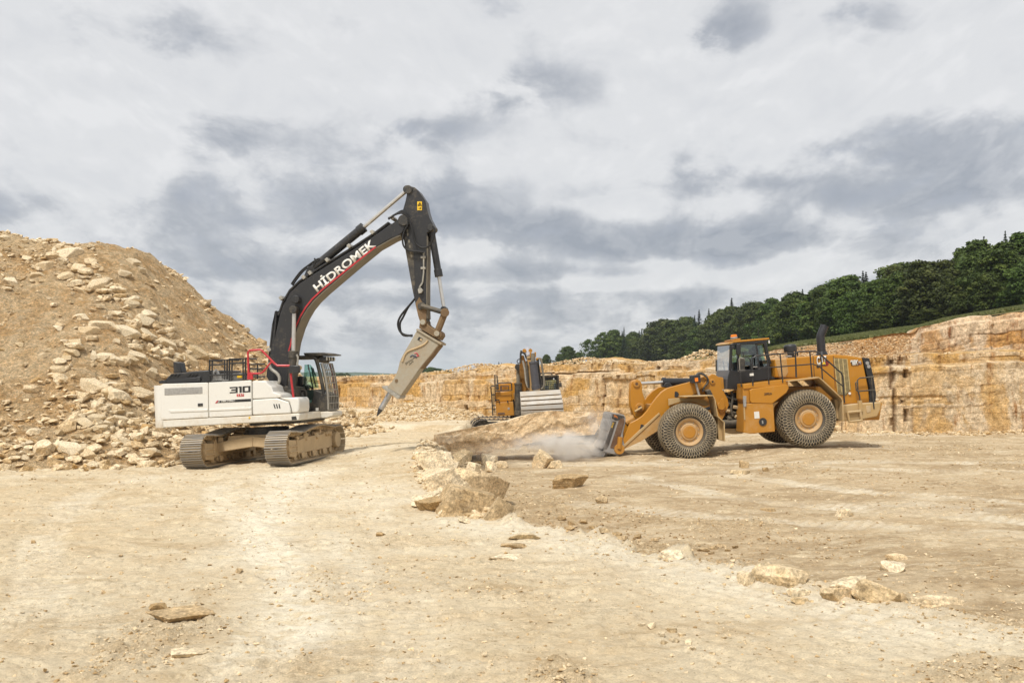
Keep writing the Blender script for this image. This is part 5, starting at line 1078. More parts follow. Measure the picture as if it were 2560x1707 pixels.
bump = lp('counterweight', 4, [(1952, 684), (2060, 672), (2238, 660), (2236, 712), (2212, 768), (2100, 790), (1962, 802)], -1.15, -1.2, 1.2, M_FEND, L, .04)
lp('tow_socket', 4, [(2132, 688), (2165, 685), (2168, 735), (2136, 740)], -1.2, -1.215, -1.15, M_MUD, bump, .01)
g = MB(); 
for P in ([(1995, 735), (2010, 808)], [(2088, 725), (2100, 798)], [(1995, 738), (2090, 728)], [(2004, 806), (2104, 796)]): g.tube(Q.ps3(4, P, -1.28), .05, 6)
g.build('rear_step', M_FEND, L)
MB().tube(Q.ps3(4, [(2085, 650), (2092, 730)], -1.2), .09, 8).build('rear_post', M_FEND, L)
for lat, P in ((-1.2, [(2090, 720), (2085, 620), (2072, 575), (2068, 500), (2085, 485), (2190, 475)]), (-1.2, [(2190, 710), (2170, 478)]), (-1.2, [(2072, 582), (2198, 572)]), (-1.2, [(2068, 510), (2055, 520), (2060, 575), (2076, 582)]), (1.1, [(2190, 710), (2170, 478)])):
    MB().tube(Q.ps3(4, P, lat), .028, 6).build('rear_handrail', M_BLACKD, L)
# ---- stack and pre-cleaner
sk_ = MB().tube([Q.p3(4, x, y, 0) for x, y in [(1806, 312), (1801, 240), (1797, 190), (1800, 168), (1812, 140), (1828, 100)]], [.17, .165, .16, .16, .16, .165], 20).build('exhaust_stack', m_plain('black_stack', (.03, .03, .034), .45, .2, .3), L)
MB().cone(Q.p3(4, 1808, 318, 0), Q.p3(4, 1806, 288, 0), .24, .18, 24).build('stack_base', M_CABB, sk_)
a = Q.p3(4, 1581, 335, -.35); pz = Q.p3(4, 1581, 235, -.35).z
prec = MB().lathe([(.02, a.z), (.13, a.z), (.13, pz - .30), (.245, pz - .30), (.255, pz - .2), (.25, pz - .08), (.20, pz - .02), (.05, pz), (.01, pz)], (a.x, a.y, 0), 'z', 24).build('air_precleaner', m_plain('black_precleaner', (.028, .028, .03), .4, 0, .3), L)
MB().tube(Q.ps3(4, [(1612, 335), (1614, 292), (1625, 290), (1630, 320)], -.3), .035, 6).build('breather_pipe', M_BLACK, L)
MB().cone(Q.p3(4, 1565, 330, -.6), Q.p3(4, 1565, 318, -.6), .12, n=14).build('filler_neck', M_SILVER, L)
# ---- side platform handrails
RL = -1.55
def rail(P, r=.03, lat=RL, z=4): return MB().tube(Q.ps3(z, P, lat), r, 7).build('handrail', M_BLACK, L)
rail([(1300, 540), (1295, 360), (1300, 338), (1322, 322), (1450, 310), (1612, 300), (1618, 480)]); rail([(1620, 480), (1612, 302), (1630, 291), (1758, 288), (1785, 300), (1952, 450), (1960, 470), (1973, 668)])
rail([(1318, 410), (1420, 408), (1740, 382), (1785, 398), (1962, 545)], .024)
for x0, y0, x1, y1 in ((1418, 530, 1405, 315), (1520, 520, 1500, 308), (1735, 478, 1718, 288), (1812, 500, 1800, 318)): rail([(x0, y0), (x1, y1)], .026)
rail([(1230, 300), (1230, 333), (1262, 330), (1278, 345), (1290, 420)], .024); rail([(1195, 432), (1290, 425)], .022); rail([(1215, 550), (1208, 440)], .022)
MB().box(Q.p3(4, 1291, 459, RL - .04), (.14, .06, .09)).build('rail_clamp', M_LETTER, L)

# ---- cab
LN_, LF_ = -.82, .82
def cq(pts, lat=LN_): return Q.ps('C', pts, lat)
fy = LF_
lcab = MB().prism(cq([(440, 1030), (620, 1060), (700, 1060), (1150, 1000), (1420, 870), (1480, 1250), (700, 1360), (650, 1500), (380, 1500), (390, 1200)]), LN_, LF_).build('cab', M_CABB, L, .02)
def cpost(P, lat, r, mat=M_CABB): return MB().tube(Q.ps3('C', P, lat), r, 8).build('cab_pillar', mat, lcab)
for lat in (LN_ + .05, LF_ - .05):
    cpost([(470, 400), (445, 1040)], lat, .06); cpost([(1290, 320), (1345, 640), (1420, 880)], lat, .075)
    cpost([(1070, 340), (1120, 700), (1150, 1000)], lat, .045); cpost([(640, 400), (630, 1060)], lat, .055)
MB().prism(cq([(460, 385), (600, 360), (1300, 300), (1400, 290), (1330, 390), (1080, 390), (700, 410), (470, 430)]), LN_, LF_).build('cab_head', M_CABB, lcab, .02)
rf0 = MB().prism(cq([(408, 352), (520, 322), (640, 303), (1400, 235), (1415, 275), (1290, 294), (640, 348), (520, 365), (412, 385)]), LN_, LF_).build('cab_roof', M_ORG, lcab, .02)
MB().prism(cq([(385, 392), (395, 372), (440, 350), (520, 370), (500, 392), (440, 398)]), LN_ + .01, LF_ - .01).build('sun_visor', M_FEND, lcab, .01)
MB().prism(cq([(415, 295), (655, 255), (662, 300), (420, 322)], -.4), -.6, .2).build('beacon_bracket', M_ORG, rf0, .015)
bx = Q.p3('C', 540, 255, -.3); bz = Q.p3('C', 540, 160, -.3).z
MB().lathe([(.01, bx.z), (.14, bx.z), (.135, bx.z + .06), (.01, bx.z + .06)], (bx.x, bx.y, 0), 'z', 20).build('beacon_base', M_SILVER, rf0)
MB().lathe([(.01, bx.z + .06), (.125, bx.z + .06), (.12, bz - .02), (.09, bz), (.01, bz)], (bx.x, bx.y, 0), 'z', 20).build('amber_beacon', M_AMBER, rf0)
MB().tube([Q.p3('C', 1152, 250, .1), Q.p3('C', 1130, 0, .1)], .010, 5).build('antenna', M_BLACK, rf0)
MB().tube(Q.ps3('C', [(1395, 300), (1402, 375)], LN_), .03, 6).build('marker_lamp', M_LETTER, rf0)
# glazing
def pane(pts, lat, nm='side_window', m=M_GLASS): return MB().prism(cq(pts, lat), lat + .015, lat + .025).build(nm, m, lcab)
M_LG = m_glass('tinted_cab_glass', (.52, .60, .55), .12)
pane([(490, 410), (625, 400), (615, 1055), (465, 1020)], LN_, 'side_window', M_GLASSB); pane([(700, 400), (1060, 380), (1110, 700), (1130, 900), (820, 930), (700, 960)], LN_, 'door_window', M_LG)
pane([(1110, 430), (1230, 420), (1270, 620), (1310, 790), (1160, 800)], LN_, 'rear_side_window', M_GLASS); pane([(490, 410), (1060, 380), (1310, 790), (465, 1020)], LF_ - .06, 'far_window', M_GLASS)
ga, gb = cq([(450, 420), (440, 1030)]); MB().add([(ga[0] - .02, LN_ + .05, ga[1]), (ga[0] - .02, LF_ - .02, ga[1]), (gb[0] - .02, LF_ - .02, gb[1]), (gb[0] - .02, LN_ + .05, gb[1])], [(0, 1, 2, 3)]).build('windscreen', m_glass('sky_reflecting_glass', (.62, .70, .74), .75), lcab)
gc = cq([(385, 1240), (380, 1500), (440, 1030)]); MB().hexa([(gb[0] - .03, LN_ + .02, gb[1]), (gb[0] - .03, LF_, gb[1]), (gc[0][0], LF_, gc[0][1]), (gc[0][0], LN_ + .02, gc[0][1])], [(gb[0] + .06, LN_ + .02, gb[1]), (gb[0] + .06, LF_, gb[1]), (gc[0][0] + .06, LF_, gc[0][1]), (gc[0][0] + .06, LN_ + .02, gc[0][1])]).build('front_panel', M_CABG, lcab, .01)
MB().hexa([(gc[0][0] - .02, LN_ + .05, gc[0][1]), (gc[0][0] - .02, LF_, gc[0][1]), (gc[1][0] - .02, LF_, gc[1][1]), (gc[1][0] - .02, LN_ + .05, gc[1][1])], [(gc[0][0] + .06, LN_ + .05, gc[0][1]), (gc[0][0] + .06, LF_, gc[0][1]), (gc[1][0] + .06, LF_, gc[1][1]), (gc[1][0] + .06, LN_ + .05, gc[1][1])]).build('front_panel', M_CABG, lcab, .01)
MB().tube([Q.p3('C', 300, 1100, 0), Q.p3('C', 290, 900, .1), Q.p3('C', 260, 800, .2)], .018, 5).build('wiper', M_BLACK, lcab)
for P, lat in (([(610, 420), (625, 385), (690, 385), (710, 420), (700, 620), (660, 700), (600, 640)], LN_ - .3), ): MB().prism(cq(P, lat), lat - .03, lat + .12).build('convex_mirror', M_CABB, lcab, .03)
mm_ = MB().prism(cq([(670, 760), (700, 735), (790, 745), (805, 780), (800, 1030), (690, 1040)], LN_ - .45), LN_ - .5, LN_ - .38).build('rear_view_mirror', M_BLACKD, lcab, .025)
MB().tube(Q.ps3('C', [(690, 1040), (665, 760), (690, 720), (780, 750)], LN_ - .45), .022, 6).build('mirror_arm', M_FIT, mm_)
MB().tube(Q.ps3('C', [(640, 1048), (790, 1040), (960, 1025)], LN_ - .2), .02, 6).build('mirror_arm', M_FIT, lcab)
MB().box(Q.p3('C', 740, 1040, LN_ - .45), (.2, .1, .06)).build('mirror_bracket', M_FIT, mm_)
g = MB(); g.box(Q.p3('C', 520, 470, LN_ - .1), (.10, .12, .14)); g.build('work_lamp', M_BLACK, lcab, .015)
MB().box(Q.p3('C', 575, 490, LN_ + .2), (.10, .1, .12)).build('interior_monitor', M_SILVER, lcab, .01)
for lat in (LF_ + .25,):
    MB().prism(cq([(150, 770), (210, 775), (215, 1060), (150, 1060)], lat - .3), lat, lat + .08).build('rear_view_mirror', M_BLACKD, lcab, .02)
MB().tube(Q.ps3('C', [(1000, 955), (1110, 945)], LN_ - .04), .02, 6).build('door_handle', M_SILVER, lcab)
MB().prism(cq([(1420, 1170), (1520, 1200), (1640, 1190), (1640, 1240), (1450, 1270)]), LN_, .3).build('cab_step', M_BLACK, lcab, .02)
# seat, console and steering wheel inside
seatp = Q.p3('C', 1000, 960, 0); st_m = m_plain('seat_fabric', (.03, .03, .032), .8)
seat = MB().box(seatp, (.55, .52, .14)).build('operator_seat', st_m, lcab, .05); MB().box(seatp + Vector((.24, 0, .42)), (.12, .50, .80), Matrix.Rotation(R(-8), 3, 'Y')).build('seat_back', st_m, seat, .05)
stw = Q.p3('C', 720, 870, 0)
g = MB(); g.tube([stw + Vector((.19 * math.cos(a) * .75, .19 * math.sin(a), .19 * math.cos(a) * .6)) for a in np.linspace(0, 2 * math.pi, 21)], .018, 6); g.tube([stw, stw + Vector((-.2, 0, -.35))], .03, 8); g.tube([stw + Vector((0, -.19, 0)), stw + Vector((0, .19, 0))], .015, 5); g.build('steering_wheel', M_BLACK, lcab)
MB().box(Q.p3('C', 540, 950, .1), (.25, .9, .35)).build('dashboard', m_plain('dashboard_plastic', (.10, .13, .16), .5), lcab, .04)
# ---- lettering on the hood
def qpoly(z, P, lat, y0, y1, mat, nm, par): return MB().prism(Q.ps(z, P, lat), y0, y1).build(nm, mat, par)
qpoly('B', [(868, 461), (888, 459), (912, 490), (902, 525), (880, 530), (860, 528), (830, 524)], HN, HN - .006, HN, m_plain('deep_red_badge', (.20, .02, .02), .4), 'red_badge', hood)
text_on('CAT', Q, 'B', (793, 517), (888, 512), HN - .03, .33, M_LETTER, 'hood_lettering', hood, .045)
text_on('CAT', Q, 'B', (799, 520), (892, 515), HN - .018, .33, M_BLKLET, 'lettering_shadow', hood, .05)
qpoly('B', [(838, 512), (858, 482), (876, 511)], HN, HN - .05, HN - .044, M_YELLOW, 'yellow_triangle', hood)
qpoly('B', [(1195, 488), (1222, 484), (1236, 500), (1226, 516), (1196, 520)], HN, HN - .006, HN, m_plain('dark_red_badge', (.12, .02, .02), .4), 'model_badge', hood)
text_on('988K', Q, 'B', (1124, 522), (1198, 518), HN - .03, .20, M_LETTER, 'model_lettering', hood, .03); text_on('988K', Q, 'B', (1128, 524), (1202, 520), HN - .018, .20, M_BLKLET, 'lettering_shadow', hood, .045)
text_on('XE', Q, 'B', (1200, 508), (1226, 506), HN - .02, .10, M_LETTER, 'model_lettering', hood, .01)

# ---- driver in the cab
def skin_person(name, P, E_, rad, mats, par=None):
    me = D_.meshes.new(name); me.from_pydata([tuple(p) for p in P], E_, []); o = D_.objects.new(name, me); COL.objects.link(o)
    m = o.modifiers.new('skin', 'SKIN'); sv_ = me.skin_vertices[0].data if len(me.skin_vertices) else None
    if sv_ is None: me.skin_vertices.new() if hasattr(me.skin_vertices, 'new') else None
    for i, r in enumerate(rad): me.skin_vertices[0].data[i].radius = (r, r)
    me.skin_vertices[0].data[0].use_root = True; m.use_smooth_shade = True
    s = o.modifiers.new('subsurf', 'SUBSURF'); s.levels = s.render_levels = 2; me.materials.append(mats); return o
hp = seatp + Vector((.08, 0, .14)); hdp = Q.p3('C', 975, 600, 0)
nk = Vector((hp.x + .02, 0, hdp.z - .17)); up_ = nk - hp
pts_ = [hp, hp + up_ * .35, hp + up_ * .75, nk - Vector((0, 0, .03)), nk + Vector((-.01, 0, .05)), hdp + Vector((-.005, 0, -.02)), hdp + Vector((.0, 0, .09))]
Ed = [(0, 1), (1, 2), (2, 3), (3, 4), (4, 5), (5, 6)]; rad_ = [.15, .145, .165, .10, .058, .088, .07]
for s_ in (-1, 1):
    n0 = len(pts_); sh_ = hp + up_ * .82 + Vector((0, s_ * .19, 0)); elb = sh_ + Vector((-.12, s_ * .06, -.27)); han = stw + Vector((.02, s_ * .17, .03))
    pts_ += [sh_, elb, han + Vector((.07, 0, -.01)), han]; Ed += [(2, n0), (n0, n0 + 1), (n0 + 1, n0 + 2), (n0 + 2, n0 + 3)]; rad_ += [.075, .055, .035, .04]
    n1 = len(pts_); pts_ += [hp + Vector((-.05, s_ * .1, 0)), hp + Vector((-.48, s_ * .12, .06)), hp + Vector((-.55, s_ * .12, -.36)), hp + Vector((-.68, s_ * .12, -.39))]; Ed += [(0, n1), (n1, n1 + 1), (n1 + 1, n1 + 2), (n1 + 2, n1 + 3)]; rad_ += [.10, .075, .05, .045]
pe = empty('person', LM)
body = skin_person('body', pts_, Ed, rad_, m_plain('dark_work_jacket', (.05, .05, .045), .8)); body.parent = pe
def head_part():
    g = MB(); 
    n_, m_ = 16, 12; vs = []
    for i in range(m_ + 1):
        ph = math.pi * i / m_
        for k in range(n_):
            th = 2 * math.pi * k / n_; x = .098 * math.sin(ph) * math.cos(th); y = .078 * math.sin(ph) * math.sin(th); z = .122 * math.cos(ph)
            if x < -.02 and z < -.02: x *= .93; y *= .86
            if x < -.07 and abs(y) < .02 and -.035 < z < .02: x -= .022     # nose
            if x < -.06 and .015 < z < .05 and abs(abs(y) - .035) < .015: x += .008   # eye sockets
            vs.append((hdp.x - .01 + x, y, hdp.z + .03 + z))
    fs = [(i * n_ + k, (i + 1) * n_ + k, (i + 1) * n_ + (k + 1) % n_, i * n_ + (k + 1) % n_) for i in range(m_) for k in range(n_)]
    g.add(vs, fs)
    for s_ in (-1, 1): g.box((hdp.x + .005, s_ * .08, hdp.z + .03), (.035, .016, .06))
    return g.build('head', m_plain('skin', (.42, .235, .16), .6), pe, 0, 60)
head_part()
g = MB(); 
for s_ in (-1, 1): g.cone((hdp.x - .098, s_ * .034, hdp.z + .05), (hdp.x - .104, s_ * .034, hdp.z + .05), .011, n=8)
g.tube([(hdp.x - .102, -.025, hdp.z - .025), (hdp.x - .106, 0, hdp.z - .028), (hdp.x - .102, .025, hdp.z - .025)], .006, 5); g.build('face_features', m_plain('dark_features', (.08, .04, .035), .5), pe)
g = MB(); n_, m_ = 16, 7; vs = []
for i in range(m_ + 1):
    ph = math.pi * .52 * i / m_
    for k in range(n_): th = 2 * math.pi * k / n_; vs.append((hdp.x + .0 + .106 * math.sin(ph) * math.cos(th), .086 * math.sin(ph) * math.sin(th), hdp.z + .04 + .122 * math.cos(ph)))
g.add(vs, [(i * n_ + k, (i + 1) * n_ + k, (i + 1) * n_ + (k + 1) % n_, i * n_ + (k + 1) % n_) for i in range(m_) for k in range(n_)]); g.build('hair', m_plain('brown_hair', (.09, .055, .03), .7), pe, 0, 80)
SK = m_plain('hand_skin', (.40, .22, .15), .6)
for s_ in (-1, 1):
    han = stw + Vector((.02, s_ * .17, .03)); g = MB(); g.box(han + Vector((.03, 0, .01)), (.09, .035, .075))
    for k in range(4): a = han + Vector((-.01, s_ * .0, .035 - k * .02)); g.tube([a, a + Vector((-.04, -s_ * .005, .004)), a + Vector((-.055, -s_ * .02, -.012)), a + Vector((-.04, -s_ * .035, -.02))], [.010, .0095, .009, .007], 6)
    g.tube([han + Vector((.03, -s_ * .02, .03)), han + Vector((-.0, -s_ * .035, .04)), han + Vector((-.025, -s_ * .035, .03))], [.012, .011, .008], 6); g.build('hand', SK, pe, .008)
tag(pe, 'driver in a dark jacket sitting at the wheel inside the loader cab', 'person')
# ================================================================== second excavator, standing behind the slab and facing the viewer
O2 = Vector((.96, 48.0, -.55)); XM = Matrix.Translation(O2); X2 = Frame(XM)
B = tag(empty('excavator', XM), 'ochre tracked excavator behind the rock slab with its big worn grey bucket towards the viewer', 'excavator')
def xp(name, pts, lat, y0, y1, mat, par=B, bev=.015, z='X'): return MB().prism(X2.ps(z, pts, lat), y0, y1).build(name, mat, par, bev)
def xt(name, P, lat, r, mat, par=B, sm=0, n=7):
    return MB().tube([X2.p3('X', p[0], p[1], p[2] if len(p) > 2 else lat) for p in P], r, n, sm).build(name, mat, par)
xp('body_side', [(142, 1142), (492, 1126), (520, 1400), (170, 1412)], -1.7, -1.7, -.3, M_ORGD, B, .03)
xp('tool_box', [(150, 938), (466, 915), (478, 1090), (442, 1126), (150, 1140)], -1.6, -1.6, -.3, M_ORG, B, .04)
xp('engine_housing', [(182, 772), (548, 750), (548, 1120), (182, 1120)], .1, .1, 3.2, M_ORG, B, .04)
hv = xp('air_intake', [(235, 812), (410, 808), (410, 910), (235, 915)], .08, .07, .12, M_BUCKR, B, .01)
for k in range(5): xt('intake_slat', [(285 + k * 25, 830), (285 + k * 25, 905)], .05, .02, M_ORG, hv)
xp('lamp_recess', [(188, 1345), (325, 1338), (332, 1380), (195, 1388)], -1.72, -1.715, -1.69, M_BUCKR, B, .01)
xp('grey_label', [(385, 1245), (425, 1243), (428, 1288), (388, 1290)], -1.72, -1.712, -1.69, M_SILVER, B)
xp('platform_end', [(500, 970), (530, 975), (550, 1150), (535, 1160), (505, 1080)], -1.5, -1.5, -.8, M_ORGM, B, .01)
xp('centre_frame', [(480, 1100), (640, 900), (1100, 900), (1250, 900), (1250, 1400), (520, 1400)], -.2, -.2, 1.2, M_BLACKD, B, .03)
xp('belly_frame', [(430, 1415), (640, 1400), (1300, 1380), (1300, 1470), (440, 1480)], -.6, -.8, 1.6, M_BLACKD, B, .03)
# handrails and mirror on the walkway side
for P in ([(70, 1000), (55, 835), (70, 822), (140, 820)], [(70, 990), (95, 1400)], [(70, 992), (150, 990)], [(85, 1203), (150, 1203)], [(90, 1280), (150, 1280)], [(140, 920), (460, 908)], [(140, 1130), (135, 600), (175, 620), (185, 770)], [(185, 770), (440, 755), (462, 775), (470, 910)], [(150, 1095), (215, 1095), (220, 1150)], [(385, 1105), (388, 1150)]):
    xt('handrail', P, -1.75, .028, M_BLACK)
xp('rear_view_mirror', [(150, 780), (205, 772), (218, 890), (160, 905)], -1.75, -1.8, -1.7, M_BLACKD, B, .03)
xp('ladder_side', [(85, 840), (105, 830), (135, 1330), (90, 1330)], -1.5, -1.5, -1.3, M_FEND, B, .01)
xp('catwalk', [(0, 1328), (148, 1322), (148, 1345), (5, 1342)], -1.5, -1.5, -.6, M_FEND, B, .01)
# boom: two-sided box beam rising towards the viewer
def beam(name, secs, mat, par=B, bev=.02):
    "secs: list of (px_left, px_right, py, lat_front, lat_back)"
    g = MB(); q = []
    for xl, xr, y, l0, l1 in secs: q.append((X2.p3('X', xl, y, l0), X2.p3('X', xr, y, l0), X2.p3('X', xr, y, l0) + Vector((0, l1 - l0, 0)), X2.p3('X', xl, y, l0) + Vector((0, l1 - l0, 0))))
    for a, b in zip(q[:-1], q[1:]): g.hexa(a, b)
    me_o = g.build(name, mat, par, bev); return me_o
bm2 = beam('boom', [(640, 800, 920, -1.0, -.2), (622, 790, 700, -1.7, -.9), (618, 770, 500, -2.3, -1.5), (625, 735, 330, -2.8, -2.1), (645, 700, 220, -3.0, -2.4)], M_ORGM)
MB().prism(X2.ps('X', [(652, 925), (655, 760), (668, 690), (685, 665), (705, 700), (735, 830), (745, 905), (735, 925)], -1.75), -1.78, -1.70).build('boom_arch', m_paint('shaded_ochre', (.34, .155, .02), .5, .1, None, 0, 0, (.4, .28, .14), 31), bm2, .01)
arm2 = beam('arm', [(815, 892, 925, -3.4, -2.8), (785, 862, 600, -3.3, -2.7), (765, 838, 290, -3.2, -2.6)], M_ORGM)
xp('arm_head', [(765, 285), (838, 285), (830, 240), (770, 245)], -3.2, -3.25, -2.6, M_FEND, arm2, .01)
for a, b in ((818, 850), (908, 942)): xp('cylinder_lug', [(a, 165), (a + 18, 148), (b, 170), (b, 245), (a + 14, 268), (a, 240)], -3.3, -3.35, -3.1, M_ORG, arm2, .02)
def xcyl(name, base, top, rod, rb, rr, lat, mat):
    a, b, c = (X2.p3('X', *q, lat) for q in (base, top, rod)); d = (b - a).normalized(); g = MB(); g.cone(a, b, rb, n=18); g.cone(b - d * .1, b, rb * 1.12, n=18); g.cone(a, a + d * .2, rb * 1.1, n=18)
    o = g.build(name, mat, B, .01); MB().cone(b, c, rr, n=14).build('piston_rod', M_WEAR, o); return o
xcyl('bucket_cylinder', (945, 890), (885, 340), (880, 180), .185, .10, -3.55, m_plain('charcoal_cylinder', (.075, .075, .085), .45, 0, .2))
xcyl('boom_cylinder', (592, 1395), (592, 760), (588, 450), .165, .085, -1.9, M_BLACKD); MB().cone(X2.p3('X', 588, 450, -2.1), X2.p3('X', 588, 450, -1.6), .15, n=18).build('rod_eye', M_BLACKD, B)
g = MB(); g.cone(X2.p3('X', 772, 118, -2.2), X2.p3('X', 798, 265, -3.2), .17, .15, 18); g.build('arm_cylinder', m_plain('pale_grey_cylinder', (.40, .40, .42), .45, .1, .2), B, .01)
for x in (712, 832): MB().cone(X2.p3('X', x, 130, -2.9), X2.p3('X', x, 130, -2.6), .09, n=14).build('pin', M_ORGD, B)
xt('hydraulic_pipe', [(632, 380), (640, 200), (652, 125)], -3.1, .045, M_BLACKD); xt('hydraulic_hose', [(652, 160), (690, 170), (730, 200), (745, 262)], -3.2, .045, M_BLACK, B, 1)
xt('hydraulic_hose', [(755, 330), (765, 500), (785, 650), (800, 860)], -3.4, .05, M_BLACKD, B, 1); xt('hydraulic_pipe', [(680, 320), (715, 450), (735, 580), (745, 740), (790, 850)], -3.3, .05, M_FIT, B, 1)
xt('hydraulic_pipe', [(975, 300), (990, 480), (1015, 640), (1035, 860)], -3.4, .06, M_BLACKD); xt('hydraulic_hose', [(985, 285), (1030, 280), (1045, 320), (1065, 500), (1090, 640), (1105, 760), (1085, 860), (1020, 890)], -3.5, .05, M_WEAR, B, 1)
xp('arm_cross_lug', [(935, 275), (985, 262), (990, 300), (940, 330)], -3.4, -3.5, -3.1, M_ORGD, B, .02)
xt('whip_hose', [(625, 380), (580, 370), (565, 340), (590, 300), (640, 290)], -3.0, .02, M_BLACK, B, 2)
# bucket: curved back with wear bands towards the viewer
bl, br_, ln_b = [940, 1040, 1120, 1215, 1310, 1400, 1470], [895, 990, 1070, 1165, 1272, 1365, 1440], []
xl_, xr_ = [625, 632, 640, 645, 650, 655, 660], [1415, 1435, 1455, 1470, 1482, 1488, 1490]; lat_ = [-4.0, -4.25, -4.4, -4.5, -4.5, -4.42, -4.25]
bk2 = MB(); qs = []
for i in range(7): a = X2.p3('X', xl_[i], bl[i], lat_[i]); b = X2.p3('X', xr_[i], br_[i], lat_[i]); qs.append((a, b, b + Vector((0, .12, 0)), a + Vector((0, .12, 0))))
for a, b in zip(qs[:-1], qs[1:]): bk2.hexa(a, b)
M_BANDR = m_paint('rust_stained_bucket', (.30, .21, .13), .65, .42, None, .3, .1, (.40, .29, .17), 33); M_BAND = m_paint('bare_grey_bucket_plate', (.50, .49, .46), .5, .34, None, .75, .2, (.46, .35, .22), 34)
b2 = bk2.build('bucket', M_BANDR, B, .01)
for i in range(6):
    a, b, c, d = qs[i][0], qs[i][1], qs[i + 1][1], qs[i + 1][0]; t0, t1 = (.10 if i else -.06), .86; f = Vector((0, -.07, 0))
    p0, p1, p2, p3 = a.lerp(d, t0), b.lerp(c, t0), b.lerp(c, t1), a.lerp(d, t1); MB().hexa([p0, p1, p2, p3], [p0 + f, p1 + f, p2 + f, p3 + f]).build('wear_band', M_BAND, b2, .02)
for j in (0, 1):
    sp_ = [(q[j].y, q[j].z) for q in qs] + [(q[j].y + 1.5 * math.sin(math.pi * k / 6) + .13, q[j].z) for k, q in reversed(list(enumerate(qs)))]
    x0 = qs[3][j].x; g = MB(); n_ = len(sp_); g.add([(qs[min(k, 13 - k)][j].x, y, z) for k, (y, z) in enumerate(sp_)] + [(qs[min(k, 13 - k)][j].x + (.08 if j == 0 else -.08), y, z) for k, (y, z) in enumerate(sp_)], [tuple(range(n_)), tuple(range(2 * n_ - 1, n_ - 1, -1))] + [(i, (i + 1) % n_, (i + 1) % n_ + n_, i + n_) for i in range(n_)]); g.build('side_plate', M_BAND, b2)
# cab
c2 = xp('cab', [(1048, 890), (1380, 885), (1390, 1180), (1060, 1180)], -1.5, -1.5, .3, M_BLACKD, B, .03)
for P in ([(1058, 905), (1050, 620)], [(1372, 895), (1358, 610)]): xt('cab_pillar', P, -1.48, .07, M_BLACKD, c2)
for x in (1052, 1362): xt('cab_pillar', [(x, 900), (x, 620)], .2, .07, M_BLACKD, c2)
xp('cab_roof', [(1030, 635), (1035, 612), (1362, 600), (1365, 628)], -1.65, -1.7, .3, M_BLACKD, c2, .02); xp('sun_visor', [(1050, 640), (1355, 630), (1350, 700), (1120, 715), (1060, 700)], -1.55, -1.55, -1.48, M_BLACK, c2, .01)
xp('windscreen', [(1065, 690), (1355, 690), (1370, 888), (1065, 895)], -1.46, -1.46, -1.44, m_glass('green_tinted_glass', (.60, .70, .50), .15), c2, 0)
g = MB()
for k in range(9): x = 1075 + k * 36; g.tube([X2.p3('X', x, 742, -1.56), X2.p3('X', x + 3, 890, -1.56)], .014, 4)
for k in range(5): y = 742 + k * 36; g.tube([X2.p3('X', 1068, y, -1.56), X2.p3('X', 1368, y, -1.56)], .014, 4)
g.build('stone_guard', M_BLACK, c2)
xp('seat_back', [(1280, 790), (1320, 755), (1345, 800), (1350, 885), (1290, 885)], -.6, -.6, -.4, M_BLACK, c2, .04); xp('dashboard', [(1120, 820), (1180, 800), (1200, 885), (1110, 885)], -1.0, -1.0, -.8, M_BLACK, c2, .03)
lm = xp('work_lamp', [(1275, 672), (1300, 670), (1302, 696), (1276, 698)], -1.62, -1.68, -1.56, M_LENS, c2, .01)
xt('roof_rail', [(1025, 582), (1060, 576), (1225, 566), (1248, 572), (1254, 605)], -1.2, .03, M_BLACKD, c2)
xp('rear_view_mirror', [(1390, 765), (1398, 752), (1445, 760), (1450, 840), (1395, 845)], -1.8, -1.85, -1.75, M_BLACKD, B, .02); xt('mirror_arm', [(1375, 735), (1425, 730), (1428, 760)], -1.8, .02, M_BLACK)
# crawler tracks, swung across the view
def plain_track(xc, yc, yaw, half, rad, wd):
    M2 = Matrix.Translation((xc, yc, 0)) @ Matrix.Rotation(yaw, 4, 'Z'); sh = MB(); P = []
    for k in range(64):
        L_ = 4 * half + 2 * math.pi * rad; s = L_ * k / 64
        if s < 2 * half: x, z, a = -half + s, 0, 0
        elif s < 2 * half + math.pi * rad: t_ = (s - 2 * half) / rad; x, z, a = half + rad * math.sin(t_), rad - rad * math.cos(t_), t_
        elif s < 4 * half + math.pi * rad: x, z, a = half - (s - 2 * half - math.pi * rad), 2 * rad, math.pi
        else: t_ = (s - 4 * half - math.pi * rad) / rad; x, z, a = -half - rad * math.sin(t_), rad + rad * math.cos(t_), math.pi + t_
        rot = Matrix.Rotation(-a, 3, 'Y'); sh.box((x, 0, z), (L_ / 64 * .9, wd, .035), rot); sh.box(Vector((x, 0, z)) + rot @ Vector((0, 0, -.035)), (.04, wd, .05), rot)
    t = sh.build('crawler_track', m_paint('dark_dusty_shoe', (.10, .085, .07), .6, .25, None, .3, .1, (.38, .29, .18), 36), B, M=M2)
    MB().prism([(-half, .25), (-half * .9, rad * 1.6), (half * .9, rad * 1.6), (half, .25)], -.25, .25).build('track_frame', M_BLACKD, t, .02, M=M2)
    for sx_ in (-1, 1): MB().lathe([(.05, -.2), (rad * .85, -.2), (rad * .85, .2), (.05, .2)], (sx_ * half, 0, rad + .02), 'y', 24).build('idler_wheel', M_BLACKD, t, .01, M=M2)
plain_track(.1, -1.6, R(4), 2.4, .56, .75); plain_track(-.1, 1.4, R(4), 2.4, .56, .75)

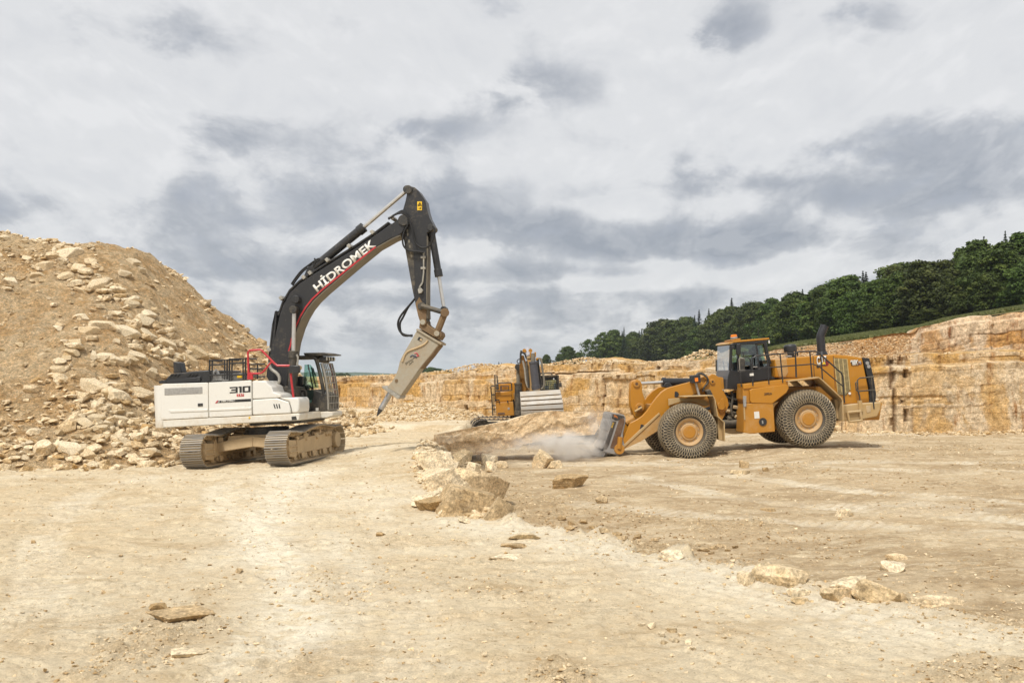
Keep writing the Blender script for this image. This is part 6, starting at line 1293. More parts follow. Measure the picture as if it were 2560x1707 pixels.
# ================================================================== rock
def m_rock(name, cream, ochre, rust, seed=0, sc=1.0):
    t = NT(name); c = t.coord('Object'); oi = t.n('ShaderNodeObjectInfo'); rnd = oi.outputs['Random']
    cc = t.n('ShaderNodeVectorMath', operation='ADD'); t.l(c, cc.inputs[0]); cb = t.n('ShaderNodeCombineXYZ'); t.l(t.math('MULTIPLY', rnd, 37.0), cb.inputs[0]); t.l(t.math('MULTIPLY', rnd, 91.0), cb.inputs[1]); t.l(cb.outputs[0], cc.inputs[1])
    v = cc.outputs[0]; n1 = t.noise(v, 1.6 * sc, 8, .68, .5); n2 = t.noise(v, 8 * sc, 8, .72); n3 = t.noise(v, 30 * sc, 4, .75)
    col = t.mix(t.ramp(t.math('ADD', n1, t.math('MULTIPLY', t.math('SUBTRACT', rnd, .5), .5)), [(.38, 0), (.66, 1)]), cream, ochre)
    col = t.mix(t.ramp(n2, [(.55, 0), (.72, .7)]), col, rust); col = t.mix(t.ramp(n2, [(.28, .5), (.42, 0)]), col, tuple(min(1, q * 1.15) for q in cream))
    col = t.mix(t.ramp(n3, [(.28, .45), (.42, 0)]), col, tuple(q * .5 for q in ochre))
    col = t.grain(col, v, [(22 * sc, 1.1), (7 * sc, .8)])
    t.surf(col, .9, 0, t.bump(n3, .45, .015 / sc, t.bump(n2, .7, .05 / sc)), .15); return t.m
M_ROCK = m_rock('limestone', (.66, .54, .36), (.56, .42, .24), (.42, .27, .12)); M_ROCKW = m_rock('pale_limestone', (.74, .62, .43), (.64, .49, .295), (.48, .315, .15)); M_ROCKB = m_rock('brown_earthy_limestone', (.50, .375, .22), (.42, .29, .145), (.28, .165, .07))
def rock_pts(rs, n, sx, sy, sz, blocky):
    P = []
    for _ in range(n + 4):
        v = rs.normal(size=3); v /= np.linalg.norm(v); P.append(list(v * rs.uniform(.6, 1.15)))
    return np.array(P) * [sx, sy, sz]
_ico = {}
def ico(k):
    if k not in _ico:
        bm = bmesh.new(); bmesh.ops.create_icosphere(bm, subdivisions=k, radius=1); _ico[k] = (np.array([v.co[:] for v in bm.verts]), np.array([[v.index for v in f.verts] for f in bm.faces])); bm.free()
    return _ico[k]
def rock_mesh(seed, sx=.5, sy=.4, sz=.3, n=8, blocky=True, detail=1, rough=.03):
    "a split stone: intersection of random break planes (bedding top and bottom, rough sides, knocked-off corners), then weathered"
    rs = np.random.RandomState(seed); d, f = ico(4 if detail < 3 else 5)
    def poly(nside, off=0):
        N = [(0, 0, 1), (0, 0, -1)]; H = [rs.uniform(.7, 1), rs.uniform(.8, 1)]
        N[0] = (rs.normal() * .16, rs.normal() * .16, 1); N[1] = (rs.normal() * .1, rs.normal() * .1, -1); a0 = rs.uniform(0, 6.28)
        for k in range(nside): a = a0 + 6.283 * k / nside + rs.normal() * .28; N.append((math.cos(a), math.sin(a), rs.normal() * .28)); H.append(rs.uniform(.62, 1.0))
        for a_ in ((-1, 1) if blocky else ()):
            for b_ in (-1, 1):
                for c_ in (-1, 1): N.append((a_ + rs.normal() * .25, b_ + rs.normal() * .25, c_ * .8 + rs.normal() * .25)); H.append(rs.uniform(1.08, 1.42))
        for k in range(n): v = rs.normal(size=3); v /= np.linalg.norm(v); N.append(tuple(v)); H.append(rs.uniform(.84, 1.12))
        N = np.array(N, float); N /= np.linalg.norm(N, axis=1)[:, None]; q = d @ N.T; return np.where(q > .05, np.array(H)[None] / np.maximum(q, .05), 9).min(1)
    r = poly(rs.randint(4, 7)); P = d * np.minimum(r, 1.5)[:, None]
    w = fbm3(P[:, 0] * 1.6 + seed, P[:, 1] * 1.6, P[:, 2] * 1.6, 5, seed, .6) * .05 + (np.abs(fbm3(P[:, 0] * 4 + seed, P[:, 1] * 4, P[:, 2] * 7, 4, seed + 3, .6)) - .22) * .06
    bed = fbm3(P[:, 0] * .6, P[:, 1] * .6, P[:, 2] * 6 + seed, 3, seed + 7) * .03
    P = P * (1 + (w + bed) * (rough / .05 if rough < .05 else 1))[:, None] * [sx, sy, sz]
    me = np_mesh('rock', P, f, True); me.set_sharp_from_angle(angle=R(26)); me.update(); return me
PROTO = []
for k in range(18):
    rs = np.random.RandomState(300 + k); me = rock_mesh(300 + k, 1, rs.uniform(.5, .95), rs.uniform(.25, .72), 1, True, 2, .05)
    for m in (M_ROCK,): me.materials.append(m)
    PROTO.append(me)
PW = [];  PB = []
for me in PROTO[:10]: q = me.copy(); q.materials.clear(); q.materials.append(M_ROCKW); PW.append(q)
for me in PROTO[6:12]: q = me.copy(); q.materials.clear(); q.materials.append(M_ROCKB); PB.append(q)
RR = random.Random(99)
def put_rock(name, loc, size, label, cat, group=None, protos=None, rot=None, sink=.25, asp=None):
    o = link(name, RR.choice(protos or PROTO)); s = size / 2; a = asp or (1, RR.uniform(.8, 1.1), RR.uniform(.8, 1.15))
    o.scale = (s * a[0], s * a[1], s * a[2]); o.rotation_euler = rot or (RR.uniform(-.5, .5), RR.uniform(-.5, .5), RR.uniform(0, 6.28)); o.location = Vector(loc) + Vector((0, 0, s * .45 * (1 - sink * 2)))
    return tag(o, label, cat, group)
def slope_n(x, y):
    e = .6; return Vector((-(surf_z(x + e, y) - surf_z(x - e, y)) / (2 * e), -(surf_z(x, y + e) - surf_z(x, y - e)) / (2 * e), 1)).normalized()
# ---- boulders on the spoil heap: the big ones where the photograph shows them
HB = [(410, 240, 125, 1, -40), (325, 245, 80, 1, -40), (395, 365, 105, 1, -50), (470, 330, 110, 1, -30), (585, 425, 120, 1, -40), (490, 450, 80, 1, 0), (650, 420, 70, 0, -40), (700, 500, 75, 1, -40), (795, 510, 90, 1, -20), (775, 540, 95, 0, -20), (700, 440, 90, 0, -50), (665, 590, 70, 1, 0), (485, 612, 95, 1, 20), (600, 665, 150, 1, 20), (525, 692, 100, 1, 5), (745, 705, 120, 1, 30), (860, 715, 115, 0, 30), (985, 768, 130, 1, 25), (850, 640, 130, 0, -10), (880, 600, 95, 1, 0),
      (1165, 830, 125, 0, 25), (1130, 870, 110, 1, 25), (340, 920, 90, 0, 0), (345, 962, 95, 1, 0), (560, 1035, 150, 0, 25), (670, 1085, 125, 0, 20), (830, 1070, 125, 1, 30), (805, 845, 130, 1, 25), (765, 870, 110, 0, 30), (700, 870, 100, 1, 30), (500, 1240, 110, 0, 30), (455, 1205, 80, 1, -10), (600, 1275, 110, 0, -20), (720, 1320, 95, 1, -60), (605, 1335, 110, 0, -10), (415, 1390, 140, 1, 25), (495, 1385, 90, 0, -70), (530, 1430, 105, 1, 20), (880, 1420, 120, 0, 0), (710, 1220, 95, 0, 10), (775, 1365, 70, 1, 0), (900, 1375, 80, 1, -15),
      (1415, 785, 95, 0, 30), (980, 552, 50, 0, 80), (160, 265, 90, 1, 25), (260, 312, 115, 1, 5), (215, 360, 75, 0, 0), (45, 440, 70, 1, 0), (70, 405, 95, 1, 35), (790, 285, 75, 0, 40), (740, 350, 80, 0, 15), (840, 330, 75, 0, 15), (560, 840, 70, 1, 80), (620, 850, 90, 1, 10), (450, 760, 95, 0, 10), (435, 820, 90, 0, 5), (250, 840, 60, 1, 0), (30, 140, 70, 0, 0), (150, 155, 50, 0, 60), (400, 850, 70, 0, 0), (350, 670, 60, 1, 0), (120, 770, 60, 0, 5), (1000, 870, 90, 0, 20), (1060, 850, 90, 1, 20), (900, 940, 90, 0, 10), (660, 1010, 90, 1, 5), (690, 1160, 80, 0, 10), (800, 1240, 85, 0, -10), (570, 1210, 85, 0, 0), (640, 1240, 80, 1, 10)]
side_of = lambda zx: 'left' if zx < 400 else ('middle' if zx < 800 else 'right')
n_hb = 0
for zx, zy, zs, w, rt in HB:
    p = hit(*zc('H', zx, zy), 20, 74); size = zs * .4208 / FPX * p.y; n = slope_n(p.x, p.y)
    o = put_rock('limestone_block', p, size, 'large angular limestone block lodged in the face of the tall spoil heap', 'rock', 'large blocks on the spoil heap', PW if w else PROTO, None, .2, (1, .8, .7))
    q = n.to_track_quat('Z', 'Y').to_matrix().to_4x4() @ Matrix.Rotation(R(-rt + RR.uniform(-12, 12)), 4, 'Z') @ Euler((RR.uniform(-.25, .25), RR.uniform(-.2, .2), 0)).to_matrix().to_4x4(); o.rotation_euler = q.to_euler(); o.location = p + n * size * .10
# medium blocks: thick towards the foot and along the diagonal band
def heap_density(zx, zy):
    d = .02
    band = abs((zy - 240) - (zx - 400) * 1.02) / 150
    d += .55 * math.exp(-band ** 2) * (1 if 250 < zx < 1300 else .3)
    d += .9 * math.exp(-((zx - 760) / 260) ** 2 - ((zy - 1290) / 170) ** 2) + .35 * math.exp(-((zx - 120) / 200) ** 2 - ((zy - 1320) / 130) ** 2) + .35 * math.exp(-((zx - 560) / 240) ** 2 - ((zy - 900) / 180) ** 2)
    d += .5 * (zx > 950) * (zy > 340) * math.exp(-((zy - (430 + (zx - 1060) * .72)) / 60) ** 2)
    return min(1, d)
cnt = 0
while cnt < 215:
    zx, zy = RR.uniform(0, 1500), RR.uniform(150, 1460)
    if RR.random() > heap_density(zx, zy): continue
    px, py = zc('H', zx, zy); p = hit(px, py, 20, 74)
    if heap_h(p.x, p.y) < -.35 or p.y > 70: continue
    foot = math.exp(-max(0, 1460 - zy) / 300); size = RR.choice((28, 34, 40, 48, 58)) * (.75 + .35 * foot) * .4208 / FPX * p.y; n = slope_n(p.x, p.y)
    o = put_rock('limestone_block', p, size, 'limestone rubble block among many others tipped down the spoil heap', 'rock', 'smaller blocks tipped on the spoil heap', PW if RR.random() < .4 else PROTO, None, .2); o.location = p + n * size * .12; cnt += 1
# rubble right of the cab and below it, at the foot of the flank
FBK = [(330, 520, 95), (440, 590, 110), (380, 640, 80), (480, 560, 75), (620, 640, 110), (650, 700, 90), (740, 680, 80), (300, 600, 80), (250, 650, 80), (190, 690, 70), (370, 700, 85), (450, 740, 85), (510, 790, 105), (540, 720, 80), (610, 780, 90), (660, 760, 85), (700, 790, 70), (740, 740, 75), (520, 840, 80), (590, 690, 70), (560, 640, 60), (470, 690, 60), (410, 760, 60), (700, 640, 60), (120, 690, 80), (60, 680, 70), (280, 500, 90), (320, 560, 70), (840, 780, 60), (900, 745, 70), (780, 770, 50), (930, 650, 95), (1035, 645, 60)]
for fx, fy_, fs_ in FBK:
    p = hit(*zc('F', fx, fy_ + fs_ * .3), 30, 74); size = fs_ * .22109 / FPX * p.y
    put_rock('limestone_block', p, size, 'pale rubble block in the low pile right of the black excavator cab', 'rock', 'blocks beside the excavator cab', PW if RR.random() < .6 else PROTO, None, .15)

# ---- the big slab
def make_slab():
    a = at(1086, 1085, 34.2); b = at(1497, 1035, 36.6); ax = Vector((b.x - a.x, b.y - a.y, 0)); Ln = ax.length; ax.normalize(); bk_ = Vector((-.09, 1, 0)).normalized()
    top = [(195, 520), (390, 482), (560, 450), (750, 415), (960, 375), (1080, 335), (1200, 300), (1390, 272), (1600, 285), (1850, 292), (1890, 345)]; bot = [(195, 690), (330, 735), (390, 745), (480, 748), (700, 722), (850, 680), (1000, 648), (1250, 590), (1500, 535), (1700, 530), (1845, 520), (1880, 470)]
    def line(L): 
        out = []
        for x, y in L:
            px, py = zc('S', x, y); u = np.interp(px, [1086, 1497], [0, 1]); Y = a.y + (b.y - a.y) * u; w_ = at(px, py, Y); out.append((((w_ - Vector((a.x, a.y, 0))).x * ax.x + (w_.y - a.y) * ax.y), w_.z))
        return np.array(out)
    T_, B_ = line(top), line(bot); nu, ns = 150, 22; us = np.linspace(.0, T_[-1, 0], nu); zt = np.interp(us, T_[:, 0], T_[:, 1]); zb = np.interp(us, B_[:, 0], B_[:, 1]); zb = np.minimum(zb, zt - .06); dep = 1.8
    ring = []
    for i, u in enumerate(us):
        f = np.linspace(0, 1, ns); P = [(0, zb[i] + (zt[i] - zb[i]) * q) for q in f] + [(dep * q, zt[i] - .10 * q) for q in f[1:]] + [(dep, zt[i] - .1 + (zb[i] + .02 - zt[i]) * q) for q in f[1:]] + [(dep * (1 - q), zb[i] - .08 * (1 - q)) for q in f[1:-1]]
        ring.append([(u, y, z) for y, z in P])
    V = np.array(ring); m = V.shape[1]; n1 = fbm3(V[..., 0] * 1.1, V[..., 1] * 1.1, V[..., 2] * 1.2, 5, 5, .58); n2 = fbm3(V[..., 0] * 4, V[..., 1] * 4, V[..., 2] * 4.5, 4, 9, .6)
    cy, cz = V[..., 1].mean(1, keepdims=True), V[..., 2].mean(1, keepdims=True); dy = np.sign(V[..., 1] - cy) * (np.abs(V[..., 1] - cy) > dep * .49); dz = np.sign(V[..., 2] - cz) * (dy == 0)
    V[..., 1] += dy * (n1 * .16 + n2 * .07); V[..., 2] += dz * (n1 * .05 + n2 * .03); V[..., 0] += (np.abs(n1) * .2) * np.where(np.arange(nu)[:, None] > nu - 6, -1, 0)
    lay = (np.floor((V[..., 2] - zb[:, None]) * 2.6 + n1 * 1.5) % 2) * .05; V[..., 1] += dy * lay
    W_ = np.stack([a.x + ax.x * V[..., 0] + bk_.x * V[..., 1], a.y + ax.y * V[..., 0] + bk_.y * V[..., 1], V[..., 2]], -1).reshape(-1, 3)
    i = np.arange(nu * m).reshape(nu, m); j = np.roll(i, -1, 1); Fq = np.stack([i[:-1], i[1:], j[1:], j[:-1]], -1).reshape(-1, 4)
    c0 = len(W_); W_ = np.vstack([W_, W_[:m].mean(0), W_[-m:].mean(0)]); Fq = [tuple(q) for q in Fq] + [(c0, i[0, k], i[0, (k + 1) % m]) for k in range(m)] + [(c0 + 1, i[-1, (k + 1) % m], i[-1, k]) for k in range(m)]
    me = D_.meshes.new('rock_slab'); me.from_pydata([tuple(q) for q in W_], [], Fq); me.polygons.foreach_set('use_smooth', np.ones(len(me.polygons), bool)); me.set_sharp_from_angle(angle=R(40)); me.update(); return me
def m_slab():
    t = NT('rust_patched_limestone'); c = t.coord('Object', scale=(1, 1, 1.6)); n1 = t.noise(c, .62, 6, .62, .8); n2 = t.noise(c, 3.2, 9, .72, .3); n3 = t.noise(c, 16, 6, .78)
    g = t.n('ShaderNodeNewGeometry'); sg = t.n('ShaderNodeSeparateXYZ'); t.l(g.outputs['Normal'], sg.inputs[0])
    col = t.mix(t.ramp(n2, [(.38, 0), (.62, 1)]), (.84, .64, .40), (.74, .52, .29)); col = t.mix(t.ramp(t.math('ADD', t.math('MULTIPLY', n1, .8), t.math('MULTIPLY', n2, .25)), [(.585, 0), (.66, .8)]), col, (.54, .33, .165))
    col = t.mix(t.ramp(n3, [(.30, .45), (.40, 0)]), col, (.40, .25, .125)); col = t.mix(t.ramp(n3, [(.58, 0), (.7, .6)]), col, (.78, .63, .42)); col = t.mix(t.ramp(sg.outputs[2], [(.45, 0), (.8, .8)]), col, (.76, .62, .42))
    col = t.grain(col, c, [(20, .8), (6, .6)])
    t.surf(col, .92, 0, t.bump(n3, .8, .05, t.bump(n2, .5, .12)), .12); return t.m
M_SLAB = m_slab()
tag(link('rock_slab', make_slab(), M_SLAB), 'huge tilted limestone slab with rust brown patches, one end lifted in front of the loader bucket', 'rock slab')
# ---- named rocks on the floor and along the broken edge
def shaped(name, px, py, w, h, seed, label, protos_mat, depth=.8, rot=0, tilt=(0, 0), flat=False, cat='rock', n=1, group=None, lift=.5):
    p = hit(px, py, 6, 60); s = FPX / p.y; W_, H_ = w / s, h / s; me = rock_mesh(seed, W_ * .53, W_ * depth * .53, H_ * .55, n, n != 0, 3 if w > 60 else 2, .05); me.name = name; o = link(name, me, protos_mat); o.rotation_euler = (R(tilt[0]), R(tilt[1]), R(rot)); o.location = p + Vector((0, W_ * depth * .25, H_ * (lift - .22)))
    return tag(o, label, cat, group)
shaped('boulder', 1158, 1284, 140, 98, 203, 'largest rough brown boulder sticking out of the broken rock edge', M_ROCKB, .9, 12, (8, 10), n=0, lift=.36); shaped('boulder', 1212, 1262, 105, 82, 207, 'broken ochre block standing behind the largest boulder', M_ROCKB, .8, 40, (-6, 18), n=0, lift=.42); shaped('boulder', 1090, 1275, 90, 44, 211, 'low brown ledge of rock at the left foot of the largest boulder', M_ROCKB, .9, -18, (6, -10), n=0, lift=.4); shaped('boulder', 1150, 1215, 120, 46, 213, 'flat cracked bed of rock on the edge behind the largest boulder', M_ROCKW, .9, 8, (-4, 6), n=0, lift=.5); shaped('boulder', 1100, 1225, 110, 75, 43, 'pale split rock wedged on the edge just left of the largest boulder', M_ROCKW, .8, -25, (10, -12), lift=.4)
shaped('boulder', 1085, 1175, 95, 70, 44, 'rough pale rock forming the broken edge below the left end of the slab', M_ROCKW, 1.0, 20, (-8, 10), lift=.35); shaped('boulder', 1245, 1294, 62, 78, 215, 'steep brown wedge of rock at the right end of the largest boulder', M_ROCKB, .7, 30, (5, 32), n=0, lift=.4)
shaped('boulder', 1425, 1217, 68, 40, 46, 'rounded brown block lying alone on the floor below the dust', M_ROCKB, .7, 15); shaped('boulder', 1358, 1170, 48, 44, 47, 'pointed pale rock standing in front of the dust under the slab', M_ROCKW, .8, 0, (0, 25)); shaped('boulder', 1388, 1170, 36, 24, 48, 'low pale rock leaning against the pointed rock', M_ROCKW, .8, 20)
shaped('boulder', 1958, 1458, 128, 55, 51, 'long pale slab of rock in the right foreground', M_ROCK, .5, -14, (0, 8), n=4); shaped('boulder', 1868, 1462, 42, 36, 52, 'small ochre rock beside the long pale slab', M_ROCK, .8, 0, (0, -25)); shaped('boulder', 2190, 1505, 98, 55, 53, 'sloping wedge shaped rock in the right foreground', M_ROCK, .6, -25, (0, 22), n=4)
shaped('boulder', 2128, 1490, 95, 50, 54, 'grey tan rock leaning on the sloping wedge', M_ROCK, .7, 20, (0, -12)); shaped('boulder', 2090, 1502, 70, 36, 55, 'low pale rock at the left of the leaning pair', M_ROCKW, .7, 10); shaped('boulder', 2234, 1428, 58, 30, 56, 'pale bare rock on the loose soil at the right', M_ROCKW, .7, 0); shaped('boulder', 2240, 1400, 55, 18, 57, 'thin pale plate of rock behind the bare rock', M_ROCKW, .6, 10)
shaped('boulder', 2335, 1515, 95, 34, 58, 'flat pale stone half buried in the right foreground', M_ROCKW, .7, -8, lift=.3); shaped('boulder', 2256, 1502, 30, 22, 59, 'small brown stone between the wedge and the flat stone', M_ROCKB); shaped('boulder', 2000, 1490, 45, 20, 60, 'flat stone below the long pale slab', M_ROCKW, .8, 30); shaped('boulder', 2005, 1508, 40, 16, 61, 'thin flake below the flat stone', M_ROCK, .8)
shaped('boulder', 1860, 1168, 28, 20, 62, 'brown rock on the floor in front of the loader', M_ROCKB); shaped('boulder', 1852, 1183, 50, 10, 63, 'flat pale flake in front of the loader', M_ROCK, .6); shaped('boulder', 1915, 1178, 18, 12, 64, 'small chip beside the flat pale flake', M_ROCKB); shaped('boulder', 1505, 1257, 28, 18, 65, 'small brown lump on the bare floor', M_ROCKB)
shaped('flake', 450, 1545, 135, 26, 66, 'brown splintered slab lying flat in the left foreground', M_ROCKB, .6, 14, n=4, lift=.35); shaped('flake', 395, 1525, 45, 14, 67, 'narrow splinter beside the brown splintered slab', M_ROCKB, .4, 20); shaped('flake', 1265, 1398, 90, 15, 68, 'pale flat plate of stone on the upper ground', M_ROCKW, .6, 0, lift=.35); shaped('flake', 1280, 1370, 60, 14, 69, 'brown flat chip behind the pale flat plate', M_ROCKB, .6, 12); shaped('flake', 1318, 1345, 70, 14, 70, 'broken plate of stone at the edge of the upper ground', M_ROCK, .6, 5)
shaped('flake', 470, 1637, 110, 18, 71, 'thin tan crust plate near the bottom of the photo', M_ROCK, .6, 10, lift=.3); shaped('boulder', 595, 1432, 16, 12, 72, 'small brown stone on the pale track', M_ROCKB); shaped('boulder', 948, 1338, 22, 9, 73, 'small brown clod on the pale upper ground', M_ROCKB); shaped('boulder', 82, 1357, 11, 8, 74, 'small brown stone at the far left', M_ROCKB); shaped('boulder', 1925, 1278, 34, 9, 75, 'thin dark flake on the dug floor', M_ROCKB); shaped('boulder', 2112, 1292, 42, 24, 76, 'grey tan stone on the dug floor at the right', M_ROCK)
shaped('boulder', 2115, 1078, 60, 17, 77, 'pale stone at the foot of the quarry face behind the loader', M_ROCKW, .7, 0); shaped('boulder', 1680, 1395, 60, 22, 78, 'clump of pale stones on the lip of the upper ground', M_ROCKW, .8, 10); shaped('boulder', 1515, 1140, 18, 12, 79, 'small stone under the bucket lip', M_ROCKW)
for k, (x, y, w_, h_) in enumerate([(1150, 1160, 60, 26), (1190, 1150, 52, 40), (1225, 1162, 56, 30), (1180, 1185, 46, 34), (1228, 1178, 30, 24), (1165, 1135, 50, 22), (1200, 1135, 40, 24), (1130, 1180, 44, 30), (1250, 1168, 34, 16), (1145, 1195, 50, 26), (1110, 1200, 36, 20), (1205, 1195, 40, 16), (1078, 1250, 50, 24), (1050, 1262, 56, 18), (1115, 1290, 50, 16), (1160, 1305, 40, 12)]):
    shaped('boulder', x, y, w_, h_, 120 + k, 'broken rock chunk heaped on the edge under the left end of the slab', M_ROCKW if k % 3 else M_ROCK, .8, RR.uniform(0, 90), (RR.uniform(-25, 25), RR.uniform(-25, 25)), group='broken chunks under the slab')
for k, (x, y, w_) in enumerate([(1405, 1300, 30), (1430, 1312, 36), (1460, 1308, 32), (1480, 1322, 28), (1510, 1330, 34), (1545, 1340, 30), (1425, 1325, 26), (1560, 1350, 36), (1760, 1378, 34), (1785, 1372, 30), (1805, 1368, 28), (1820, 1378, 24), (1778, 1385, 22), (1840, 1370, 24), (1640, 1352, 24), (1595, 1345, 26)]):
    shaped('clod', x, y, w_ * .75, w_ * .36, 150 + k, 'brown clod of earth and stone along the foot of the low edge', M_ROCKB, .9, RR.uniform(0, 90), (RR.uniform(-20, 20), RR.uniform(-20, 20)), group='clods along the low edge', cat='clod')
for k, (x, y, w_) in enumerate([(1655, 1590, 26), (1680, 1580, 30), (1705, 1590, 26), (1690, 1605, 30), (1720, 1610, 24), (1660, 1610, 22), (1735, 1625, 22), (1630, 1570, 34), (1605, 1565, 22), (1210, 1640, 18), (1225, 1655, 16)]):
    shaped('clod', x, y, w_ * .75, w_ * .4, 170 + k, 'tan clod in the small heap of loose stones in the lower foreground', M_ROCK, .9, RR.uniform(0, 90), (RR.uniform(-20, 20), RR.uniform(-20, 20)), group='clods in the lower foreground', cat='clod')

# ---- uncounted small stone: gravel merged into single meshes
def scatter(name, P, S, mat, seed=1, big=False):
    rs = np.random.RandomState(seed); bases = []
    for k in range(14):
        if big:
            d, f = ico(2); N = [(0, 0, 1), (.1, 0, -1)] + [(math.cos(a_), math.sin(a_), rs.normal() * .3) for a_ in np.arange(5) * 1.257 + rs.normal(size=5) * .3] + [tuple(rs.normal(size=3)) for _ in range(5)]; N = np.array(N); N /= np.linalg.norm(N, axis=1)[:, None]; q = d @ N.T; H = rs.uniform(.62, 1, 12); H[7:] += .2
            r = np.where(q > .05, H[None] / np.maximum(q, .05), 9).min(1); bases.append((d * np.minimum(r, 1.5)[:, None] * [1, rs.uniform(.55, 1), rs.uniform(.35, .7)], f)); continue
        bm = bmesh.new()
        for p in rock_pts(rs, 7, 1, rs.uniform(.55, 1), rs.uniform(.35, .7), False): bm.verts.new(p)
        bmesh.ops.convex_hull(bm, input=bm.verts); bmesh.ops.delete(bm, geom=[v for v in bm.verts if not v.link_faces], context='VERTS'); bmesh.ops.triangulate(bm, faces=bm.faces); bm.verts.index_update()
        bases.append((np.array([v.co[:] for v in bm.verts]), np.array([[v.index for v in f.verts] for f in bm.faces]))); bm.free()
    VV = []; FF = []; CC = []; n = 0; pick = rs.randint(0, 14, len(P))
    for b in range(14):
        idx = np.where(pick == b)[0]; bv, bf = bases[b]
        if len(idx) == 0: continue
        e = rs.uniform(-.6, .6, (len(idx), 2)); a = rs.uniform(0, 6.283, len(idx)); ca, sa = np.cos(a), np.sin(a); cx_, sx_ = np.cos(e[:, 0]), np.sin(e[:, 0])
        v = np.repeat(bv[None], len(idx), 0) * S[idx][:, None, None]; x = v[..., 0]; y = v[..., 1] * cx_[:, None] - v[..., 2] * sx_[:, None]; z = v[..., 1] * sx_[:, None] + v[..., 2] * cx_[:, None]
        v = np.stack([x * ca[:, None] - y * sa[:, None], x * sa[:, None] + y * ca[:, None], z], -1) + P[idx][:, None, :]
        VV.append(v.reshape(-1, 3)); FF.append((bf[None] + (np.arange(len(idx)) * len(bv))[:, None, None] + n).reshape(-1, 3)); CC.append(np.repeat(rs.rand(len(idx)), len(bv))); n += len(idx) * len(bv)
    me = np_mesh(name, np.concatenate(VV), np.concatenate(FF), False, dict(tone=np.concatenate(CC))); return tag(link(name, me, mat), kind='stuff')
def m_gravel(name, a, b, c_):
    t = NT(name); tn = t.attr('tone'); n = t.noise(t.coord('Object'), 6, 5, .7); col = t.ramp(tn, [(0, b), (.35, a), (.75, c_), (1, a)]); col = t.mix(t.ramp(n, [(.35, .5), (.6, 0)]), col, tuple(q * .7 for q in b)); col = t.grain(col, t.coord('Object'), [(28, 1.0), (10, .8)]); t.surf(col, .92, 0, t.bump(t.noise(t.coord('Object'), 40, 4, .7), .3, .01), .15); return t.m
MG1 = m_gravel('floor_gravel', (.60, .455, .265), (.42, .28, .135), (.76, .63, .43)); MG2 = m_gravel('heap_rubble', (.66, .51, .31), (.46, .295, .125), (.77, .635, .43))
MG3 = m_gravel('block_rubble', (.66, .525, .34), (.50, .345, .17), (.74, .62, .43))
rs = np.random.RandomState(5)
# floor gravel, thick where the ground is broken up
N_ = 220000; yy = 6.5 * (60 / 6.5) ** rs.rand(N_); tt = rs.uniform(-.62, .62, N_); xx = yy * tt; d_, s_ = edge_d(xx, yy)
loose_ = np.exp(-((d_ - .4) / .7) ** 2) * sstep(.04, .2, s_) * 1.0 + .75 * sstep(.05, .5, fbm2(xx * .45 + 3, yy * .45, 3, 23)) * sstep(-.5, 1.5, d_) + .8 * sstep(.22, .5, fbm2(xx * .6 - 4, yy * .6 + 9, 3, 29)) * (1 - sstep(9, 15, yy)) + .09 + .12 * sstep(.1, .5, fbm2(xx * 1.1, yy * 1.1, 3, 87))
keep = (rs.rand(N_) < loose_ * .55) & (heap_h(xx, yy) < -.2); xx, yy = xx[keep], yy[keep]; sz = (.006 + .030 * rs.rand(len(xx)) ** 3.5) * (.75 + yy / 26)
scatter('gravel', np.stack([xx, yy, gz(xx, yy) + sz * .15], -1), sz, MG1, 3)
# broken stone along the step and brown crumbs at its foot
def along(P, n, spread0, spread1, rs):
    P = np.array(P, float); L = np.concatenate([[0], np.cumsum(np.hypot(*np.diff(P, axis=0).T))]); s = rs.rand(n) * L[-1]; x = np.interp(s, L, P[:, 0]); y = np.interp(s, L, P[:, 1]); k = np.clip(np.searchsorted(L, s) - 1, 0, len(P) - 2); d = (P[k + 1] - P[k]) / np.linalg.norm(P[k + 1] - P[k], axis=1)[:, None]; o = spread0 + (spread1 - spread0) * rs.rand(n) ** 1.3; return x - d[:, 1] * o, y + d[:, 0] * o
xx, yy = along(EDGE[2:7], 1500, -.5, 1.5, rs); sz = .025 + .13 * rs.rand(len(xx)) ** 2.6; scatter('rubble', np.stack([xx, yy, gz(xx, yy) + sz * .2], -1), sz, MG3, 21, True)
MG4 = m_gravel('brown_crumbs', (.46, .325, .18), (.34, .225, .11), (.56, .42, .25))
xx, yy = along([(-.3, 17.9), (1.0, 16.9), (1.7, 15.6), (2.4, 14.3)], 1100, -.1, .9, rs); sz = .012 + .055 * rs.rand(len(xx)) ** 2.4; scatter('gravel', np.stack([xx, yy, gz(xx, yy) + sz * .3], -1), sz, MG4, 22)
N_ = 26000; yy = 9 * (30 / 9) ** rs.rand(N_); xx = yy * rs.uniform(-.05, .62, N_); d_, s_ = edge_d(xx, yy); kp = (d_ > .2) & (rs.rand(N_) < .04 + .75 * sstep(.05, .35, fbm2(xx * .4 + 3, yy * .5, 4, 23))); xx, yy = xx[kp], yy[kp]; sz = (.007 + .03 * rs.rand(len(xx)) ** 3) * (.8 + yy / 30); scatter('gravel', np.stack([xx, yy, gz(xx, yy) + sz * .2], -1), sz, MG4, 23)
